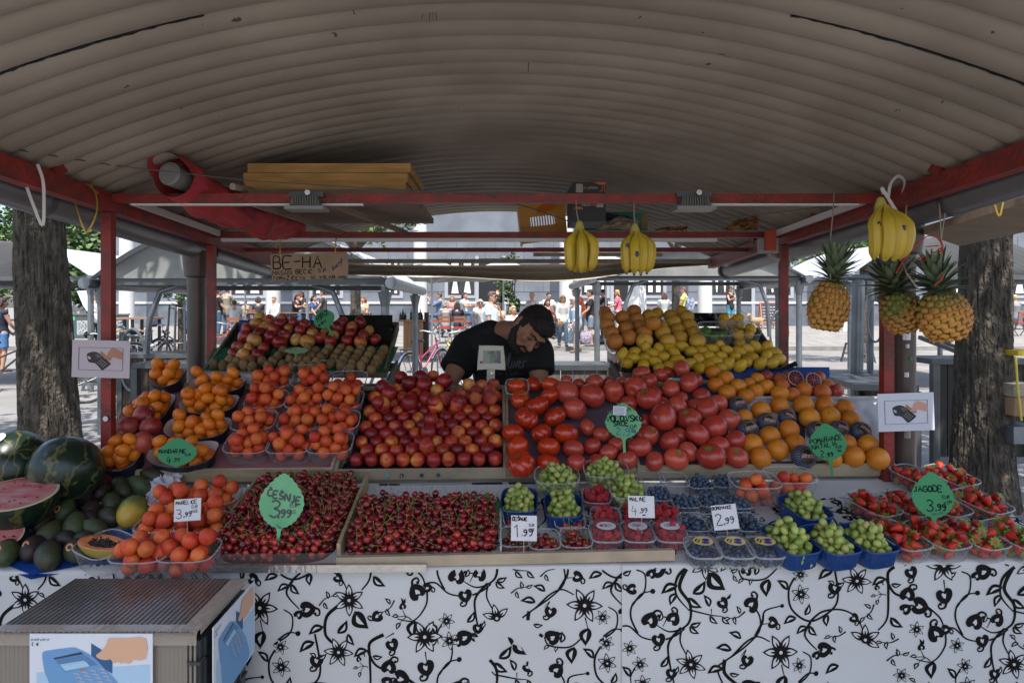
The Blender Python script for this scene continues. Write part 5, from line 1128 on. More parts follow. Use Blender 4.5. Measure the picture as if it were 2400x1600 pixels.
def crate(label,pl,x0,x1,y0,y1,h=.05,liner=None,hs=None,m=wood,group='wooden crates on the sloping display',back=True,lname='liner'):
 o=pl.w((x0+x1)/2,(y0+y1)/2,-.02);t=thing('wooden_crate',label,'crate',o,world=True,group=group)
 def bx_(a,b):
  mb=MB();vs=[pl.w(x,y,z)for z in(a[2],b[2])for x,y in((a[0],a[1]),(b[0],a[1]),(b[0],b[1]),(a[0],b[1]))]
  return mb.add(vs,[(0,3,2,1),(4,5,6,7),(0,1,5,4),(1,2,6,5),(2,3,7,6),(3,0,4,7)])
 bx_((x0+.012,y0+.012,-.022),(x1-.012,y1-.012,-.012)).build('bottom',m,t,smooth=False)
 bx_((x0,y0,-.04),(x1,y0+.012,h-.04)).build('front_board',m,t,smooth=False)
 hs=hs or h
 for a in(x0,x1-.012):bx_((a,y0+.0125,-.04),(a+.012,y1,hs-.04)).build('side_board',m,t,smooth=False)
 if back:bx_((x0+.0125,y1-.012,-.04),(x1-.0125,y1,hs-.04)).build('back_board',m,t,smooth=False)
 if liner:
  q=random.Random(int(x0*99));mb=MB()
  mb.grid(lambda u,v:pl.w(x0+.013+(x1-x0-.026)*u,y0+.014+(y1-y0-.02)*v,-.008+.006*noise.noise(Vector((u*9,v*7,x0*9)))),26,20);mb.build(lname,liner,t)
 return t
TBL=TB.len
def X_(px,Y=2.8):return(px-CX)*Y/F
mauve=M('mauve_paper',(.155,.115,.15),.75,var=.2,vs=6)
pinkp=M('pink_paper',(.30,.12,.13),.7)
blackp=M('black_plastic_tray',(.012,.013,.014),.25,bump=.3,bs=30)
xs=[X_(238),X_(781),X_(1187),X_(1493),X_(2096)]
crate('pale wooden crate holding the mandarins and apricot punnets',TB,xs[0],xs[1]-.001,0,TBL-.03,.062,pinkp)
crate('pale wooden crate holding the nectarines',TB,xs[1]+.001,xs[2]-.001,.002,TBL-.06,.05,blackp,m=M('pale_wood_b',(.46,.36,.25),.7,var=.3,vs=6,bump=.2))
crate('pale wooden crate holding the left tomatoes',TB,xs[2]+.001,xs[3]-.001,.001,TBL-.04,.05,mauve)
crate('pale wooden crate holding the right tomatoes and wrapped oranges',TB,xs[3]+.001,xs[4],-.004,TBL-.05,.06,mauve,m=M('pale_wood_c',(.52,.42,.27),.7,var=.25,vs=5,bump=.2))
# stickers on the front boards
for i,(px,c,lab)in enumerate(((907,(.05,.3,.35),'small teal round sticker on the crate board'),(941,(.02,.02,.02),'round black and white sticker marked 4 on the crate board'),(988,(.03,.03,.03),'dark round sticker in the middle of the crate board'),(1027,(.05,.05,.05),'dark round sticker nearest the right of the crate board'))):
 c0=TB.w(X_(px),-.0015,-.014);mb=MB();mb.tube([c0,c0+Vector((0,-.001,0))],.0085,16);o=mb.build('round_sticker',M('stk%d'%i,c,.5),loc=c0);tag(o,lab,'sticker')
 if i==1:mb=MB();write(mb,'4',-.004,-.004,.008,lambda a,b,l:c0+Vector((a,-.002,b)),wd=.0013);k=mb.build('numeral',paper,None,loc=c0);k.parent=o;k.location=(0,0,0)
# supports under the middle and rear tiers
t=thing('display_trestle','wooden trestle carrying the sloping middle tier','trestle',(0,3.0,0),world=True)
mb=MB();vs=[TB.w(x,y,z)for z in(-.075,-.042)for x,y in((xs[0]+.02,.02),(xs[4]-.02,.02),(xs[4]-.02,TBL-.02),(xs[0]+.02,TBL-.02))]
mb.add(vs,[(0,3,2,1),(4,5,6,7),(0,1,5,4),(1,2,6,5),(2,3,7,6),(3,0,4,7)]);mb.build('shelf_board',gwood,t,smooth=False)
for X in(-1.5,-.5,.5,1.5):
 mb=MB();mb.box((X-.02,3.28,0),(X+.02,3.32,TB.w(X,.5,-.08).z));mb.build('leg',gwood,t)
darkw=M('dark_crate_wood',(.20,.15,.10),.75,var=.4,vs=8,bump=.3,stretch=(1,6,6))
x0a,x1a,x0b,x1b=X_(476,3.45),X_(905,3.45),X_(1462,3.45),X_(1852,3.45)
crate('weathered wooden crate of the apples and kiwis, left rear',TC,x0a,x1a,0,.50,.04,M('black_liner',(.012,.014,.012),.5,bump=.5,bs=40),hs=.05,m=darkw)
crate('weathered wooden crate of the oranges and lemons, right rear',TC,x0b,x1b,0,.46,.03,M('black_liner'),hs=.035,m=darkw)
for i,(a,b)in enumerate(((x0a+.02,x1a-.02),(x0b+.02,x1b-.02))):
 t=thing('crate_stack',('stack of empty wooden crates under the apples','stack of empty wooden crates under the lemons')[i],'crates',((a+b)/2,3.8,.0),world=True)
 for j in range(3):
  mb=MB();z=TC.w(a,0).z-.10-j*.12;mb.box((a,3.46,z-.05),(b,3.475,z));mb.box((a,3.95,z-.05+.1),(b,3.965,z+.1));
  for X in(a,b):mb.bar((X,3.47,z-.03),(X,3.96,z+.08),.015,.07)
  mb.build('crate',(darkw,gwood)[j%2],t)
 for X in(a,b):
  for Y in(3.5,3.93):mb=MB();mb.box((X-.02,Y-.02,0),(X+.02,Y+.02,1.06+(Y-3.5)*.3));mb.build('leg',gwood,t)
clr=clear('clear_plastic',(.62,.62,.64),.05,.14,.15);clr2=clear('clear_rim',(.66,.66,.69),.24,.15,.22);blu=clear('blue_plastic',(.008,.05,.20),.86,.25,.3);blur=M('blue_rim',(.01,.05,.22),.3)
def rr(a,sx,sy,e=4.0):
 c,s_=math.cos(a),math.sin(a);k=(abs(c)**e+abs(s_)**e)**(-1/e);return c*k*sx,s_*k*sy
def tub(sx,sy,h,taper=.84,rib=.0012,n=64):
 mb=MB();rows=[(1,h),(.985,h*.93),(.93,h*.6),(taper+.03,h*.08),(taper-.02,0)]
 vs=[]
 for j,(k,z)in enumerate(rows):
  for i in range(n):
   a=2*math.pi*i/n;x,y=rr(a,sx*k,sy*k);f=1+(rib/max(sx,sy))*(1 if i%2 else-1)*(1 if 0<j<4 else 0)*2;vs.append((x*f,y*f,z))
 mb.add(vs,[(j*n+i,(j+1)*n+i,(j+1)*n+(i+1)%n,j*n+(i+1)%n)for j in range(4)for i in range(n)]+[tuple(4*n+i for i in range(n))])
 rim=MB();rim.tube([(*rr(2*math.pi*i/48,sx*1.02,sy*1.02),h)for i in range(48)],.0024,6,closed=True)
 return mb,rim
def punnet_proto(sx,sy,h,m,mr,taper=.84):
 a,b=tub(sx,sy,h,taper);o=a.build('punnet',m);r_=b.build('rim',mr,o);kids(o,r_);return proto(o)
SZ={'A':(.093,.070,.072),'B':(.088,.070,.082),'S':(.063,.094,.062),'G':(.066,.092,.068),'R':(.053,.063,.050),'C':(.050,.050,.040),'L':(.085,.075,.075)}
PN={k:punnet_proto(*v,clr,clr2)for k,v in SZ.items()};PNG=punnet_proto(*SZ['G'],blu,blur)
def punnet(pl,px,py,kind,label,group,blue=False,yaw=0,lift=.0,cc=None,xs_=1.0,h_at=None):
 """px,py: pixel of the middle of the rim"""
 h=SZ[kind][2];c=pl.at(px,py,h+lift)-pl.n*h
 rot=(pl.rot@Matrix.Rotation(yaw,3,'Z'));p=cp(PNG if blue else PN[kind]);p.location=c;p.rotation_euler=rot.to_euler()
 p['label']=label;p['category']='punnet';p['group']=group
 global LASTP;LASTP=p
 return c,rot
def fillp(c,rot,kind,items,label,group,tilt=180,cat=None,flo=.004):
 for(x,y,z,r)in items:x,y=x*(.86+.14*min(1,z/.06)),y*(.86+.14*min(1,z/.06));fruit(kind,c+rot@Vector((x,y,z+flo)),r,label,group,tilt,cat=cat)
sx,sy,h=SZ['A']
gA='clear punnets of apricots on the middle tier'
rows=['front row','second row','third row','back row'];cols=['left','middle','right']
k=0
for j,(y,r3)in enumerate(((1036,(581,681,774)),(984,(596,704,792)),(934,(624,718,803)),(888,(638,733,813)))):
 for i,px in enumerate(r3):
  c, rot = punnet(TB, px, y, 'A', f'clear punnet of apricots, {cols[i]} one of the {rows[j]}', gA, yaw=R(rnd.uniform(-3, 3)))
  n=16 if(j,i)!=(3,2)else 8
  fillp(c, rot, 'apricot', pile(sx * .99, sy * .99, .0258, n, 100 + k, .02, .08), f'orange apricot in the {cols[i]} punnet of the {rows[j]}', 'apricots'); k += 1
for px,py,lab in((762,862,'empty clear punnet standing in front of the kiwis, right one'),(706,873,'empty clear punnet lying in front of the kiwis, left one')):
 punnet(TC,px,py,'A',lab,'empty clear punnets',lift=-.03)
# front-left apricot punnets
sx,sy,h=SZ['B']
for i,(px,py,lab)in enumerate(((335,1290,'front left'),(445,1288,'front right'),(385,1222,'middle left'),(478,1222,'middle right'),(415,1163,'back left'),(505,1160,'back right'))):
 c, rot = punnet(TA, px, py, 'B', f'clear apricot punnet beside the papaya, {lab} of six', 'clear punnets of apricots by the papaya')
 fillp(c, rot, 'apricot', pile(sx * .99, sy * .99, .0262, 15, 200 + i, .02, .08), f'apricot in the {lab} punnet beside the papaya', 'apricots')
for i,(px,py,lab)in enumerate(((1768,1118,'left'),(1852,1106,'right'))):
 c, rot = punnet(TA, px, py + 6, 'B', f'clear apricot punnet behind the right grapes, {lab} of the two', 'apricot punnets behind the right grapes', lift=.035)
 fillp(c, rot, 'apricot', pile(sx * .92, sy * .9, .0235, 10, 300 + i, .02, .08), f'reddish apricot in the {lab} punnet behind the right grapes', 'apricots')
for px,py in((1770,1172),(1798,1170),(1832,1150)):r=.023;fruit('apricot',TA.at(px,py,r),r,'loose apricot lying on the cloth below the two punnets','loose apricots')
# strawberries
sx,sy,h=SZ['S'];gS='clear punnets of strawberries'
for i,(px,py,lab)in enumerate(((2108,1252,'first'),(2196,1250,'second'),(2286,1250,'third'),(2378,1250,'fourth'))):
 c, rot = punnet(TA, px, py, 'S', f'clear strawberry punnet, {lab} from the left in the front row', gS, yaw=R(14))
 fillp(c, rot, 'strawberry', pile(sx * .98, sy * .97, .0172, 33, 400 + i, .015, .12), f'strawberry in the {lab} punnet of the front row', 'strawberries')
for i,(px,py,lab)in enumerate(((2045,1178,'first'),(2122,1178,'second'),(2205,1178,'third'),(2300,1172,'fourth'))):
 c, rot = punnet(TA, px, py, 'S', f'clear strawberry punnet, {lab} from the left in the middle row', gS, yaw=R(20))
 fillp(c, rot, 'strawberry', pile(sx * .98, sy * .97, .0172, 31, 410 + i, .02, .12), f'strawberry in the {lab} punnet of the middle row', 'strawberries')
for i,(px,py,lab)in enumerate(((2150,1112,'left'),(2228,1112,'right'))):
 c, rot = punnet(TA, px, py, 'S', f'clear strawberry punnet, {lab} one of the back pair', gS, yaw=R(20))
 fillp(c, rot, 'strawberry', pile(sx * .98, sy * .97, .0172, 31, 420 + i, .02, .12), f'strawberry in the {lab} punnet of the back pair', 'strawberries')
# grapes: a bunch is a thing, each grape a part
sx,sy,h=SZ['G'];gG='blue punnets of green grapes';gpr=PR['grape'][0]
def bunch(c,rot,label,n,seed,hx,hy,flo=.006,mound=.05,top=.0):
 t=thing('grape_bunch',label,'grapes',c,group='bunches of green grapes');q=random.Random(seed);rot4=rot.to_4x4()
 it=pile(hx*1.04,hy*1.04,.0127,min(98,int(n*1.45)),seed,mound,.12,sq=3);stm=MB();last=None
 for i,(x,y,z,r)in enumerate(it):
  x*=.82+.18*min(1,z/.06);y*=.82+.18*min(1,z/.06)
  g_=gpr.copy();COL.objects.link(g_);g_.parent=t;del g_['label'],g_['category']
  p=rot@Vector((x,y,z+flo));g_.location=p;g_.rotation_euler=rrot(70,q);s_=r/.0118*q.uniform(.95,1.15);g_.scale=(s_,)*3;g_.name='grape'
  if i%4==3 and z>.03:b_=rot@Vector((x*.6,y*.6,z*.7));stm.tube([b_,(b_+p)/2+Vector((.002,0,.004)),p+rot@Vector((0,0,.008))],.0009,5)
 if not stm.v:stm.tube([rot@Vector((0,-.03,.03)),rot@Vector((0,.03,.05))],.002,6)
 s_=stm.build('stem',green_s,None);s_.parent=t
for i,(px,py,lab,n)in enumerate(((1852,1262,'blue punnet of grapes, left of the front three',68),(1945,1262,'blue punnet of grapes, middle of the front three',64),(2032,1258,'blue punnet of grapes, right of the front three',64),(1886,1186,'blue punnet of grapes behind the front three',64))):
 c,rot=punnet(TA,px,py,'G',lab,gG,blue=True,yaw=R(12));bunch(c,rot,'green grapes heaped in the '+lab.replace('punnet of grapes, ','punnet, ').replace('punnet of grapes','punnet'),n,500+i,sx,sy*1.02,mound=.09)
for i,(px,py,lab,bl,kd)in enumerate(((1217,1170,'blue punnet of grapes right of the dark leaf sign',True,'G'),(1320,1182,'blue punnet of grapes left of the raspberries',True,'G'),(1305,1112,'clear punnet of grapes behind the blue ones',False,'L'),(1420,1098,'clear punnet of grapes against the tomatoes',False,'L'),(1470,1140,'clear punnet of grapes behind the white 4,99 card',False,'G'))):
 c,rot=punnet(TA,px,py,kd,lab,'grape punnets beside the raspberries',blue=bl,yaw=R(-4),lift=(0,0,.02,.03,.01)[i]);a,b,_=SZ[kd]
 bunch(c,rot,'green grapes in the '+lab.replace('punnet of grapes','punnet'),(62,68,74,70,60)[i],520+i,a,b,mound=.08)
# raspberries, blueberries
a,b,h=SZ['R']
for i,(px,py,lab)in enumerate(((1398,1160,'back one'),(1420,1208,'front left one'),(1488,1204,'one under the 4,99 card'),(1558,1205,'front right one'))):
 c, rot = punnet(TA, px, py, 'R', f'clear raspberry punnet, {lab}', 'open punnets of raspberries', yaw=R(-6))
 fillp(c, rot, 'raspberry', [q_ for q_ in pile(a * .95, b * .95, .0125, 38, 600 + i, .01, .1)], f'raspberry in the {lab} of the open punnets', 'raspberries', cat='raspberry')
lidm=clear('lid_plastic',(.5,.5,.53),.04,.10,.10)
def lidded(px,py,kind,lab,i,fruitk,labm,tag_,group,top):
 c,rot=punnet(TA,px,py,'R',lab,group,yaw=R(-2))
 fillp(c,rot,fruitk,pile(a*.95,b*.93,R0[fruitk],38 if fruitk=='raspberry' else 62,640+i,.0,.1),top,fruitk+'s under lids',cat=fruitk)
 t=LASTP;I4=Vector((0,0,0));W=lambda x,y,z:Vector((x,y,z));t['_o']=(0,0,0)
 mb=MB();n=40;rows_=[(1.04,h),(1.03,h+.012),(.9,h+.020),(.6,h+.022),(0,h+.022)];vs=[W(*rr(2*math.pi*k_/n,a*s_,b*s_),z)for s_,z in rows_ for k_ in range(n)]
 mb.add(vs,[(j*n+k_,(j+1)*n+k_,(j+1)*n+(k_+1)%n,j*n+(k_+1)%n)for j in range(4)for k_ in range(n)]);dm=mb.build('lid',lidm,t)
 mb=MB();mb.tube([W(*rr(2*math.pi*k_/40,a*1.06,b*1.06),h)for k_ in range(40)],.003,6,closed=True);mb.build('lid_rim',clr2,dm)
 mb=MB();mb.poly([W(.033*math.cos(q_),.027*math.sin(q_),h+.0235)for q_ in[2*math.pi*k_/28 for k_ in range(28)]]);L1=mb.build('label',labm,t,smooth=False)
 mb=MB();fn=lambda x,y,l:W(x,y,h+.0235+.0008+l*.1)
 if fruitk=='raspberry':
  for k_ in range(3):ribbon(mb,[(-.020,.008-.007*k_),(-.002,.008-.007*k_)],.002,fn,0);ribbon(mb,[(.004,.008-.007*k_),(.020,.008-.007*k_)],.002,fn,0)
  mb.build('print',M('red_print',(.5,.04,.08),.6),sub(L1,t),smooth=False);mb=MB();ribbon(mb,[(-.006,.010),(.004,.001),(-.002,-.008)],.003,fn,.001);mb.build('pen_mark',ink,L1)
 else:
  for q_ in((.010,.006),(.006,-.010)):mb.poly([fn(q_[0]+.013*math.cos(w_),q_[1]+.008*math.sin(w_),0)for w_ in[2*math.pi*k_/14 for k_ in range(14)]])
  mb.build('plum_print',M('purple_print',(.05,.04,.30),.5),sub(L1,t),smooth=False)
  mb=MB();ribbon(mb,[(-.026,-.004),(-.022,.006),(-.016,.012)],.005,fn,.001);ribbon(mb,[(-.020,-.012),(-.014,0),(-.008,.008)],.004,fn,.001);mb.build('print',black,L1,smooth=False)
for i, px in enumerate((1420, 1494, 1570)): lidded(px, 1246, 'R', f'clear lidded raspberry punnet, {("left", "middle", "right")[i]} of three', i, 'raspberry', paper, '', 'lidded punnets of raspberries', f'raspberry under the {("left", "middle", "right")[i]} lid with a heart label')
for i, px in enumerate((1647, 1722, 1792)): lidded(px, 1282, 'R', f'clear lidded blueberry punnet, {("left", "middle", "right")[i]} of three', 10 + i, 'blueberry', M('yellow_label', (.72, .55, .18), .5), '', 'lidded punnets of blueberries', f'blueberry under the {("left", "middle", "right")[i]} lid with a yellow label')
a,b=SZ['C'][:2];far=MB()
for i,(px,py,lab)in enumerate(((1626,1222,'front left'),(1690,1225,'behind the 2,99 card'),(1750,1222,'front right'),(1606,1174,'middle, second from left'),(1668,1172,'middle, third from left'),(1725,1176,'middle right'),(1542,1158,'middle, leftmost behind the 4,99 card'),(1640,1130,'back left'),(1700,1128,'back right'))):
 c, rot = punnet(TA, px, py, 'R' if i < 3 else 'C', f'clear blueberry punnet, {lab}', 'open punnets of blueberries')
 it=pile(a,b,.0090,58,700+i,.01,.15)
 if i < 3: fillp(c, rot, 'blueberry', it, f'blueberry in the punnet {lab}', 'blueberries', cat='blueberry', flo=.012)
 else:
  for(x,y,z,r)in it:far.ell(c+rot@Vector((x,y,z+.012)),(r,r,r*.88),rrot(180).to_matrix(),9,6)
o=far.build('blueberries',FM['blueberry'],loc=TA.at(1680,1150,.03));tag(o,'blueberries filling the four punnets at the back of the group','blueberries');o['kind']='stuff'
for px,py,lab in((1525,1120,'empty clear punnet left of the blueberries'),(1580,1122,'empty clear punnet with a white slip, beside the back blueberries')):punnet(TA,px,py,'R',lab,'empty punnets by the blueberries')
# cherry punnets
a,b,h=SZ['R']
for i,(px,py,lab)in enumerate(((1208,1256,'front left punnet of cherries'),(1275,1262,'front middle punnet of cherries'),(1350,1258,'front right punnet of cherries'),(1215,1212,'back left punnet of cherries'),(1335,1216,'back right punnet of cherries'))):
 c,rot=punnet(TA,px,py,'R','clear '+lab+' beside the big heap','punnets of cherries',yaw=R(rnd.uniform(-5,5)))
 fillp(c, rot, 'cherry', pile(a, b, .0125, 22, 720 + i, .01, .12), f'dark red cherry in the {lab}', 'cherries', tilt=75)
# the two cherry heaps
x0,y0=TA.xy(482,1318);xA=[TA.xy(480,1318)[0],TA.xy(800,1300)[0],TA.xy(1172,1290)[0]]
far=MB();fs=MB();count=0
for hI,(xl,xr,y1,hh,seed)in enumerate(((xA[0]+.015,xA[1]-.01,TA.len-.02,.075,31),(xA[1]+.01,xA[2]-.005,TA.len*.66,.065,32))):
 cx_,cy_=(xl+xr)/2,y1/2;hx,hy=(xr-xl)/2,y1/2
 z0=lambda x,y:hh*max(0,1-(abs(x)/hx)**3.2)*(.04+.96*max(0,min(1,(y/hy+1)*.62)))*max(.12,1-max(0,y/hy-.45)**1.6*1.6)
 it=pile(hx,hy,.0125,560 if hI==0 else 430,seed,.0,.12,z0,cand=14,sq=6)
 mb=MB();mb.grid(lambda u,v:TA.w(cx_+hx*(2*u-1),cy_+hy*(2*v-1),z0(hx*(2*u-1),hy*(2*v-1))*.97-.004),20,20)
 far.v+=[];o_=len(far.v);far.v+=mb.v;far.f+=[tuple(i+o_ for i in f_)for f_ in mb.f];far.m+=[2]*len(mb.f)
 it.sort(key=lambda p:p[1]-p[2]*.6)
 for i,(x,y,z,r)in enumerate(it):
  p=TA.w(cx_+x,cy_+y,z);e=rrot(75)
  if i<100:fruit('cherry',p,r,('dark cherry at the front of the left heap behind the foil-covered board','dark cherry at the front of the right heap behind the wooden board')[hI],'cherries',rot=e)
  else:
   m3=e.to_matrix();s_=r/.0125;src=PR['cherry'][i%3]
   for mm,dst in((src.data,0),(bpy.data.objects[KIDS[src.name][0].name].data,1)):
    o_=len(far.v);far.v+=[p+m3@(v.co*s_)for v in mm.vertices];far.f+=[tuple(j+o_ for j in f_.vertices)for f_ in mm.polygons];far.m+=[dst]*len(mm.polygons)
o=far.build('cherries',[FM['cherry'],green_s,M('cherry_gap_shade',(.03,.003,.004),.6)],loc=TA.w(-.2,.3,.05));tag(o,'rest of the two big heaps of dark cherries with green stems','cherries');o['kind']='stuff'  # near-black sheet under the cherries: shade of the gaps put into its colour
# boards and film round the heaps
def board(label,a,b,w_,h_,m,nm='wooden_board',up=(0,0,1)):
 mb=MB();mb.bar(a,b,w_,h_,up);return tag(mb.build(nm,m,loc=(Vector(a)+Vector(b))/2,smooth=False),label,'board')
foil=M('foil',(.62,.60,.58),.22,metal=.85,bump=.5,bs=35,var=.2,vs=4)
board('foil-covered board along the front edge, left',P(476,1331,2.205),P(1000,1329,2.205),.018,.024,foil,'foil_board');board('pale wooden board along the front edge, right',P(790,1316,2.228),P(1580,1298,2.228),.02,.034,M('pale_wood_b'),up=(0,0,1))
board('short wooden divider between the two cherry heaps',TA.w(xA[1],.03,.03),TA.w(xA[1]-.0,TA.len-.03,.035),.012,.06,wood,up=tuple(TA.n));board('thin wooden side of the left cherry heap',TA.w(xA[0],.02,.03),TA.w(xA[0],TA.len-.03,.03),.010,.05,wood,up=tuple(TA.n));board('white board right of the right cherry heap',TA.w(xA[2]+.003,.02,.025),TA.w(xA[2]+.003,.36,.025),.006,.05,paper,up=tuple(TA.n))
film=clear('smoky_film',(.42,.34,.30),.14,.25,.3)
for lab,a_,b_ in(('clear film strip in front of the left cherries',xA[0]+.01,xA[1]-.012),('clear scalloped film strip in front of the right cherries',xA[1]+.012,xA[2]-.004)):
 mb=MB();n=60;lo=[TA.w(a_+(b_-a_)*k_/n,.004,.0)for k_ in range(n+1)];up_=[TA.w(a_+(b_-a_)*k_/n,-.002,.047+.002*math.sin(k_*1.3))for k_ in range(n+1)]
 mb.add(lo+up_,[(k_,k_+1,n+2+k_,n+1+k_)for k_ in range(n)]);tag(mb.build('film_strip',film,loc=lo[30]),lab,'film')
def melonmat():
 m,t_,b_=node_mat('watermelon_rind');N=t_.nodes;L=t_.links;tc=N.new('ShaderNodeTexCoord');sp=N.new('ShaderNodeSeparateXYZ');L.new(tc.outputs['Object'],sp.inputs[0])
 at=N.new('ShaderNodeMath');at.operation='ARCTAN2';L.new(sp.outputs['Y'],at.inputs[0]);L.new(sp.outputs['X'],at.inputs[1])
 n=N.new('ShaderNodeTexNoise');n.inputs['Scale'].default_value=26;n.inputs['Detail'].default_value=6;L.new(tc.outputs['Object'],n.inputs[0])
 a1=N.new('ShaderNodeMath');a1.operation='MULTIPLY_ADD';a1.inputs[1].default_value=1.3;L.new(n.outputs[0],a1.inputs[0]);L.new(at.outputs[0],a1.inputs[2])
 s1=N.new('ShaderNodeMath');s1.operation='MULTIPLY';s1.inputs[1].default_value=9;L.new(a1.outputs[0],s1.inputs[0]);s2=N.new('ShaderNodeMath');s2.operation='SINE';L.new(s1.outputs[0],s2.inputs[0])
 r=N.new('ShaderNodeValToRGB');e=r.color_ramp.elements;e[0].position=.62;e[1].position=1.0;e[0].color=(.010,.022,.012,1);e[1].color=(.10,.095,.03,1);L.new(s2.outputs[0],r.inputs[0]);L.new(r.outputs[0],b_.inputs[0]);b_.inputs['Roughness'].default_value=.28
 return m
mm=melonmat();flesh=M('melon_flesh',(.56,.10,.10),.22,col2=(.60,.26,.24),vs=30,bump=.25,bs=60,coat=.6,stretch=(.4,1,1));rindw=M('melon_white_rind',(.55,.50,.32),.4)
for i,(px,py,r,lab,rot)in enumerate(((30,1092,.140,'whole striped watermelon at the left edge with a cut label',(.9,.2,.5)),(155,1100,.132,'whole striped watermelon in front of the left trunk',(.2,.5,1.9)))):
 mb=rev(lambda t_:sph(t_,.03,.96,.5),48,28,None,r);o=mb.build('watermelon',mm);Y=2.62 if i else 2.66;o.location=P(px,py,Y);o.rotation_euler=rot;tag(o,lab,'watermelon')
 if i==0:k_=MB().ell((0,0,0),(.033,.033,.004),None,20,6).build('label',paper);k_.parent=o;m3=Euler(rot).to_matrix().transposed();d=Vector((-.12,-.48,.86)).normalized();k_.location=m3@d*r*.985;k_.rotation_euler=(m3@d).to_track_quat('Z','Y').to_euler()
def cutmelon(c,r,nrm,lab,nm='cut_watermelon',rin=mm):
 q_=Vector(nrm).to_track_quat('Z','Y').to_matrix();mb=MB();n=48
 mb.lathe([(r*math.cos(a_),-r*math.sin(a_))for a_ in[math.pi/2*k_/16 for k_ in range(17)]],n)
 o=mb.build(nm,rin);mb=MB();mb.lathe([(r*.995,.0),(r*.93,.002)],n);w_=mb.build('pale_rim',rindw,o);mb=MB();mb.lathe([(r*.93,.002),(r*.6,.004),(r*.3,.004),(.0001,.004)],n);f_=mb.build('flesh',flesh,o)
 mb=MB();q2=random.Random(4)
 for _ in range(16):a_=q2.uniform(0,6.3);d=r*q2.uniform(.4,.8);mb.ell((d*math.cos(a_),d*math.sin(a_),.004),(.006,.0035,.0015),Matrix.Rotation(a_,3,'Z'),8,5)
 mb.build('seeds',black,o);o.location=c;o.rotation_euler=q_.to_euler();tag(o,lab,'watermelon')
cutmelon(P(36,1156,2.42),.134,(.05,-.20,.97),'half watermelon cut open, pink flesh under cling film');cutmelon(P(-12,1250,2.32),.085,(.25,-.4,.88),'smaller cut watermelon piece at the bottom left corner')
av=[(620,195,75,0),(525,320,85,2),(680,285,75,.3),(800,240,60,1),(830,285,60,.5),(940,255,72,1.4),(1045,200,85,1.9),(430,270,55,1),(320,350,88,1.2),(265,490,80,.2),(420,430,74,0),(505,530,85,.3),(610,420,65,.4),(745,365,68,.9),(700,460,72,1.1),(640,550,68,1.4),(350,585,80,0),(215,665,78,.1),(330,720,84,.4),(520,670,80,.9),(120,590,66,1.3),(60,695,80,.3),(560,620,60,1),(440,600,62,1),(160,500,60,1),(600,480,60,1)]
its=[[TA.at(px/2.852,1050+py/2.852,.04),r/2.852*2.4/F*.95]for px,py,r,_ in av]
settle(its,TA,30)
for i,((c,r),a_)in enumerate(zip(its,av)):
 e=Euler((R(-60+rnd.uniform(-25,25)),0,a_[3]+rnd.uniform(-.3,.3)),'XYZ');o=fruit('avocado',c,r,'dark avocado in the heap between watermelons and papaya','avocados',rot=e)
 if i in(10,17,19,21):
  k_=MB().ell((0,0,0),(.011,.013,.0012),None,14,6).build('sticker',M('orange_sticker',(.60,.22,.08),.4));k_.parent=o;m3=e.to_matrix().transposed();d=(m3@Vector((-.1,-.8,.55))).normalized();k_.location=d*.0365;k_.rotation_euler=d.to_track_quat('Z','Y').to_euler();k_.scale=(1,1,1)
  k2=MB().ell((0,0,.0004),(.0065,.0085,.0014),None,12,6).build('sticker_centre',black,k_)
fruit('mango',TA.at(885/2.852,1050+425/2.852,.055),.052,'large yellow-green mango behind the cut papaya','mango',rot=Euler((R(-50),R(25),.2)),cat='mango')
c,rot=punnet(TA,246,1274,'L','clear punnet holding the cut papaya','papaya punnet',yaw=R(-30));
t=thing('papaya_half','cut papaya half with black seeds under cling film','papaya',c,world=True);rz_=rot@Matrix.Rotation(R(12),3,'Z');W=lambda x,y,z:c+rz_@Vector((x,y,z+.078));n=36
out=lambda a_,k_=1:(.105*math.cos(a_)*k_,(.043-.008*math.cos(a_))*math.sin(a_)*k_)
mb=MB();rws=[(1,0),(.97,-.015),(.8,-.035),(.4,-.046),(.01,-.047)]
mb.add([W(*out(2*math.pi*k_/n,s_),z)for s_,z in rws for k_ in range(n)],[(j*n+k_,(j+1)*n+k_,(j+1)*n+(k_+1)%n,j*n+(k_+1)%n)for j in range(4)for k_ in range(n)]);mb.build('skin',M('papaya_skin',(.62,.22,.04),.4,col2=(.35,.30,.05),vs=12),t)
mb=MB();rws=[(1,0),(.95,.002),(.62,.001),(.5,-.008),(.01,-.012)];mb.add([W(*out(2*math.pi*k_/n,s_),z)for s_,z in rws for k_ in range(n)],[(j*n+k_,(j+1)*n+k_,(j+1)*n+(k_+1)%n,j*n+(k_+1)%n)for j in range(4)for k_ in range(n)]);mb.build('flesh',M('papaya_flesh',(.68,.20,.06),.25,var=.2,vs=20,coat=.5),t)
mb=MB();q=random.Random(6)
for _ in range(150):a_=q.uniform(0,6.3);k_=q.uniform(0,.56)**.8;mb.ell(W(*[x for x in out(a_,k_)],-.002+q.uniform(0,.004)),.0034,None,7,5)
mb.build('seeds',M('papaya_seed',(.015,.012,.012),.2),t)
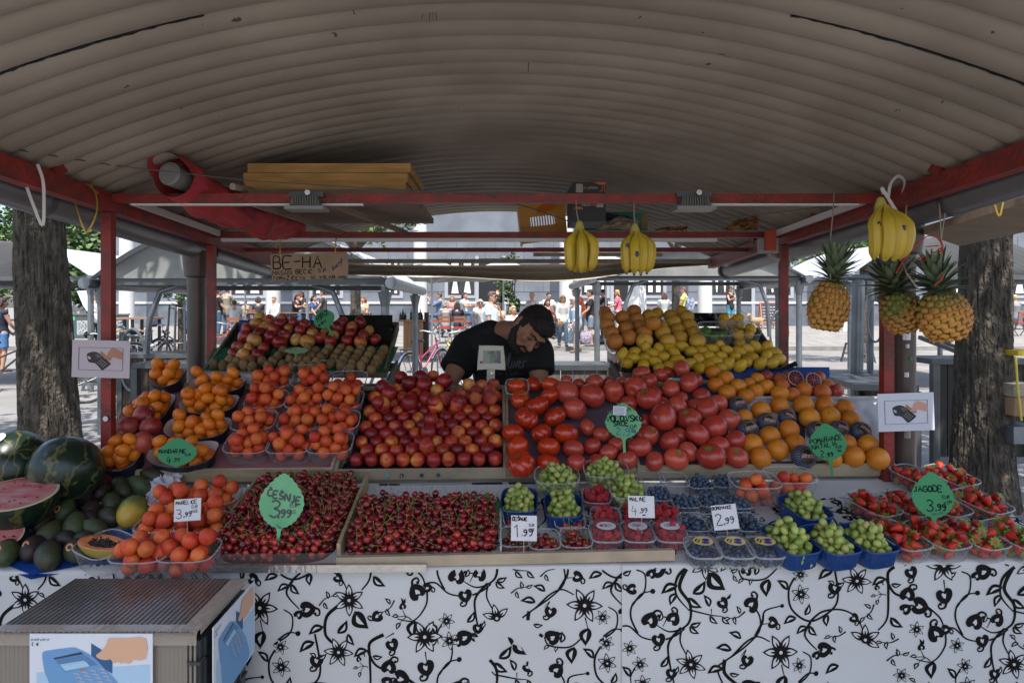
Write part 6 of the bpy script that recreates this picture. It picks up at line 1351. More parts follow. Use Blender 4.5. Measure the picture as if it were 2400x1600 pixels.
# blue paper and a crumpled sheet
mb=MB();pts=[TA.at(px,py,.004)for px,py in((20,1325),(75,1347),(200,1322),(300,1322),(310,1240),(60,1240))];mb.poly(pts);mb.poly([TA.at(px,py,.003)+Vector((0,-.005,-.012))for px,py in((20,1325),(75,1347),(200,1322),(300,1325),(300,1310),(60,1310))])
tag(mb.build('blue_sheet',M('blue_sheet',(.01,.06,.28),.4,bump=.4,bs=20),loc=pts[0],smooth=False),'shiny blue sheet under the avocados','sheet')
mb=MB();c0=TA.at(400,1150,.02)
mb.grid(lambda u,v:TA.at(345+80*u,1180-70*v,.01+.05*v)+Vector((noise.noise(Vector((u*5,v*5,1)))*.03,noise.noise(Vector((u*6,v*5,4)))*.03,noise.noise(Vector((u*7,v*6,8)))*.03)),24,24);tag(mb.build('crumpled_paper',M('pale_tissue',(.60,.55,.58),.8),loc=c0),'crumpled pale tissue paper behind the mango','paper')
card=M('card_inside',(.52,.42,.40),.75);cardo=M('card_outside',(.015,.015,.03),.5)
def basket(label,px,py,w_,d_,h_,yaw=0):
 c=TB.at(px,py,h_*.6)-TB.n*h_*.6;rot=TB.rot@Matrix.Rotation(yaw,3,'Z');t=thing('card_basket',label,'basket',c,world=True,group='black card baskets of mandarins');W=lambda x,y,z:c+rot@Vector((x,y,z));n=40
 hz=lambda a_:h_*(.62+.38*abs(math.cos(a_))**1.5+.14*max(0,math.sin(a_)))
 for nm,k_,m_ in(('inside',.985,card),('outside',1.0,cardo)):
  mb=MB();vs=[W(*rr(2*math.pi*i/n,w_/2*s_*k_,d_/2*s_*k_,3.2),hz(2*math.pi*i/n)*z+(.0008 if nm=='inside' else 0))for s_,z in((1,1),(.9,.5),(.8,.02),(.01,.02))for i in range(n)]
  mb.add(vs,[(j*n+i,(j+1)*n+i,(j+1)*n+(i+1)%n,j*n+(i+1)%n)for j in range(3)for i in range(n)]);mb.build(nm,m_,t)
 return c,rot
gM='mandarins'
for i,(px,py,w_,d_,lab,n)in enumerate(((288,1078,.165,.13,'lowest left basket, under the pomegranates',10),(432,1068,.285,.14,'basket behind the green MANDARINE leaf',16),(466,1008,.285,.13,'second basket up, long one',17),(493,952,.27,.12,'third basket up',16),(512,908,.27,.10,'highest long basket',13),(395,888,.17,.13,'small basket at the back left',11),(350,965,.21,.22,'basket of loose fruit behind the pomegranates',19))):
 c,rot=basket('black card basket of mandarins, '+lab,px,py,w_,d_*1.08,.075)
 for(x,y,z,r)in pile(w_/2*.88,d_/2*.92,.030,n,800+i,.0,.06,flat=.75,sq=5):fruit('mandarin',c+rot@Vector((x,y,z+.003)),r,'mandarin in the '+lab,gM,60)
its=lay('pom',[(1315,680,95),(1160,790,103),(1385,785,90),(1095,910,106),(1315,930,98)],TB,0,'glossy red pomegranate heaped beside the red post','pomegranates',(0,800),3.92,it=10,lift=.045,tilt=70)
t=thing('cardboard_box','white cardboard box with round holes behind the mandarins','box',TB.at(550,890,.03),world=True);mb=MB();pts=[P(px,py,3.33)for px,py in((476,872),(628,876),(628,900),(470,893))];mb.poly(pts,.003);mb.build('front_panel',card,t,smooth=False)
mb=MB();mb.poly([P(476,872,3.33),P(628,876,3.33),P(626,872,3.43),P(480,869,3.43)],.002,(0,0,1));mb.build('top_rim',card,t,smooth=False)
for px,py in((530,889),(561,882),(592,893)):mb=MB();c=P(px,py,3.3295);mb.tube([c,c+Vector((0,-.001,0))],.0075,14);mb.build('hole',black,t)
x0,_=TB.xy(822,1080);x1,_=TB.xy(1180,1080);its=[];pt=.0645
for j in range(9):
 for i in range(10):
  x=x0+.034+pt*(i+.5*(j%2))*.985;y=.045+pt*.87*j
  if x<x1-.02 and y<TBL-.11:its.append([TB.w(x+rnd.uniform(-.003,.003),y+rnd.uniform(-.003,.003),.028+rnd.uniform(0,.006)),.032*rnd.uniform(.93,1.03)])
base=list(its)
for px,py in((1010,990),(1005,1018),(1000,1048),(890,950),(965,935),(1020,948),(1073,945)):its.append([TB.at(px,py,.07),.033])
settle(its,TB,25,.9)
for i,(c,r)in enumerate(its):fruit('nectarine',c,r,'dark red nectarine in the packed tray left of the tomatoes' if i<len(base)else 'red nectarine lying on top of the packed tray','nectarines',90)
lay('nectarine',[(1725,330,62),(1910,340,68),(2000,320,55),(1770,395,70),(1920,400,74),(2105,385,75),(2070,430,66),(1610,440,70),(1630,480,75),(1500,510,58),(1565,565,72),(1730,500,62),(1850,480,60),(1800,560,76),(1950,520,70),(2040,590,70),(2240,580,70),(1690,420,60)],TB,0,'red nectarine in the loose heap left of the peaches','heaped nectarines',(500,800),3.92,it=14,lift=.035,tilt=90)
lay('peach',[(60,520,62),(190,510,68),(190,450,60),(210,400,55),(70,450,58),(100,410,55),(15,400,60)],TB,0,'fuzzy peach in the small tray by the scale','peaches',(1100,800),3.92,it=14,lift=.03,tilt=90)
lay('peach',[(2140,530,74),(2270,500,60),(2260,540,60)],TB,0,'fuzzy peach in the small tray left of the scale','peaches by the scale',(500,800),3.92,it=10,lift=.02,tilt=90)
Z3=(1100,800)
lay('beef',[(465,430,95),(600,400,80),(485,515,97),(710,420,90),(715,500,98),(605,590,110),(545,715,120),(780,690,105),(430,820,105),(650,830,107),(890,850,122),(445,975,118),(725,970,112),(475,1125,138),(725,1115,108)],TB,0,'glossy orange-red ribbed beef tomato, left group of tomatoes','ribbed beef tomatoes',Z3,3.92,tilt=35,sq=.72,it=14)
pk=[(905,470,115),(965,620,115),(1130,495,118),(1130,380,90),(1335,460,105),(1525,445,110),(1600,320,82),(1645,375,85),(1760,315,75),(1880,300,60),(1945,310,80),(2005,345,80),(2055,405,90),(1850,440,90),(2120,480,85),(1505,560,80),(1650,575,112),(1760,545,70),(1895,595,95),(2000,560,70),(2245,555,90),(2150,630,105),(1460,650,80),(1610,735,70),(1815,735,128),(2040,710,112),(2335,700,108),(1930,840,80),(2235,800,118),(1085,790,82),(1215,855,80),(1660,870,105),(2090,865,108),(1845,930,100),(2275,935,100),(1135,965,85),(955,985,95),(1350,950,80),(1565,990,108),(2010,1005,92),(1275,1020,90),(985,1120,100),(1160,1110,80),(1460,1080,95),(1695,1090,90),(1895,1080,108),(2200,1050,128),(900,370,60),(1000,385,60),(820,395,50),(1290,375,60),(1400,375,60),(2425,910,98),(2455,1065,105),(1700,480,75),(1730,660,80),(2080,600,80)]
itp=[[TB.at(1100+a_/3.92,800+b_/3.92,r/3.92*3/F),r/3.92*TB.at(1100+a_/3.92,800+b_/3.92,.04).y/F]for a_,b_,r in pk]
settle(itp,TB,14,.8);star={(1650,575):1,(2040,710):1,(2335,700):1,(1660,870):1,(1895,1080):1,(2200,1050):1,(2455,1065):1}
for(c,r),p in zip(itp,pk):s_=(p[0],p[1])in star;fruit('tomato',c,r,'large pink-red tomato, star calyx facing the camera' if s_ else 'large smooth pink-red tomato between the beef tomatoes and wrapped oranges','pink tomatoes',rot=Euler((R(38),R(rnd.uniform(-8,8)),rnd.uniform(-1,1)))if s_ else Euler((R(rnd.uniform(100,200)),R(rnd.uniform(-20,20)),rnd.uniform(0,6))),var=(p[0]//5)%2 if s_ else 2)
Z4=(1600,800)
tissue=M('white_tissue',(.62,.60,.62),.75,bump=.3,bs=25)
for lab,xa,xb in(('white tissue sheet under the left wrapped oranges',1706,1880),('white tissue sheet under the right wrapped oranges',1886,2080)):
 mb=MB();mb.grid(lambda u,v:TB.at((xa+(xb-xa)*u)-(0 if v<.0 else 22*v*(1 if u>.5 else-.1)),1080-152*v,.004+.012*abs(noise.noise(Vector((u*6,v*6,xa))))+(.02 if v>.96 else 0)),30,30);tag(mb.build('tissue_sheet',tissue,loc=TB.at((xa+xb)/2,1010,0)),lab,'tissue paper','tissue sheets under the oranges')
po=[(890,590,92),(720,640,95),(565,700,85),(1110,590,100),(1310,590,92),(1490,610,88),(1165,710,98),(1360,690,95),(1550,725,90),(800,870,95),(980,830,98),(1035,940,92),(645,955,95),(870,1000,98),(705,1060,98),(1530,950,85),(1695,960,95),(1565,1050,98),(1770,1060,100),(1385,1080,75)]
wr_=[(505,585,93),(770,745,95),(960,700,85),(600,815,97),(1230,820,93),(1455,810,88),(1625,830,93),(1100,1055,105)]
its=[[TB.at(1600+a_/3.92,800+b_/3.92,.035),r/3.92*3.0/F]for a_,b_,r in po+wr_];settle(its,TB,14,.8)
wm,wt,wb=node_mat('blue_wrap');N=wt.nodes;L=wt.links;tc=N.new('ShaderNodeTexCoord');sp=N.new('ShaderNodeSeparateXYZ');L.new(tc.outputs['Object'],sp.inputs[0]);at=N.new('ShaderNodeMath');at.operation='ARCTAN2';L.new(sp.outputs['Y'],at.inputs[0]);L.new(sp.outputs['X'],at.inputs[1]);s1=N.new('ShaderNodeMath');s1.operation='MULTIPLY';s1.inputs[1].default_value=34;L.new(at.outputs[0],s1.inputs[0]);s2=N.new('ShaderNodeMath');s2.operation='SINE';L.new(s1.outputs[0],s2.inputs[0]);r_=N.new('ShaderNodeValToRGB');e=r_.color_ramp.elements;e[0].position=.3;e[1].position=.98;e[0].color=(.008,.012,.05,1);e[1].color=(.30,.32,.42,1);L.new(s2.outputs[0],r_.inputs[0]);L.new(r_.outputs[0],wb.inputs[0]);wb.inputs['Roughness'].default_value=.4
wrapp=rev(lambda t_:(lambda a_:(math.sin(a_)*(1+.02*math.sin(t_*40)),math.cos(a_)*.95))(math.pi*t_),60,16,lambda r,z,a_:(r*(1+.018*math.sin(30*a_)),z),.043)
def txt(s_,size,m,nm='lettering',bold=0,shear=0):
 cu=bpy.data.curves.new('t','FONT');cu.body=s_;cu.size=size;cu.align_x='CENTER';cu.align_y='CENTER';cu.offset=bold;cu.shear=shear;o=bpy.data.objects.new('t',cu);COL.objects.link(o)
 me=bpy.data.meshes.new_from_object(o.evaluated_get(bpy.context.evaluated_depsgraph_get()));bpy.data.objects.remove(o);me.materials.clear();me.materials.append(m);n=bpy.data.objects.new(nm,me);COL.objects.link(n);return n
wo=wrapp.build('wrapped_orange',wm);lb=MB();R_=.0438
def dome(mb,rad,lift,n=24):
 rows_=[0,.35,.7,1];mb.add([(lambda rho,a_:(rho*math.cos(a_),rho*math.sin(a_),.0415*math.sqrt(max(0,1-(rho/.0445)**2))+lift))(rad*s_+.0001,2*math.pi*k_/n)for s_ in rows_ for k_ in range(n)],[(j*n+k_,(j+1)*n+k_,(j+1)*n+(k_+1)%n,j*n+(k_+1)%n)for j in range(3)for k_ in range(n)]);return mb
l1=dome(MB(),.028,.0008).build('label',M('dark_label',(.02,.025,.015),.35),wo)
mb=MB();mb.tube([(.0245*math.cos(a_),.0245*math.sin(a_),.0358)for a_ in[2*math.pi*k_/24 for k_ in range(24)]],.0008,5,closed=True);rg=mb.build('gold_ring',gold,l1)
def bend(o,lift):
 for v in o.data.vertices:rho=math.hypot(v.co.x,v.co.y);v.co.z=.0415*math.sqrt(max(0,1-(rho/.0445)**2))+lift
ta=txt('Natalia',.0150,paper,bold=.0016,shear=.2);bend(ta,.0022);ta.parent=l1;tb=txt('Natalia',.0150,M('label_red',(.45,.01,.015),.5),bold=.0004,shear=.2);bend(tb,.0030);tb.parent=l1
kids(l1,rg,ta,tb);kids(wo,l1);proto(wo)
for i,(c,r)in enumerate(its):
 if i<len(po):fruit('orange',c,r*.97,'bare orange on the white tissue sheets','oranges on tissue',70)
 else:place(wo,c,Euler((R((62,66,60,64,60,62,55,72)[i-len(po)]),R((-8,14,30,-14,0,22,40,4)[i-len(po)]),R((4,-6,-14,8,0,-10,-20,0)[i-len(po)]))),r*.97/.043,'orange in blue printed paper, on the white tissue sheets','paper-wrapped oranges','orange')
lay('orange',[(320,310,70),(395,350,75),(330,415,75),(385,455,80),(505,420,75),(545,460,75),(610,400,62),(670,445,70),(705,370,65),(765,415,70),(860,460,80)],TB,0,'orange on the blue sheet behind the wrapped oranges','oranges on the blue sheet',Z4,3.92,it=14)
lay('blood',[(800,330,60),(925,410,70),(1010,470,70),(1110,450,75),(1270,465,80),(1250,330,60),(1330,410,62),(960,330,50),(880,350,60)],TB,0,'reddish blood orange behind the wrapped oranges','blood oranges',Z4,3.92,it=14)
for(a_,b_)in((1040,335),(1205,355)):
 c=TB.at(1600+a_/3.92,800+b_/3.92,.075);r=.037;q_=Vector((.02,-.9,.35)).to_track_quat('Z','Y').to_euler()
 mb=MB();mb.lathe([(r*math.cos(x),-r*math.sin(x))for x in[math.pi/2*k_/10 for k_ in range(11)]],28);o=mb.build('cut_orange',FM['blood']);mb=MB();mb.lathe([(r,0),(r*.9,.0012)],28);mb.build('pith',M('pith',(.62,.38,.20),.6),o)
 mb=MB();mb.lathe([(r*.9,.0012),(r*.4,.0016),(.0001,.0016)],28);mb.build('flesh',M('blood_flesh',(.13,.012,.02),.25,var=.35,vs=60,coat=.4),o);mb=MB()
 for k_ in range(10):x=2*math.pi*k_/10;mb.bar((0,0,.0019),(r*.86*math.cos(x),r*.86*math.sin(x),.0019),.0009,.0005)
 mb.build('segment_lines',M('pale_membrane',(.45,.2,.16),.5),o);o.location=c;o.rotation_euler=q_;tag(o,'halved blood orange showing dark red flesh'+(', left of the pair' if a_<1100 else ', right of the pair'),'orange','halved blood oranges')
c=TB.at(1961,915,.04);o=fruit('pom',c,.034,'red fruit in dark netting at the end of the blood oranges','netted fruit',60,cat='fruit')
mb=MB();mb.grid(lambda u,v:TB.at(1632+312*u,925-65*v,.006+.01*noise.noise(Vector((u*14,v*5,3)))),40,10);tag(mb.build('blue_sheet',M('blue_sheet'),loc=TB.at(1800,890,0)),'blue plastic sheet under the rear oranges of the middle tier','sheet')
Z5=(1350,640)
lay('rearorange',[(350,620,80),(315,535,75),(295,485,72),(285,425,72),(270,375,60),(430,410,70),(455,510,72),(485,590,75),(540,370,70),(560,430,65),(580,480,65),(620,540,75),(665,395,65)],TC,0,'deep orange fruit at the left of the right rear crate','rear oranges',Z5,3.92,it=14)
fruit('rearorange',TC.at(1350+710/3.92,640+460/3.92,.1),.041,'deep orange fruit perched on top of the right rear heap','rear oranges')
lay('yelorange',[(630,625,78),(735,385,60),(800,490,58),(800,555,75),(840,620,75),(865,405,65),(890,460,70),(925,515,68),(955,590,72),(980,380,65),(1015,430,72),(1045,485,70),(1075,540,72),(1105,605,78),(700,400,70)],TC,0,'pale yellow-orange citrus in the middle of the right rear crate','pale rear citrus',Z5,3.92,it=14)
lm=[(430,750),(470,830),(540,735),(560,775),(605,785),(620,850),(640,690),(705,735),(720,820),(755,710),(800,770),(850,860),(855,690),(905,740),(930,800),(970,670),(1055,720),(1040,840),(1155,720),(1130,800),(1160,860),(1230,780),(1265,820),(1260,700),(1340,770),(1400,710),(1395,835),(1460,770),(1330,680),(1510,660),(1560,700),(1620,780),(1565,815),(1650,680),(1690,830),(1755,770),(1800,820),(1815,730),(1855,790),(1490,720),(1750,680),(1220,850),(1300,860),(770,860),(980,850),(1500,850)]
lay('lemon',[(a_,b_,56)for a_,b_ in lm],TC,0,'yellow lemon in the front of the right rear crate','lemons',Z5,3.92,it=14,rr=.0295,tilt=180)
for i,(px,py,n,kd,lab)in enumerate(((1677,770,3,'lime','clear punnet with two limes among the lemons'),(1742,768,5,'lemon','clear punnet of lemons by the limes'),(1716,742,5,'lemon','clear punnet of lemons behind the lime punnet'))):
 c, rot = punnet(TC, px, py, 'L', lab, 'clear punnets on the lemons', lift=.03); fillp(c, rot, kd, pile(.075, .065, .026, n, 850 + i, .02), f'{kd} in the ' + lab.split(' with')[0].split(' of')[0] + (' by the limes', ' by the limes', ' behind the lime punnet')[i], kd + 's in punnets')
# black plastic lining edge and blue tray
for lab,pts in(('crumpled black plastic sheet along the front of the lemons',((1455,866),(1560,872),(1700,874),(1800,872),(1866,852))),):
 mb=MB();q=random.Random(8);p2=crspline([tuple(P(a_,b_,3.44))for a_,b_ in pts],8);mb.tube(p2,[.012*q.uniform(.6,1.3)for _ in p2],7);tag(mb.build('black_plastic',blackp,loc=p2[10]),lab,'plastic sheet')
mb=MB();mb.grid(lambda u,v:TC.at(1595+110*u,765-32*v,.02+.05*v+.02*noise.noise(Vector((u*6,v*3,2)))),20,8);tag(mb.build('black_plastic',blackp,loc=TC.at(1650,750,0)),'black plastic lining behind the lemon punnets','plastic sheet')
Z6=(400,640)
lay('apple',[(815,420,58),(905,440,60),(1030,415,55),(1000,465,60),(1120,460,55),(775,470,58),(865,500,60),(950,525,65),(1085,510,48),(715,510,60),(815,550,60),(680,590,65),(775,615,75),(910,600,68),(1045,570,60),(1000,635,65),(1190,535,60),(1250,480,58),(1300,500,45),(1155,610,58),(1310,560,60),(1260,625,68),(1380,590,62),(1430,540,50),(1500,570,55),(1470,620,62),(1550,520,65),(1570,465,60),(1650,500,60),(1655,560,58),(1715,470,60),(1620,620,60),(1745,635,63),(1775,570,55),(1820,535,50),(1880,610,58)],TC,0,'red and yellow apple in the left rear crate','apples',Z6,3.92,it=14,tilt=75)
lay('apple',[(615,680,58),(585,740,55),(665,755,68),(715,690,55),(845,700,60),(800,745,66)],TC,0,'red apple in the small group above the leftmost kiwis','apples above the kiwis',Z6,3.92,it=14,tilt=75)
kw=[]
for i,(xb,yb,xt,yt,n)in enumerate(((1850,880,1955,715,5),(1755,850,1840,725,4),(1650,870,1745,705,5),(1570,840,1640,725,4),(1480,820,1560,700,4),(1310,860,1450,700,5),(1215,850,1330,725,4),(1110,860,1265,690,4),(1030,850,1105,790,2),(895,860,1030,720,4),(750,860,840,810,2),(680,840,735,805,2),(560,870,610,820,2),(485,850,540,800,2),(405,830,405,830,1))):
 for j in range(n):f_=j/max(1,n-1);kw.append((xb+(xt-xb)*f_,yb+(yt-yb)*f_,50))
lay('kiwi',kw,TC,0,'brown kiwi in the front rows of the left rear crate','kiwis',Z6,3.92,it=14,rr=.0245,tilt=25)
gt=clear('green_tray',(.01,.10,.05),.8,.25,.3)
for lab,xa,xb,ya,yb in(('dark green plastic tray under the kiwis, left',475,610,866,815),('dark green plastic tray under the kiwis, right',614,908,872,812)):
 mb=MB();mb.grid(lambda u,v:TC.at(xa+(xb-xa)*u+26*v,ya+(yb-ya)*v,.004+.006*noise.noise(Vector((u*20,v*9,xa)))),30,12);tag(mb.build('green_tray',gt,loc=TC.at(xa,ya,0)),lab,'tray','green kiwi trays')
mb=MB();mb.grid(lambda u,v:TC.at(795+125*u,800-62*v,.012+.02*v+.012*noise.noise(Vector((u*9,v*9,2)))),20,14);tag(mb.build('black_plastic',M('black_liner'),loc=TC.at(860,770,0)),'crinkled black lining right of the apples','plastic sheet')
mb=MB();mb.grid(lambda u,v:TC.at(560+190*u,800-50*v,.006),8,4);tag(mb.build('blue_tray',M('blue_sheet'),loc=TC.at(650,780,0)),'blue tray insert under the apples','tray')
lg=M('green_card',(.035,.25,.09),.6,var=.06,vs=6);lgp=M('pale_green_card',(.17,.45,.22),.6,col2=(.11,.36,.16),vs=9);lgd=M('dark_green_leaf_card',(.03,.14,.03),.6)
def frame_at(c,yaw=0,tilt=0,roll=0):
 """board facing the viewer: local a right, b up, l toward the viewer"""
 m3=Euler((R(-tilt),0,R(yaw)),'XYZ').to_matrix()@Matrix.Rotation(R(roll),3,'Y')
 return lambda a,b,l=0:c+m3@Vector((a,-l,b))
def leafsign(label,px,py,Y,w_,h_,lines,m,roll=0,tilt=12,yaw=0,stem=.05,teeth=26,pen=ink,flat=False,top=.46):
 c=P(px,py,Y);W=frame_at(c,yaw,tilt,roll);t=thing('leaf_price_sign',label,'sign',c,world=True,group='green leaf price signs')
 pts=[]
 for k in range(teeth*2):
  a=2*math.pi*k/(teeth*2);x=math.sin(a);z=math.cos(a);f=1+(.03 if k%2 else-.01)
  if z>0:xx=x*(1-.52*z**2.0);zz=z*1.12
  else:xx=x*(1-.10*abs(z));zz=z*.88
  pts.append((xx*w_/2*f,zz*h_/2*f))
 mb=MB();n=len(pts);mb.add([W(0,0,.0015)]+[W(a,b,.0015)for a,b in pts]+[W(0,0,-.0005)]+[W(a,b,-.0005)for a,b in pts],[(0,(i+1)%n+1,i+1)for i in range(n)]+[(n+1,n+2+i,n+2+(i+1)%n)for i in range(n)]+[(1+i,1+(i+1)%n,n+2+(i+1)%n,n+2+i)for i in range(n)])
 b=mb.build('leaf',m,t,smooth=False)
 mb=MB();mb.poly([W(-.012,-h_*.43,.001),W(-.006,-h_*.5,.001),W(-.005,-h_*.5-stem,.001),W(.005,-h_*.5-stem,.001),W(.006,-h_*.5,.001),W(.014,-h_*.43,.001)][::-1],.002,W(0,0,1)-W(0,0,0));mb.build('stem',m,t,smooth=False)
 for i,(s_,x,y,hh,sl,wd,pm)in enumerate(lines):
  mb=MB();write(mb,s_,x*w_,y*h_,hh*h_,lambda a,b,l:W(a,b,.0022),wd=wd*h_*1.25,slope=sl,seed=i,adv=hh*h_*.86);mb.build('lettering',pm or pen,sub(b,t),smooth=False)
 return t
fade=M('faded_ink',(.06,.12,.22),.7);grayi=M('grey_marker',(.06,.065,.06),.6)
leafsign('large pale green leaf sign reading ČEŠNJE 3,99 on the left cherries',660,1180,2.29,.150,.176,[('ČEŠNJE',-.33,.13,.13,-.22,.028,grayi),('3',-.26,-.24,.30,0,.03,grayi),(',99',-.07,-.25,.13,.06,.028,grayi),('EUR',.20,-.05,.06,.03,.010,grayi),('KG',.22,-.17,.06,.03,.010,grayi),('TUNIZ',-.07,-.42,.04,-.5,.007,grayi)],lgp,roll=2)
leafsign('green leaf sign reading VOLOVSKO SRCE among the tomatoes',1461,990,2.80,.148,.143,[('PARADIŽNIK',-.43,.26,.09,.12,.014,grayi),('VOLOVSKO',-.48,.03,.16,.02,.03,ink),('SRCE',-.28,-.10,.13,.05,.025,ink),('2,99',-.22,-.33,.20,-.1,.02,fade),('EUR',.18,-.16,.08,.2,.012,ink),('KG',.22,-.28,.07,.1,.010,ink)],lgp,roll=0,teeth=22)
leafsign('green leaf sign reading POMARANČE NATALIA on the wrapped oranges',1940,1040,2.72,.150,.143,[('POMARANČE',-.47,.02,.12,.10,.02,ink),('NATALIA',-.44,-.13,.13,.12,.02,ink),('2',-.25,-.34,.17,0,.02,ink),(',99',-.10,-.34,.10,.05,.02,ink),('EUR',.20,-.13,.07,.06,.012,ink),('KG',.24,-.23,.06,.06,.012,ink)],lg,roll=-3)
leafsign('green leaf sign reading JAGODE 3,99 on the strawberries',2186,1165,2.30,.141,.148,[('JAGODE',-.46,.10,.13,.06,.022,ink),('3',-.18,-.30,.24,0,.022,ink),(',99',.02,-.28,.13,.05,.025,ink),('EUR',.22,-.01,.07,.1,.010,ink),('KOM',.26,-.14,.07,.3,.009,ink),('HRVAŠKA',-.05,-.40,.05,.2,.007,grayi)],lg,roll=4)
leafsign('green leaf sign reading MANDARINE 4,99 on the mandarin baskets',415,1062,2.70,.157,.107,[('MANDARINE',-.46,.02,.14,-.02,.025,ink),('4',-.25,-.34,.24,0,.025,ink),(',99',-.10,-.30,.13,0,.02,ink),('EUR',.22,-.10,.08,0,.012,ink)],lg,roll=-2,stem=.0)
leafsign('small green leaf sign reading TOPAZ KIKU on the apples',760,748,3.58,.114,.101,[('JABOLKA',-.30,.22,.12,.15,.02,ink),('TOPAZ',-.36,.02,.18,.2,.03,ink),('KIKU',-.36,-.25,.15,.2,.03,ink)],lg,roll=-28,tilt=5)
leafsign('oval pale green sign lying over the kiwis',695,822,3.47,.121,.037,[('KIWI',-.28,.05,.28,0,.05,grayi)],M('olive_green_card',(.16,.24,.12),.6),tilt=30,stem=.03,teeth=20)
leafsign('crumpled dark green leaf sign over the right cherries',1136,1182,2.52,.13,.075,[('CESNJE',-.4,.1,.15,-.05,.03,M('brown_print',(.07,.04,.02),.6)),('KG',-.2,-.2,.15,.0,.03,M('brown_print'))],lgd,roll=12,tilt=50,stem=.04)
c=P(1452,962,2.775);W=frame_at(c,0,8,4);t=thing('paper_label','small white printed label taped to the VOLOVSKO leaf sign','label',c,world=True);mb=MB();mb.box((0,0,0),(0,0,0))if 0 else mb.poly([W(-.027,-.018,.004),W(.027,-.018,.004),W(.027,.018,.004),W(-.027,.018,.004)]);mb.build('paper',paper,t,smooth=False)
mb=MB()
for k in range(6):ribbon(mb,[(-.022,.012-.005*k),(.020-.003*(k%2),.012-.005*k)],.0014,lambda a,b,l:W(a,b,.0052),0)
mb.build('print',M('grey_print',(.2,.2,.28),.7),t,smooth=False)
def cardsign(label,px,py,Y,w_,h_,lines,tilt=14,roll=0):
 c=P(px,py,Y);W=frame_at(c,0,tilt,roll);t=thing('price_card',label,'sign',c,world=True,group='white hand-written price cards')
 mb=MB();q4=[(-w_/2,-h_/2),(w_/2,-h_/2),(w_/2,h_/2),(-w_/2,h_/2)];mb.add([W(a,b,l)for l in(0,.002)for a,b in q4],[(0,3,2,1),(4,5,6,7),(0,1,5,4),(1,2,6,5),(2,3,7,6),(3,0,4,7)]);b=mb.build('card',paper,t,smooth=False)
 for i,(s_,x,y,hh,wd)in enumerate(lines):mb=MB();write(mb,s_,x*w_,y*h_,hh*h_,lambda a,b,l:W(a,b,.0028),wd=wd*h_,seed=i+3,adv=hh*h_*.82);mb.build('lettering',ink,sub(b,t),smooth=False)
 mb=MB();mb.tube([W(0,-h_/2,0),W(0,-h_/2-.05,-.004)],.0015,6);mb.build('stick',gwood,t);return t
cardsign('white price card reading MARELICE 3,99 on the apricots',440,1194,2.24,.087,.070,[('MARELICE',-.44,.26,.16,.03),('3',-.42,-.36,.42,.035),(',99',-.16,-.30,.20,.04),('EUR',.16,.06,.12,.02),('KOŠ',.16,-.14,.12,.02)],roll=-4)
cardsign('white price card reading ČEŠNJE 1.99 on the cherry punnets',1228,1237,2.20,.083,.078,[('ČEŠNJE',-.46,.30,.13,.04),('1',-.42,-.34,.50,.04),('.99',-.14,-.30,.26,.045),('EUR',.20,.08,.09,.02),('KOŠ',.20,-.10,.09,.02)],roll=1)
cardsign('white price card reading MALINE 4,99 on the raspberries',1503,1187,2.30,.088,.071,[('MALINE',-.44,.26,.17,.035),('4',-.38,-.34,.40,.03),(',99',-.10,-.26,.20,.035),('-',.02,-.50,.24,.06)],roll=1)
cardsign('white price card reading BOROVNICE 2,99 on the blueberries',1699,1211,2.28,.084,.080,[('BOROVNICE',-.47,.32,.12,.03),('2',-.40,-.28,.44,.04),(',99',-.12,-.26,.24,.04)],roll=-5)
def poly2(mb,pts,W,l,mat):mb.cur=mat;mb.add([W(a,b,l)for a,b in pts],[tuple(range(len(pts)))])
def oval(x,y,rx,ry,rot=0,n=14):c,s_=math.cos(rot),math.sin(rot);return[(x+rx*math.cos(a)*c-ry*math.sin(a)*s_,y+rx*math.cos(a)*s_+ry*math.sin(a)*c)for a in[2*math.pi*k/n for k in range(n)]]
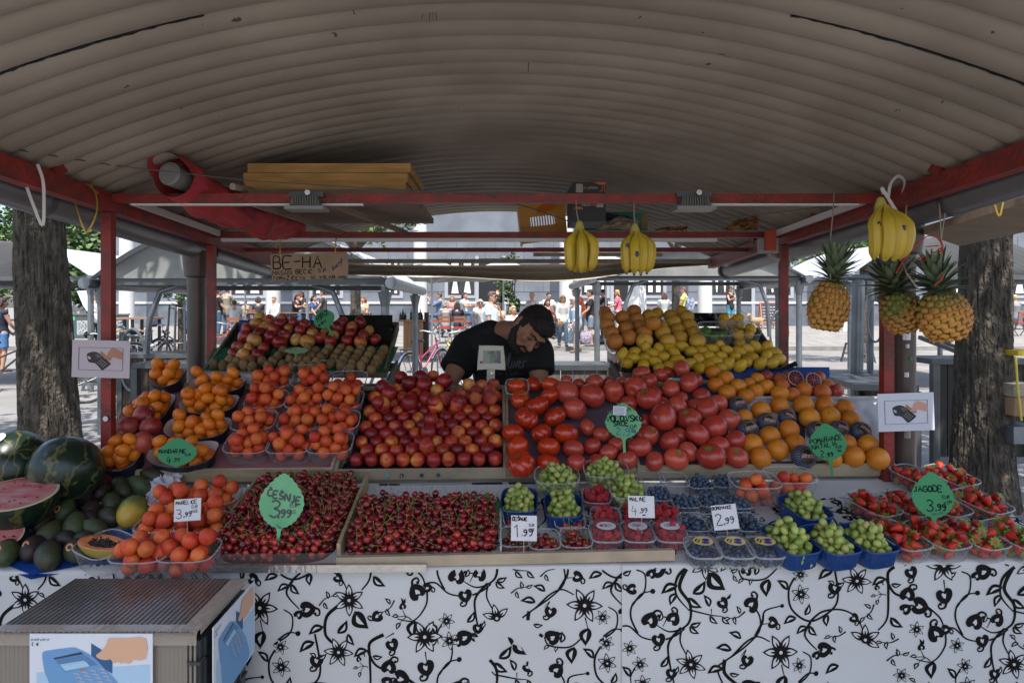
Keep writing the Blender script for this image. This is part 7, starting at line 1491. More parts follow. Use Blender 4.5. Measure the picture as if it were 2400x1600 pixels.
def termsign(label,px,py,Y,w_,h_,roll,bgm,skm,dk):
 c=P(px,py,Y);W0=frame_at(c,0,0,roll);t=thing('card_payment_sign',label,'sign',c,world=True,group='paper signs showing a card terminal');s_=w_/2
 W=lambda a,b,l=0:W0(a*s_,b*s_,l)
 hh=h_/w_;mb=MB();mb.add([W(a,b,l)for l in(0,.002)for a,b in((-1,-hh),(1,-hh),(1,hh),(-1,hh))],[(0,3,2,1),(4,5,6,7),(0,1,5,4),(1,2,6,5),(2,3,7,6),(3,0,4,7)]);b=mb.build('sheet',bgm,t,smooth=False)
 mb=MB();g_=.76;gh=hh-.26
 for a,b_ in(((-g_,-gh),(g_,-gh)),((g_,-gh),(g_,gh)),((g_,gh),(-g_,gh)),((-g_,gh),(-g_,-gh))):mb.bar(W(*a,.0028),W(*b_,.0028),.0016,.0008)
 mb.build('black_border',ink,sub(b,t),smooth=False)
 mb=MB();body=crspline([(-.48,.16),(-.38,.22),(-.2,.25),(.02,.15),(.30,-.10),(.34,-.18),(.10,-.37),(.02,-.36),(-.18,-.16),(-.40,-.12),(-.47,.02)],3,True)
 poly2(mb,body,W,.0027,0);poly2(mb,[(-.46,.10),(-.36,.07),(-.34,-.02),(-.43,.0)],W,.0033,1);poly2(mb,[(-.22,.16),(-.05,.17),(.05,.08),(-.10,.02)],W,.0033,3)
 for i in range(4):
  for j in range(3):x,y=-.04+.075*i-.065*j*0+.0,-.05-.062*i*0;poly2(mb,oval(-.02+.062*i-.050*j+.04,-.02-.045*i-.055*j-.0,.022,.012,-.5,8),W,.0034,1)
 mb.build('terminal',[dk,M('key_grey',(.45,.42,.40),.6),skm,M('screen_grey',(.08,.09,.09),.5)],b,smooth=False)
 mb=MB();poly2(mb,[(-.02,.28),(.04,.26),(.24,.08),(.14,.02),(.0,.16)],W,.0030,1);poly2(mb,crspline([(.74,.22),(.58,.34),(.38,.38),(.26,.24),(.20,.10),(.12,.04),(.24,.0),(.36,-.02),(.42,.08),(.74,.0)],3,True),W,.0038,0)
 poly2(mb,oval(.27,.05,.10,.03,.1),W,.0043,0);poly2(mb,[(.2,.0),(.34,-.05),(.36,-.02),(.24,.03)],W,.0046,2);mb.build('hand_and_card',[skm,M('card_orange',(.40,.17,.05),.5),M('skin_shadow',(.36,.15,.11),.8)],b,smooth=False)
 return t
termsign('pinkish card terminal picture taped to the left red post',237,841,2.74,.232,.150,1.5,M('pink_white_paper',(.50,.42,.44),.7),M('print_skin_a',(.42,.20,.13),.8),M('print_dark_a',(.035,.02,.025),.6))
termsign('white card terminal picture on the right post',2123,965,2.74,.225,.152,-2,M('cool_white_paper',(.62,.62,.68),.7),M('print_skin_b',(.62,.32,.24),.8),M('print_dark_b',(.02,.022,.028),.6))
c=P(724,622,3.74);W=frame_at(c,0,0,-.6);s_=3.74/F
t=thing('cardboard_name_board','cardboard board lettered BE-HA hanging from gold ribbon','sign',c,world=True);G_=lambda a,b,l=.0025:W((a/9.8-124)*s_,(52-b/9.8)*s_,l)
mb=MB();q=random.Random(2);pts=crspline([(335,255),(560,238),(900,235),(1130,252),(1290,232),(1700,222),(2060,212),(2085,240),(2100,800),(1600,825),(400,850),(365,830),(350,500)],2,True)
mb.add([G_(a,b,0)for a,b in pts]+[G_(a,b,-.004)for a,b in pts],[tuple(reversed(range(len(pts)))),tuple(range(len(pts),2*len(pts)))]+[(i,(i+1)%len(pts),(i+1)%len(pts)+len(pts),i+len(pts))for i in range(len(pts))]);bd=mb.build('cardboard',M('cardboard',(.40,.28,.19),.85,var=.12,vs=8),t,smooth=False)
fnb=lambda a,b,l:G_(a,-b,.003)
for s2,x,y,h_,wd,adv in(('BE',400,-580,290,26,232),('-',870,-540,240,28,200),('HA',1070,-570,275,26,255),('HASAN',385,-725,105,13,88),('BEĆIĆ',915,-700,92,13,88),('S.P',1430,-670,82,13,80),('TOMAŽIČEVA',385,-835,78,12,81),('UL.40',1265,-812,68,12,76),("'LJUBLJANA",1570,-815,66,10,53)):
 mb=MB();write(mb,s2,x,y,h_,fnb,wd=wd,adv=adv,jit=.06,seed=len(s2));mb.build('lettering',ink,sub(bd,t),smooth=False)
mb=MB()
for st_ in([(1740,-560),(1780,-520),(1770,-620),(1830,-560),(1850,-480),(1860,-560),(1900,-500),(1910,-430),(1930,-470),(1975,-350),(1955,-550)],[(1745,-600),(1860,-540)],[(1760,-630),(1800,-600)]):ribbon(mb,crspline(st_,4),12,fnb,0)
mb.build('signature',M('blue_ink',(.02,.04,.2),.6),bd,smooth=False)
for(a,b_)in((575,340),(1840,275)):
 mb=MB();top=Vector((G_(a,0).x,3.79,1.93));mb.tube([G_(a,b_,.004),G_(a-5,150,.01),G_(a,-60,.01),top],.0025,6);k=G_(a,60,.012)
 for sg in(-1,1):mb.tube([k,k+Vector((sg*.012,-.004,.012)),k+Vector((sg*.026,-.002,.004)),k+Vector((sg*.018,0,-.014))],.002,5)
 mb.build('gold_ribbon',gold,t)
cream=M('cream_plastic',(.50,.46,.38),.4)
c=P(1151,838,3.42);W=frame_at(c,0,8,0);t=thing('shop_scale','cream shop scale with a grey display on a stalk before the vendor','scale',(c.x,c.y,1.1),world=True);k=3.42/F
mb=MB();out_=crspline([(-32,-26),(-28,24),(-24,28),(24,27),(29,22),(33,-24),(28,-28),(0,-27),(-28,-28)],3,True)
mb.add([W(a*k,b*k,.012)for a,b in out_]+[W(a*k*1.02,b*k*1.02,0)for a,b in out_]+[W(a*k*.9,b*k*.9,-.03)for a,b in out_],[tuple(reversed(range(27)))]+[(j*27+i,j*27+(i+1)%27,(j+1)*27+(i+1)%27,(j+1)*27+i)for j in(0,1)for i in range(27)]+[tuple(range(54,81))]);hd=mb.build('display_head',cream,t)
mb=MB();poly2(mb,[(-19,-14),(13,-14),(12,16),(-18,16)][::-1],lambda a,b,l:W(a*k,b*k,l),.0135,0);poly2(mb,[(13.5,-14),(23,-14),(22,16),(12.5,16)][::-1],lambda a,b,l:W(a*k,b*k,l),.0135,1);mb.build('screen',[M('lcd',(.20,.24,.17),.25),M('lcd_side',(.10,.10,.10),.4)],sub(hd,t),smooth=False)
mb=MB()
for j,s2 in enumerate(('4385','000','0.00')):write(mb,s2,(-8 if j==0 else-2)*k,(8-9*j)*k,6.5*k,lambda a,b,l:W(a,b,.0145),wd=.8*k,adv=4.4*k,jit=.02)
mb.build('digits',ink,hd,smooth=False)
mb=MB();poly2(mb,[(-26,-14),(-20,-14),(-20,-8),(-26,-8)][::-1],lambda a,b,l:W(a*k,b*k,l),.0135,0);mb.build('red_mark',M('red_mark',(.4,.02,.03),.5),hd,smooth=False)
a0=W(0,-26*k,-.01);mb=MB();mb.bar(a0,a0+Vector((-.004,0,-.11)),.04,.02,(0,1,0));mb.build('stalk',cream,t)
b0=W(2*k,-38*k,.004);mb=MB();mb.tube([b0,b0+Vector((0,-.006,0))],.010,18);mb.build('round_lock',chrome,t)
mb=MB();z_=a0.z-.13;mb.box((a0.x-.17,3.36,z_-.05),(a0.x+.17,3.66,z_));mb.box((a0.x-.14,3.38,z_+.001),(a0.x+.14,3.64,z_+.012));mb.build('base',cream,t)
c_,r_=punnet(TB,1212,905,'R','tall clear punnet standing left of the beef tomatoes','spare clear punnets',lift=.03)
N=P(1183,775,3.74);HC=P(1243,772,3.60);up=Vector((.72,-.44,.50)).normalized();fw=Vector((-.30,-.36,-.86));fw=(fw-up*fw.dot(up)).normalized();sd_=fw.cross(up).normalized()
hr=Matrix((sd_,fw*-1,up)).transposed()     # local: x side, -y face, z crown
vt=thing('person','bearded vendor in a black t-shirt bending over behind the scale','person',(N.x,3.85,0),world=True)
skv=M('vendor_skin',(.34,.16,.095),.55,var=.15,vs=18)
H=lambda x,y,z:HC+hr@Vector((x,y,z))
sL=P(1096,808,3.80);sR=P(1262,822,3.70);ch_=P(1180,850,3.80);pel=P(1185,960,4.02);eL=P(1050,905,3.62);wL=P(1120,950,3.48);eR=P(1263,900,3.62);wR=P(1240,955,3.48)
b=MB()
b.ell(HC,(.078,.098,.118),hr,24,16);b.ell(H(0,.018,.03),(.080,.092,.10),hr);b.ell(H(0,-.045,-.07),(.052,.052,.052),hr);b.ell(H(0,-.03,-.095),(.045,.05,.03),hr);b.ell(H(0,-.02,-.04),(.066,.066,.06),hr)
b.tube([H(0,-.088,.028),H(0,-.106,-.002),H(0,-.122,-.022)],[.010,.012,.017],10,round_=1);b.ell(H(0,-.112,-.030),(.020,.014,.010),hr)
b.ell(H(0,-.092,-.062),(.027,.014,.013),hr);b.tube([H(-.045,-.085,.040),H(0,-.098,.044),H(.045,-.085,.040)],.012,8,round_=1)
for s2 in(-1,1):
 b.tube([H(s2*.076,.01,.028),H(s2*.088,.022,.020),H(s2*.088,.022,-.01),H(s2*.078,.008,-.032)],[.010,.011,.010,.009],8,round_=1);b.ell(H(s2*.045,-.072,-.012),(.022,.022,.022),hr)
b.tube([N-Vector((.03,-.05,.09)),N,H(0,.03,-.075)],[.060,.064,.062],16,round_=1)
b.tube([pel,(pel+ch_)/2,ch_,(sL+sR)/2+Vector((0,0,-.03))],[.12,.12,.12,.08],18,round_=1);b.tube([sL,(sL+sR)/2-Vector((0,-.02,.02)),sR],[.055,.07,.055],14,round_=1)
for s_,e_,w__,hh in((sL,eL,wL,-1),(sR,eR,wR,1)):
 b.tube([s_,(s_+e_)/2,e_,e_*.6+w__*.4,w__],[.070,.058,.047,.048,.030],14,round_=1);d=(w__-e_).normalized();sdv=Vector((1,0,0));b.ell(w__+d*.055,(.045,.022,.05),d.to_track_quat('Z','Y').to_matrix())
 for j in range(4):r0=w__+d*.09+sdv*(.032-.021*j);L_=(.065,.078,.072,.055)[j];b.tube([r0,r0+d*L_*.55,r0+d*L_*.85+Vector((0,.0,-.02))],[.0095,.009,.0078],7,round_=1)
 b.tube([w__+d*.02+sdv*hh*-.035,w__+d*.06+sdv*hh*-.062,w__+d*.085+sdv*hh*-.064],[.013,.011,.009],7,round_=1)
for s2 in(-1,1):b.tube([pel+Vector((s2*.10,.0,-.03)),pel+Vector((s2*.11,-.02,-.45)),Vector((pel.x+s2*.12,pel.y+.02,.09))],[.10,.065,.045],14,round_=1)
voxel(b,'body',skv,.0075,vt,4)
q=MB();g_=.014
q.tube([pel+Vector((0,0,-.04)),(pel+ch_)/2,ch_,(sL+sR)/2-Vector((0,-.01,.03))],[.172,.172,.180,.13],20,round_=1);q.tube([sL,N-Vector((.01,-.03,.085)),sR],[.072+g_,.105,.072+g_],16,round_=1);q.tube([sL+Vector((.02,0,.02)),N-Vector((.075,-.05,.02))],[.075,.082],12,round_=1);q.tube([N-Vector((.05,-.03,.07)),ch_+Vector((.02,-.06,.0)),sR+Vector((-.05,-.01,-.03))],[.085,.13,.09],14,round_=1)
for s_,e_,k_ in((sL,eL,.62),(sR,eR,.66)):q.tube([s_,s_+(e_-s_)*k_*.5,s_+(e_-s_)*k_],[.074+g_,.074+g_,.078+g_],16)
q.tube([(sL+ch_)/2+Vector((-.02,-.02,-.03)),(sL+eL)/2+Vector((.04,0,.01))],[.07,.06],10);q.tube([(sR+ch_)/2,(sR+eR)/2+Vector((-.04,0,.0))],[.07,.06],10)
blk=M('black_tshirt',(.0075,.0075,.009),.85,bump=.3,bs=30,bd=.02);sh=voxel(q,'tshirt',blk,.0085,vt,6)
for v in sh.data.vertices:v.co+=Vector((noise.noise(v.co*9),noise.noise(v.co*9+Vector((5,0,0))),noise.noise(v.co*8+Vector((0,9,0)))))*.006
h_=MB();h_.ell(H(0,.020,.034),(.090,.102,.104),hr,28,18);h_.ell(H(0,-.035,.088),(.074,.062,.050),hr,20,12);h_.tube([H(0,.085,.0),H(0,.075,-.055)],[.05,.045],12,round_=1)
ho=voxel(h_,'hair',M('vendor_hair',(.014,.010,.008),.7,bump=1,bs=220,bd=.006),.006,vt,2);oo=Vector(vt['_o'])
for v in ho.data.vertices:
 l=hr.transposed()@(v.co+oo-HC)
 if l.y<-.035 and l.z<.050:v.co=HC-oo+hr@Vector((l.x*.8,-.02,l.z*.8))
 else:v.co+=Vector([noise.noise(v.co*70+Vector((k_*9,0,0)))for k_ in range(3)])*.006
h_=MB()
for s2 in(-1,1):
 h_.tube([H(s2*.074,-.005,-.012),H(s2*.070,-.02,-.055),H(s2*.050,-.055,-.092),H(0,-.078,-.108)],[.012,.024,.028,.030],10,round_=1);h_.tube([H(s2*.030,-.090,-.068),H(s2*.022,-.103,-.045),H(0,-.108,-.042)],[.010,.009,.008],8,round_=1)
h_.ell(H(0,-.085,-.090),(.032,.024,.022),hr)
bo=voxel(h_,'beard',M('vendor_hair'),.006,vt,2)
for v in bo.data.vertices:v.co+=Vector([noise.noise(v.co*80+Vector((k_*9,0,0)))for k_ in range(3)])*.005
h_=MB()
for s2 in(-1,1):h_.tube([H(s2*.014,-.108,.036),H(s2*.034,-.104,.046),H(s2*.056,-.088,.038)],[.005,.006,.003],7,round_=1)
h_.build('eyebrows',M('vendor_hair'),vt)
h_=MB()
for s2 in(-1,1):h_.tube([H(s2*.018,-.094,.012),H(s2*.034,-.097,.007),H(s2*.052,-.088,.012)],[.002,.004,.002],7,round_=1)
h_.build('eyelids',M('dark_lash',(.05,.02,.015),.6),vt)
h_=MB();h_.tube([H(-.02,-.104,-.063),H(0,-.109,-.062),H(.02,-.104,-.063)],[.003,.005,.003],8,round_=1);h_.build('mouth',M('lips'),vt)
q=MB();q.ell(pel+Vector((0,0,-.1)),(.17,.15,.13))
for s2 in(-1,1):q.tube([pel+Vector((s2*.10,.0,-.05)),pel+Vector((s2*.11,-.02,-.45)),Vector((pel.x+s2*.12,pel.y+.02,.10))],[.12,.09,.075],14)
voxel(q,'trousers',M('cloth_jeans'),.014,vt,3)
for s2 in(-1,1):q=MB();a_=Vector((pel.x+s2*.12,pel.y,.05));q.tube([a_+Vector((0,.06,0)),a_+Vector((0,-.04,0)),a_+Vector((0,-.17,-.01))],[.05,.055,.042],10,round_=1);q.build('shoe',black,vt)
# print on the chest, laid on the shirt by casting onto its surface
bvh=BVHTree.FromPolygons([v.co+oo for v in sh.data.vertices],[tuple(p.vertices)for p in sh.data.polygons]);cam0=Vector((0,0,EYE))
def onshirt(a,b,l):
 d=(P(a,-b,1)-cam0).normalized();hit=bvh.ray_cast(cam0,d)[0];c_=hit if hit is not None else P(a,-b,3.6);return c_-d*(.0035+l)
pr=M('shirt_print',(.075,.075,.08),.8);mb=MB()
script=[[(1183,-836),(1177,-832),(1172,-842),(1174,-858),(1181,-860),(1187,-850),(1187,-838),(1181,-833)],[(1186,-858),(1192,-850),(1197,-828),(1192,-832),(1191,-858),(1196,-861),(1200,-856)],[(1200,-846),(1199,-858),(1202,-861),(1206,-852)],[(1203,-839),(1203.5,-838)],[(1206,-846),(1209,-861),(1214,-846),(1217,-847)],[(1216,-854),(1221,-849),(1219,-845),(1216,-850),(1217,-860),(1222,-861),(1226,-853)],[(1226,-860),(1227,-846),(1229,-848),(1233,-845)]]
for st_ in script:ribbon(mb,crspline(st_,5)if len(st_)>2 else st_,2.6,onshirt,0)
mb.build('chest_lettering',pr,vt,smooth=False)
mb=MB();write(mb,'QUALITY & SUPPLY',1146,-880,5.5,onshirt,wd=1.0,adv=5.2,slope=.02);write(mb,'EST. 1989',1180,-823,3.6,onshirt,wd=.7,adv=3.6);mb.build('chest_lettering',pr,vt,smooth=False)
bm=fruitmat('banana_skin',[(.50,.34,.03),(.62,.42,.03),(.40,.42,.05)],[.3,.55,.95],.42,9,axis=2.2,bump=.05,shift=.1,rand=.04);btip=M('banana_tip',(.05,.035,.02),.7)
def bananas(label,px,py,Y,n,L_,spread,tilt=0,stick=(),rb=1.0):
 top=P(px,py,Y);t=thing('banana_bunch',label,'bananas',top,world=True,group='banana bunches hanging from the beams')
 mb=MB();mb.tube([top+Vector((0,0,.012)),top,top-Vector((0,0,.018))],[.013,.018,.020],10,round_=1);mb.build('crown',M('banana_stalk',(.42,.36,.08),.6),t)
 for i in range(n):
  row=i%2 if n>4 else 0;u=(i-(n-1)/2)/max(1,(n-1)/2);x=u*spread;pts=[];rr_=[]
  for k in range(17):
   f=k/16;pts.append(top+Vector((x*(.12+1.0*min(1,f/.38)**.7*(1-.22*max(0,f-.6)/.4))+tilt*f,-.02-.045*math.sin(math.pi*f*.9)+.035*row-.02*(1-abs(u)),-.012-L_*f*(1-.05*abs(u)))))
   rr_.append(rb*(.006+.0135*min(1,max(0,(f-.08)/.22))**.8)*(1 if f<.86 else max(.26,1-(f-.86)/.14*.74)))
  mb=MB();mb.tube(pts,rr_,7);bn=mb.build('banana',bm,t,loc=None)
  mb=MB();mb.tube([pts[-1]+Vector((0,0,.003)),pts[-1]-Vector((0,0,.008))],[.0058,.004],8);mb.build('tip',btip,sub(bn,t))
  if i in stick:
   c_=pts[6+(i*3)%5]+Vector((.004,-.0195,0));mb=MB();mb.ell(c_,(.0070,.0022,.0105),None,14,8);s9=mb.build('sticker',M('navy_sticker',(.02,.03,.08),.35),bn)
   mb=MB()
   for z_ in(-.003,.001,.005):mb.bar(c_+Vector((-.005,-.0026,z_)),c_+Vector((.005,-.0026,z_+.003)),.0022,.0008)
   mb.build('sticker_print',paper,s9)
 return t
bananas('ripe banana bunch left of the two under the second beam',1358,532,2.55,5,.160,.040)
bananas('greener banana bunch, right of the two under the beam',1488,538,2.6,4,.160,.042,stick=(0,1))
bananas('big flat banana bunch hung by white ribbon at the right corner',2064,478,2.30,4,.185,.048,stick=(0,2),rb=1.12)
for lab,pts in(('string holding the left banana bunch',(P(1358,530,2.55),P(1352,500,2.6),P(1350,470,2.78))),('string holding the greener banana bunch',(P(1488,538,2.6),P(1486,500,2.68),P(1486,472,2.78)))):
 mb=MB();mb.tube(pts,.0022,6);tag(mb.build('string',string,loc=pts[0]),lab,'string')
rib_=M('white_ribbon',(.58,.54,.52),.5)
def ribbonthing(label,segs,w_,m,nm='ribbon'):
 mb=MB()
 for pts in segs:
  p=crspline([tuple(P(*a))for a in pts],6)
  for i in range(len(p)-1):mb.bar(p[i],p[i+1],w_,.0012,(0,1,.2))
 return tag(mb.build(nm,m,loc=P(*segs[0][0])),label,'ribbon')
ribbonthing('white ribbon tied round the corner beam above the bananas',[[(2082,460,2.34),(2088,430,2.36),(2105,413,2.42),(2120,425,2.5),(2115,450,2.6)],[(2072,455,2.33),(2066,440,2.33),(2085,470,2.32),(2110,510,2.32),(2118,520,2.33)]],.011,rib_)
ribbonthing('white ribbon looped over the left beam',[[(62,436,2.33),(78,480,2.33),(100,528,2.33),(103,460,2.32),(100,420,2.31),(88,385,2.30)]],.011,rib_)
ribbonthing('gold ribbon bow on the left beam',[[(176,474,2.6),(190,520,2.6),(204,544,2.6),(226,500,2.6),(226,460,2.6),(216,440,2.6),(203,431,2.6)],[(216,440,2.6),(217,422,2.6)],[(216,440,2.6),(230,454,2.6)]],.006,gold)
ribbonthing('gold ribbon hanging from the right beam',[[(2333,362,2.45),(2326,410,2.45),(2330,470,2.45),(2342,506,2.45),(2352,470,2.45),(2366,405,2.45)],[(2326,440,2.45),(2300,446,2.45),(2320,436,2.45)]],.007,gold)
ribbonthing('gold cord beside the corner bananas',[[(2125,480,2.5),(2120,530,2.5),(2114,565,2.5)]],.005,gold,'cord')
# pineapples
pinem=fruitmat('pineapple_skin',[(.18,.18,.035),(.47,.20,.04),(.56,.27,.05)],[.25,.5,.7],.6,12,axis=-2.0,bump=.4,bs=240,shift=.1);pinel=M('pineapple_leaf',(.17,.22,.12),.55,var=.35,vs=20,rand=.1);pgroove=M('pineapple_groove',(.16,.17,.03),.8)
def pineapple(label,px,py,Y,hgt,rad,roll,fwd=8,seed=0,hang=()):
 c=P(px,py,Y);t=thing('pineapple',label,'pineapple',c,rot=Euler((R(fwd),R(roll),0)),group='pineapples hanging from the right beam');q=random.Random(seed)
 pr_=lambda v:rad*(math.sin(math.pi*(.09+.86*v))**.52)*(1.04-.10*v)
 mb=MB();mb.lathe([(.0001,-hgt/2)]+[(pr_(v/20)*.93,hgt*(v/20-.5))for v in range(21)]+[(.0001,hgt/2)],32);mb.build('core',pgroove,t).parent=t
 mb=MB();rows_=9;nn=12
 for j in range(rows_):
  v=(j+.5)/rows_;z=hgt*(v-.5);rr_=pr_(v)
  for i in range(nn):
   a=2*math.pi*(i+.5*(j%2))/nn+.12*v;e_=Vector((math.cos(a),math.sin(a),0));slope=(pr_(min(1,v+.04))-pr_(max(0,v-.04)))/(hgt*.08);nrm=(e_-Vector((0,0,slope))).normalized()
   tan=Vector((-math.sin(a),math.cos(a),0));upv=nrm.cross(tan);cc=e_*rr_*.955+Vector((0,0,z));w2=math.pi*rr_/nn*1.0;h2=hgt/rows_*.70
   ring=[(w2*math.cos(b_),h2*math.sin(b_))for b_ in[math.pi/6+math.pi/3*k_ for k_ in range(6)]]
   vs=[cc+tan*x_+upv*y_ for x_,y_ in ring]+[cc+tan*x_*.72+upv*y_*.72+nrm*rad*.075 for x_,y_ in ring]+[cc+nrm*rad*.10+upv*h2*.1,cc+nrm*rad*.17-upv*h2*.35]
   mb.add(vs,[(k_,(k_+1)%6,6+(k_+1)%6,6+k_)for k_ in range(6)]+[(6+k_,6+(k_+1)%6,12)for k_ in range(6)]+[(6+3,6+4,13),(6+4,12,13)])
 o=mb.build('rind',pinem,None,ang=75);o.parent=t
 mb=MB()
 for k in range(72):
  f=k/71;a=k*2.4;up_=hgt/2-.008+.085*f;L2=(.040+.066*math.sin(math.pi*(.05+.75*f)))*q.uniform(.85,1.1);el=R(12+72*f+q.uniform(-8,8));d=Vector((math.cos(a)*math.cos(el),math.sin(a)*math.cos(el),math.sin(el)));w2=.0125*(1-.25*f);sd2=Vector((-math.sin(a),math.cos(a),0));b0_=Vector((math.cos(a)*.016,math.sin(a)*.016,up_));vs=[]
  for m_ in range(6):
   u=m_/5;ctr=b0_+d*L2*u+Vector((math.cos(a),math.sin(a),0))*(.022*u*u)*(1-f)-Vector((0,0,.018*u**3))*(1-f);ww_=w2*(1-u)**.6*(1+.5*math.sin(math.pi*u));nn_=d.cross(sd2).normalized();vs+=[ctr-sd2*ww_+nn_*.004*(1-u),ctr,ctr+sd2*ww_+nn_*.004*(1-u)]
  mb.add(vs,[(3*m_+j,3*m_+j+1,3*m_+j+4,3*m_+j+3)for m_ in range(5)for j in(0,1)])
 o=mb.build('leaf_crown',pinel,None);o.parent=t
 return c
pineapple('pineapple hanging alone on string left of the corner bananas',1942,716,2.42,.172,.066,6,seed=1)
pineapple('middle pineapple of the three, leaning left',2113,728,2.50,.150,.070,-22,seed=2)
pineapple('rightmost pineapple hanging by a red net string',2212,738,2.40,.172,.082,-17,seed=3)
for lab,pts,m in(('pale string holding the lone pineapple',[(1955,453,2.78),(1952,500,2.6),(1946,560,2.45),(1946,655,2.38)],string),('pale string holding the middle and right pineapples',[(2196,408,2.6),(2203,500,2.55),(2206,560,2.5),(2208,640,2.42)],string),('pale string looped back up to the right beam',[(2222,450,2.6),(2212,520,2.55),(2206,560,2.5)],string),('pale string round the middle pineapple crown',[(2112,565,2.5),(2113,610,2.46),(2125,640,2.4),(2150,675,2.38)],string)):
 mb=MB();mb.tube([P(*a)for a in pts],.0022,6);tag(mb.build('string',m,loc=P(*pts[0])),lab,'string')
mb=MB();rs=M('red_string',(.55,.03,.03),.5)
for st_ in([(2100,640,2.36),(2125,600,2.36),(2160,562,2.36),(2190,553,2.36),(2210,575,2.36)],[(2150,605,2.36),(2180,598,2.36),(2208,580,2.36)],[(2155,615,2.36),(2190,600,2.36),(2208,585,2.36)],[(2204,560,2.36),(2210,580,2.35),(2206,600,2.35),(2206,655,2.35)],[(2190,668,2.3),(2206,655,2.3),(2212,640,2.32)],[(2170,578,2.36),(2200,576,2.36)]):mb.tube([P(*a)for a in crspline(st_,4)],.0022,6)
tag(mb.build('red_net_string',rs,loc=P(2200,580,2.36)),'tangled red net string round the right pineapple crown','string')
# rolled red tarpaulin with its tube
tarp=M('red_tarpaulin',(.46,.045,.055),.75,var=.2,vs=5,bump=.3,bs=14,bd=.03);A0=P(408,412,2.72);A1=P(690,532,3.86)
t=thing('rolled_tarpaulin','rolled red tarpaulin lying across the left beams','tarpaulin',(A0+A1)/2,world=True);d=(A1-A0).normalized();sx_=Vector((1,0,0));sx_=(sx_-d*sx_.dot(d)).normalized();uz=sx_.cross(d);uz=uz if uz.z>0 else-uz
mb=MB();mb.grid(lambda u,v:(lambda a,r:A0+d*((A1-A0).length*v)+sx_*r*math.cos(a)+uz*r*math.sin(a)-Vector((0,0,.05*math.sin(math.pi*v))))(2*math.pi*u,(.086-.018*v)*(1+.14*min(1,5*v)*math.sin(3*2*math.pi*u+9*v)*(1-.3*v)+.26*min(1,4*v)*noise.noise(Vector((math.cos(6.28*u)*2.2,math.sin(6.28*u)*2.2,v*12))))),48,60);mb.build('roll',tarp,t)
mb=MB();mb.grid(lambda u,v:(lambda a:A0-d*(.09*v*math.sin(math.pi*u)**.7)+sx_*.084*math.cos(a)+uz*(.086-.012*v)*math.sin(a))(R(0+190*u)),30,6);mb.build('flap',tarp,t)
mb=MB();mb.tube([A0-d*.03,A0+d*.2],.046,24);mb.tube([A0-d*.035,A0-d*.028],[.036,.044],24);mb.build('tube',M('grey_tube',(.20,.20,.19),.6),t)
for f in(.45,.62):c_=A0+(A1-A0)*f-Vector((0,0,.05));mb=MB();mb.tube([c_+sx_*.082*math.cos(a)+uz*.082*math.sin(a)for a in[2*math.pi*k/24 for k in range(24)]],.003,6,closed=True);mb.build('wire_tie',dsteel,t)
# wooden crates lying on the beams
def flatcrate(label,x0,x1,y0,y1,z0,z1,m,roll=0,nm='wooden_box'):
 t=thing(nm,label,'crate',((x0+x1)/2,(y0+y1)/2,z0),world=True,group='crates stored on the beams')
 for(a,b_,n_)in(((x0,y0,z0),(x1,y0+.016,z1),'front_board'),((x0,y1-.016,z0),(x1,y1,z1),'back_board'),((x0,y0+.0165,z0),(x0+.014,y1-.0165,z1),'side_board'),((x1-.014,y0+.0165,z0),(x1,y1-.0165,z1),'side_board')):mb=MB();mb.box(a,b_);mb.build(n_,m,t,smooth=False)
 mb=MB();mb.box((x0+.015,y0+.0168,z0+.002),(x1-.015,y1-.0168,z0+.008));mb.build('bottom',M('brown_ply',(.20,.13,.085),.7,var=.3,vs=4),t,smooth=False);return t
xa,xb=P(580,0,2.95).x,P(958,0,2.95).x
def tz(Y):return 2.015-.046*(Y-2.8)
flatcrate('lowest brown wooden tray stored on the beams',P(590,0,2.9).x,P(968,0,2.9).x,2.86,3.84,2.008,2.035,M('weathered_ply',(.24,.17,.12),.75,var=.4,vs=5))
flatcrate('lower orange wooden tray of the stored pile',xa,xb-.01,2.92,3.5,2.036,2.074,owood);flatcrate('middle orange wooden tray of the stored pile',xa-.012,xb-.004,2.935,3.5,2.0765,2.118,owood);flatcrate('top orange wooden tray of the stored pile',xa+.004,xb+.008,2.94,3.5,2.121,2.160,owood)
mb=MB();mb.bar(P(780,480,3.0),P(950,545,3.78),.03,.02);mb.bar(P(600,480,2.95),P(800,545,3.78),.03,.02);tag(mb.build('plank',M('weathered_ply'),loc=P(780,480,3)),'dark battens under the stored trays','planks')
mb=MB();mb.tube([P(545,437,2.75),P(600,448,2.95)],.014,14);tag(mb.build('pipe_end',M('pale_plank'),loc=P(545,437,2.75)),'short hollow pipe end left of the stored trays','pipe')
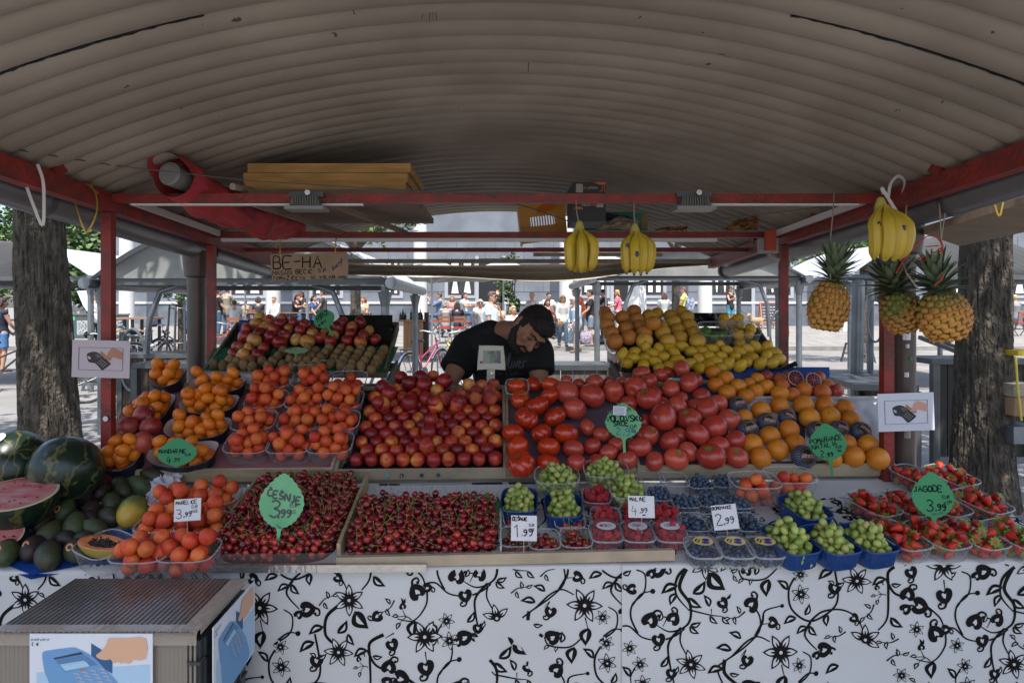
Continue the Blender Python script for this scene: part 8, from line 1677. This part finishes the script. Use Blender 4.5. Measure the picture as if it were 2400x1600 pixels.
for lab,px in(('left grey floodlight clamped under the front beam',718),('right grey floodlight clamped under the front beam',1627)):
 c=P(px,478,2.76);t=thing('floodlight',lab,'lamp',c,world=True,group='floodlights under the front beam');gl=M('lamp_grey',(.13,.13,.115),.5)
 mb=MB();mb.add([c+Vector(p)for p in((-.062,-.03,-.012),(.062,-.03,-.012),(.062,.05,-.012),(-.062,.05,-.012),(-.05,-.02,.028),(.05,-.02,.028),(.05,.04,.028),(-.05,.04,.028))],[(0,3,2,1),(4,5,6,7),(0,1,5,4),(1,2,6,5),(2,3,7,6),(3,0,4,7)]);mb.build('housing',gl,t,smooth=False)
 for k in range(10):mb=MB();mb.box((c.x-.045+.01*k-.002,c.y-.034,c.z-.008),(c.x-.045+.01*k+.002,c.y-.024,c.z+.026));mb.build('fin',gl,t)
 mb=MB();mb.box((c.x-.078,c.y-.04,c.z-.026),(c.x+.078,c.y+.06,c.z-.0125));mb.build('glass_frame',M('lamp_rim',(.22,.23,.23),.4),t)
 mb=MB();mb.box((c.x-.07,c.y+.0,c.z+.029),(c.x+.07,c.y+.012,c.z+.05));mb.build('bracket',dsteel,t)
 mb=MB();mb.tube([c+Vector((.012,-.03,.042)),c+Vector((.012,.0,.042))],.011,14);mb.build('sensor',chrome,t)
# yellow crate, fruit cartons, cloth and bags on the beams
yc=M('yellow_plastic',(.50,.22,.01),.45,var=.1,vs=8);c=P(1272,520,3.95);m3=Matrix.Rotation(R(-6),3,'Y');t=thing('plastic_crate','yellow plastic crate standing on end behind the beams','crate',c,world=True)
def cb(a,b_,nm,m,par=t):mb=MB();mb.box(c+Vector(a),c+Vector(b_),m3,c);return mb.build(nm,m,par,smooth=False)
w2,h2=.135,.115
cb((-w2,0,-h2),(w2,.012,-.02),'lower_panel',yc);cb((-w2,0,.035),(w2,.012,h2),'upper_panel',yc);cb((-w2,0,-.019),(-.07,.012,.034),'panel',yc);cb((.07,0,-.019),(w2,.012,.034),'panel',yc)
for k in range(9):cb((-.065+.0155*k,.001,-.019),(-.058+.0155*k,.011,.034),'slat',yc)
cb((-w2,.0125,-h2),(-w2+.01,.2,h2),'side_panel',yc);cb((w2-.01,.0125,-h2),(w2,.2,h2),'side_panel',yc);cb((-w2+.011,.0125,h2-.01),(w2-.011,.2,h2),'end_panel',yc)
mb=MB();pts=[P(1305,478,3.93),P(1290,492,3.92),P(1262,500,3.92),P(1255,490,3.94),P(1275,476,3.95)];mb.poly(pts,.003);tag(mb.build('orange_bag',M('orange_plastic',(.62,.14,.02),.5),loc=pts[0],smooth=False),'scrap of orange plastic on top of the yellow crate','bag')
Y=3.35;x0_,x1_=P(1343,0,Y).x,P(1420,0,Y).x;z0_,z1_=P(0,520,Y).z,P(0,427,Y).z;t=thing('fruit_carton','dark fruit carton printed with a pale and orange name, upside down','box',((x0_+x1_)/2,Y,z0_),world=True);km=M('dark_carton',(.03,.03,.032),.6)
mb=MB();mb.box((x0_,Y,z0_),(x1_,Y+.28,z1_));bx9=mb.build('carton',km,t,smooth=False)
for(zz,rot_)in((P(0,441,Y).z,180),(P(0,480,Y).z,0)):
 for s2,dx,m_ in(('natur',-.017 if not rot_ else .017,M('pale_print',(.5,.47,.38),.6)),('fresa',.022 if not rot_ else-.022,M('orange_print',(.6,.13,.04),.6))):
  o=txt(s2,.021,m_);o.parent=bx9;o.rotation_euler=(R(90),R(rot_),0);o.location=Vector(((x0_+x1_)/2+dx,Y-.0015,zz))-Vector(t['_o'])
mb=MB();fnc=lambda a,b,l:P(a,b,Y-.0015);poly2(mb,[(1390,427),(1420,427),(1420,433),(1405,433)],fnc,0,0);poly2(mb,[(1345,490),(1368,490),(1362,485),(1350,485)],fnc,0,0);poly2(mb,[(1350,431),(1366,431),(1366,451),(1350,451)],fnc,0,1);poly2(mb,[(1398,476),(1414,476),(1414,486),(1398,486)],fnc,0,1);mb.build('print',[M('orange_print'),M('pale_label',(.35,.34,.3),.6)],sub(bx9,t),smooth=False)
mb=MB();ribbon(mb,crspline([(1405,449),(1412,446),(1410,440),(1416,436),(1418,450)],4),1.4,fnc,0);mb.build('logo',M('orange_print'),bx9,smooth=False)
Y=3.95;t=thing('fruit_carton','green fruit carton lying behind the banana bunches','box',P(1440,525,Y),world=True);mb=MB();p0,p1=P(1364,540,Y),P(1518,497,Y);mb.box((p0.x,Y,p0.z),(p1.x,Y+.25,p1.z));mb.build('carton',M('green_carton',(.03,.20,.12),.6),t,smooth=False)
mb=MB();p0,p1=P(1504,540,Y-.002),P(1518,497,Y-.002);mb.box((p0.x,Y-.002,p0.z+.01),(p1.x,Y-.0005,p1.z-.01));mb.build('end_stripe',M('tan_print',(.3,.18,.06),.6),t)
mb=MB();q=random.Random(3);mb.grid(lambda u,v:P(1388+100*u,518-26*v*(1-.5*u)+6*u,3.88)+Vector((0,.02*noise.noise(Vector((u*5,v*4,0))),.012*noise.noise(Vector((u*7,v*3,5))))),24,8);tag(mb.build('checked_cloth',M('checked_cloth',(.02,.035,.05),.8,col2=(.008,.012,.03),vs=40),loc=P(1440,510,3.88)),'dark checked cloth folded on the green carton','cloth')
bagm=clear('brown_bag',(.42,.30,.22),.55,.3,.4)
for lab,q4 in(('clear bag of brown paper above the middle bananas',((1395,538),(1450,507),(1500,516),(1490,542))),('slatted orange crate seen edge-on at the right of the beams',((1530,540),(1560,532),(1612,530),(1610,542))),('plastic-wrapped orange slats beside the inner right post',((1690,540),(1725,515),(1775,505),(1778,538)))):
 mb=MB();mb.grid(lambda u,v:P(*[(q4[0][i]*(1-u)+q4[3][i]*u)*(1-v)+(q4[1][i]*(1-u)+q4[2][i]*u)*v for i in(0,1)],3.75)+Vector((0,.05*noise.noise(Vector((u*4,v*4,q4[0][0]))),.012*noise.noise(Vector((u*6,v*6,q4[0][0]))))),16,10);tag(mb.build('bag' if 'bag' in lab else 'slatted_crate',bagm if 'bag' in lab else M('orange_slats',(.40,.18,.05),.6,col2=(.12,.07,.04),vs=30,stretch=(1,1,8)),loc=P(*q4[0],3.75)),lab,'bag' if 'bag' in lab else 'crate')
# switch box and sagging canvas
c=P(1803,572,3.72);t=thing('switch_box','orange switch box in a grey frame on the inner right post','switch',c,world=True)
mb=MB();mb.box(c+Vector((-.055,0,-.05)),c+Vector((.05,.03,.03)));mb.build('frame',M('box_grey',(.32,.30,.29),.5),t);mb=MB();mb.box(c+Vector((-.028,-.025,-.035)),c+Vector((.028,-.001,.075)));mb.build('cover',M('orange_cover',(.42,.06,.02),.5),t);mb=MB();mb.tube([c+Vector((.0,.01,-.05)),c+Vector((.01,.01,-.075)),c+Vector((.06,.02,-.085))],.012,10);mb.build('conduit',M('box_grey'),t)
mb=MB();cv=M('cream_canvas',(.50,.45,.38),.8,var=.15,vs=3)
mb.grid(lambda u,v:(lambda a,b_:P(a,b_,5.3+.25*math.sin(math.pi*v)))(640+1130*u,(612+10*math.sin(u*4))+(18+18*math.sin(math.pi*u)**2+6*math.sin(u*13))*v),60,10);tag(mb.build('canvas_awning',cv,loc=P(1166,625,5.3)),'sagging cream canvas awning rolled at the back of the stall','awning')
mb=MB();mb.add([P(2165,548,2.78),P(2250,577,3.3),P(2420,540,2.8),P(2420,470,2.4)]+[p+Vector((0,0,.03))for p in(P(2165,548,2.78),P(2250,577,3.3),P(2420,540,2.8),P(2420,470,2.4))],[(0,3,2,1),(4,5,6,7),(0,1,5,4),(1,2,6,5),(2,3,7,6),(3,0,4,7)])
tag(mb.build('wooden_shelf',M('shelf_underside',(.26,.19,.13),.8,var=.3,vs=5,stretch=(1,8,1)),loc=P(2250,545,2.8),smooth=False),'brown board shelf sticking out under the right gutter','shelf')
t=thing('grey_crate','grey plastic crate clad in fluted board in front of the table','crate',(-1.04,1.94,0),world=True);fl=M('fluted_board',(.23,.20,.165),.45,var=.15,vs=5);cr_=M('crate_plastic',(.035,.038,.04),.4)
X0,X1,Y0,Y1,ZT=-1.305,-.775,1.77,2.10,.706
mb=MB();mb.box((X0,Y0,.05),(X1-.03,Y0+.01,ZT-.012));mb.build('front_panel',fl,t,smooth=False)
mb=MB()
for k in range(46):mb.box((X0+.0115*k,Y0-.0006,.05),(X0+.0115*k+.006,Y0-.0002,ZT-.014))
mb.build('front_flutes',fl,t,smooth=False)
mb=MB();mb.box((X0+.01,Y0+.0105,.02),(X1,Y1,ZT-.03));mb.build('body',cr_,t,smooth=False)
for z_ in(.62,.52,.42,.32):
 mb=MB();mb.box((X1-.028,Y0-.006,z_),(X1+.006,Y1,z_+.008));mb.build('rib',cr_,t,smooth=False)
for y_ in(1.8,1.88,1.96,2.04):mb=MB();mb.box((X1+.0005,y_,.05),(X1+.006,y_+.01,ZT-.03));mb.build('rib',cr_,t,smooth=False)
top_m,tt,tb_=node_mat('fluted_top');N_=tt.nodes;L=tt.links;tc=N_.new('ShaderNodeTexCoord');n_=N_.new('ShaderNodeTexNoise');n_.inputs['Scale'].default_value=5;n_.inputs['Detail'].default_value=6;L.new(tc.outputs['Object'],n_.inputs[0]);r_=N_.new('ShaderNodeValToRGB');e=r_.color_ramp.elements;e[0].position=.35;e[1].position=.7;e[0].color=(.085,.072,.07,1);e[1].color=(.21,.175,.15,1);L.new(n_.outputs[0],r_.inputs[0]);L.new(r_.outputs[0],tb_.inputs[0]);tb_.inputs['Roughness'].default_value=.28;tb_.inputs['Coat Weight'].default_value=.5;tb_.inputs['Coat Roughness'].default_value=.2
b9=N_.new('ShaderNodeBump');b9.inputs['Strength'].default_value=.4;b9.inputs['Distance'].default_value=.01;n9=N_.new('ShaderNodeTexNoise');n9.inputs['Scale'].default_value=30;L.new(tc.outputs['Object'],n9.inputs[0]);L.new(n9.outputs[0],b9.inputs['Height']);L.new(b9.outputs[0],tb_.inputs['Normal'])
mb=MB();mb.box((X0,Y0-.01,ZT-.012),(X1-.012,Y1+.01,ZT));tp_=mb.build('fluted_top',top_m,t,smooth=False)
mb=MB()
for k in range(36):x_=X0+.004+.0143*k;mb.box((x_,Y0-.009,ZT+.0002),(x_+.0022,Y1+.008,ZT+.0016))
mb.build('flutes',M('flute_dark',(.075,.064,.06),.35),sub(tp_,t),smooth=False)
tape=clear('packing_tape',(.42,.36,.30),.45,.15,.6);mb=MB();q=random.Random(9)
mb.grid(lambda u,v:Vector((X0+(X1-X0)*u,Y0-.0125-.002*abs(noise.noise(Vector((u*30,v*5,0)))),ZT+.004-.035*v))if v>.2 else Vector((X0+(X1-X0)*u,Y0+.03-.2*v,ZT+.003+.002*noise.noise(Vector((u*40,v*6,3))))),60,6);mb.grid(lambda u,v:Vector((X1-.045+.05*min(1,u*1.4),Y0+(Y1-Y0)*v,ZT+.003+.003*noise.noise(Vector((u*9,v*30,7)))-.04*max(0,u-.7))),8,50);mb.build('packing_tape',tape,t)
blues=[M('poster_white',(.62,.64,.70),.5),M('poster_blue',(.13,.29,.52),.5),M('poster_mid',(.08,.19,.38),.5),M('poster_dark',(.02,.09,.22),.5),M('poster_screen',(.28,.50,.60),.5),M('poster_peach',(.62,.36,.23),.5),M('poster_key',(.40,.42,.45),.5),M('poster_navy',(.02,.02,.04),.5),M('poster_sky',(.36,.52,.68),.5),M('poster_red',(.6,.12,.08),.5)]
def poster(label,W,wd_,ht_):
 """W(a,b,l): a 0..1056 right, b down 0..430 in zoomed photo pixels"""
 t=thing('terminal_poster',label,'poster',W(wd_/2,ht_,0),world=True,group='blue card terminal posters');mb=MB();pol=lambda p,l,m:poly2(mb,p,W,l,m)
 mb.add([W(0,0,0),W(wd_,0,0),W(wd_,ht_,0),W(0,ht_,0),W(0,0,.003),W(wd_,0,.003),W(wd_,ht_,.003),W(0,ht_,.003)],[(0,1,2,3),(7,6,5,4),(0,4,5,1),(1,5,6,2),(2,6,7,3),(3,7,4,0)]);sh_=mb.build('sheet',blues,t,smooth=False)
 mb=MB();S_=.0034
 pol([(60,330),(wd_-20,260),(wd_-20,ht_-10),(60,ht_-10)],S_,8)
 pol([(530,78),(620,135),(715,210),(712,340),(640,300),(560,230),(530,190)],S_+.0003,3)
 body=crspline([(110,190),(120,155),(170,140),(360,115),(420,128),(540,190),(640,290),(740,390),(830,520),(860,ht_-20),(260,ht_-20),(170,420),(130,320)],3,True);pol(body,S_+.0006,1)
 pol([(210,210),(450,158),(590,260),(310,325)],S_+.0009,2);pol([(208,205),(445,153),(462,168),(215,216)],S_+.0012,7);pol([(262,260),(470,225),(520,275),(310,315)],S_+.0012,4)
 pol([(280,275),(490,238),(518,272),(312,312)],S_+.0014,8)
 for j in range(6):
  for i in range(4):pol(oval(405+75*i*.95+22*j,345-14*i+32*j,28,11,.25,10),S_+.0012,6);pol(oval(405+75*i*.95+22*j-3,349-14*i+32*j,22,6,.25,10),S_+.0016,1)
 pol(oval(455,305,20,8),S_+.0018,9)
 hand=crspline([(600,160),(575,178),(590,205),(650,222),(700,215),(715,240),(745,245),(760,235),(790,250),(815,240),(830,245),(860,250),(885,235),(885,215),(1000,212),(1000,35),(860,35),(690,35),(668,70),(640,120)],2,True);pol(hand,S_+.0015,5)
 mb.build('printed_picture',blues,sub(sh_,t),smooth=False)
 mb=MB()
 for j,x_ in enumerate((15,40,65,95,120,150)):ribbon(mb,[(x_,58),(x_+6,38+j%2*6),(x_+12,56),(x_+18,38)],5,lambda a,b,l:W(a,b,.0042),0)
 ribbon(mb,[(30,70),(22,92),(34,100)],6,lambda a,b,l:W(a,b,.0042),0);ribbon(mb,crspline([(80,74),(64,80),(62,92),(78,100)],3),6,lambda a,b,l:W(a,b,.0042),0);ribbon(mb,[(64,88),(78,87)],5,lambda a,b,l:W(a,b,.0042),0)
 mb.build('lettering',ink,sh_,smooth=False);return t
kk=(288/1056)*1.755/F
px0=(70-CX)*1.755/F;pz0=EYE+(CY-1484)*1.755/F
poster('blue card terminal poster on the front of the grey crate',lambda a,b,l:Vector((px0+a*kk,1.757-l,pz0-b*kk)),1056,720)
poster('blue card terminal poster on the right side of the grey crate',lambda a,b,l:Vector((-.752+l,1.80+a*.00029,.700-b*.00030+.0)),1056,720)
# cap off the left: small round sticker on the red post
c=P(247,981,2.768);mb=MB();mb.tube([c,c+Vector((0,-.001,0))],.0105,18);tag(mb.build('round_sticker',paper,loc=c),'small white oval sticker on the left red post','sticker')
for i,(px,py,m_,lab)in enumerate(((2127,787,paper,'square torn label high on the right drainpipe'),(2129,811,paper,'white round sticker on the right drainpipe'),(2127,878,paper,'white sticker with a black stroke on the right drainpipe'),(2136,841,M('green_sticker'),'small green and yellow sticker on the right drainpipe'),(2129,1015,M('torn_label',(.30,.26,.2),.8),'torn brown label low on the right drainpipe'))):
 c=P(px,py,2.836);s_=(.017,.008,.010,.007,.014)[i];mb=MB();mb.grid(lambda u,v:c+Vector((s_*(2*u-1),.006*(2*u-1)**2,s_*(2*v-1)*(1+.5*(i==4)))),6,4);tag(mb.build('sticker',m_,loc=c),lab,'sticker')
# things at the far right edge
t=thing('market_barrow','market barrow with crates and a yellow strap at the right edge','cart',P(2395,1030,5.0),world=True)
for(a,b_,m_,nm)in(((2376,900),(2440,930),gwood,'crate'),((2378,932),(2440,975),M('box_tan',(.35,.22,.12),.7),'box'),((2376,1000),(2440,1040),steel,'frame'),((2386,822),(2440,834),M('yellow_fringe',(.60,.42,.02),.7),'fringe')):
 p0,p1=P(*a,5.0),P(*b_,5.0);mb=MB();mb.box((p0.x,5.0,p1.z),(p1.x,5.4,p0.z));mb.build(nm,m_,t)
mb=MB();mb.tube([P(2380,835,4.98),P(2386,920,4.98),P(2394,985,4.98)],.008,6);mb.build('strap',M('yellow_strap',(.6,.5,.05),.5),t)
for a,b_ in(((2155,790),(2260,830)),((2190,795),(2262,822))):mb=MB();mb.bar(P(*a,7.0),P(*b_,6.4),.03,.04);tag(mb.build('metal_bar',dsteel,loc=P(*a,7)),'dark metal bar slanting behind the right tree'+(', lower one' if a[0]==2155 else ', upper one'),'bar')
for o in PROTOS:
 def rm(x):
  for c in KIDS.get(x.name,()):rm(c)
  bpy.data.objects.remove(x)
 rm(o)
for o in bpy.data.objects:
 if '_o' in o:del o['_o']
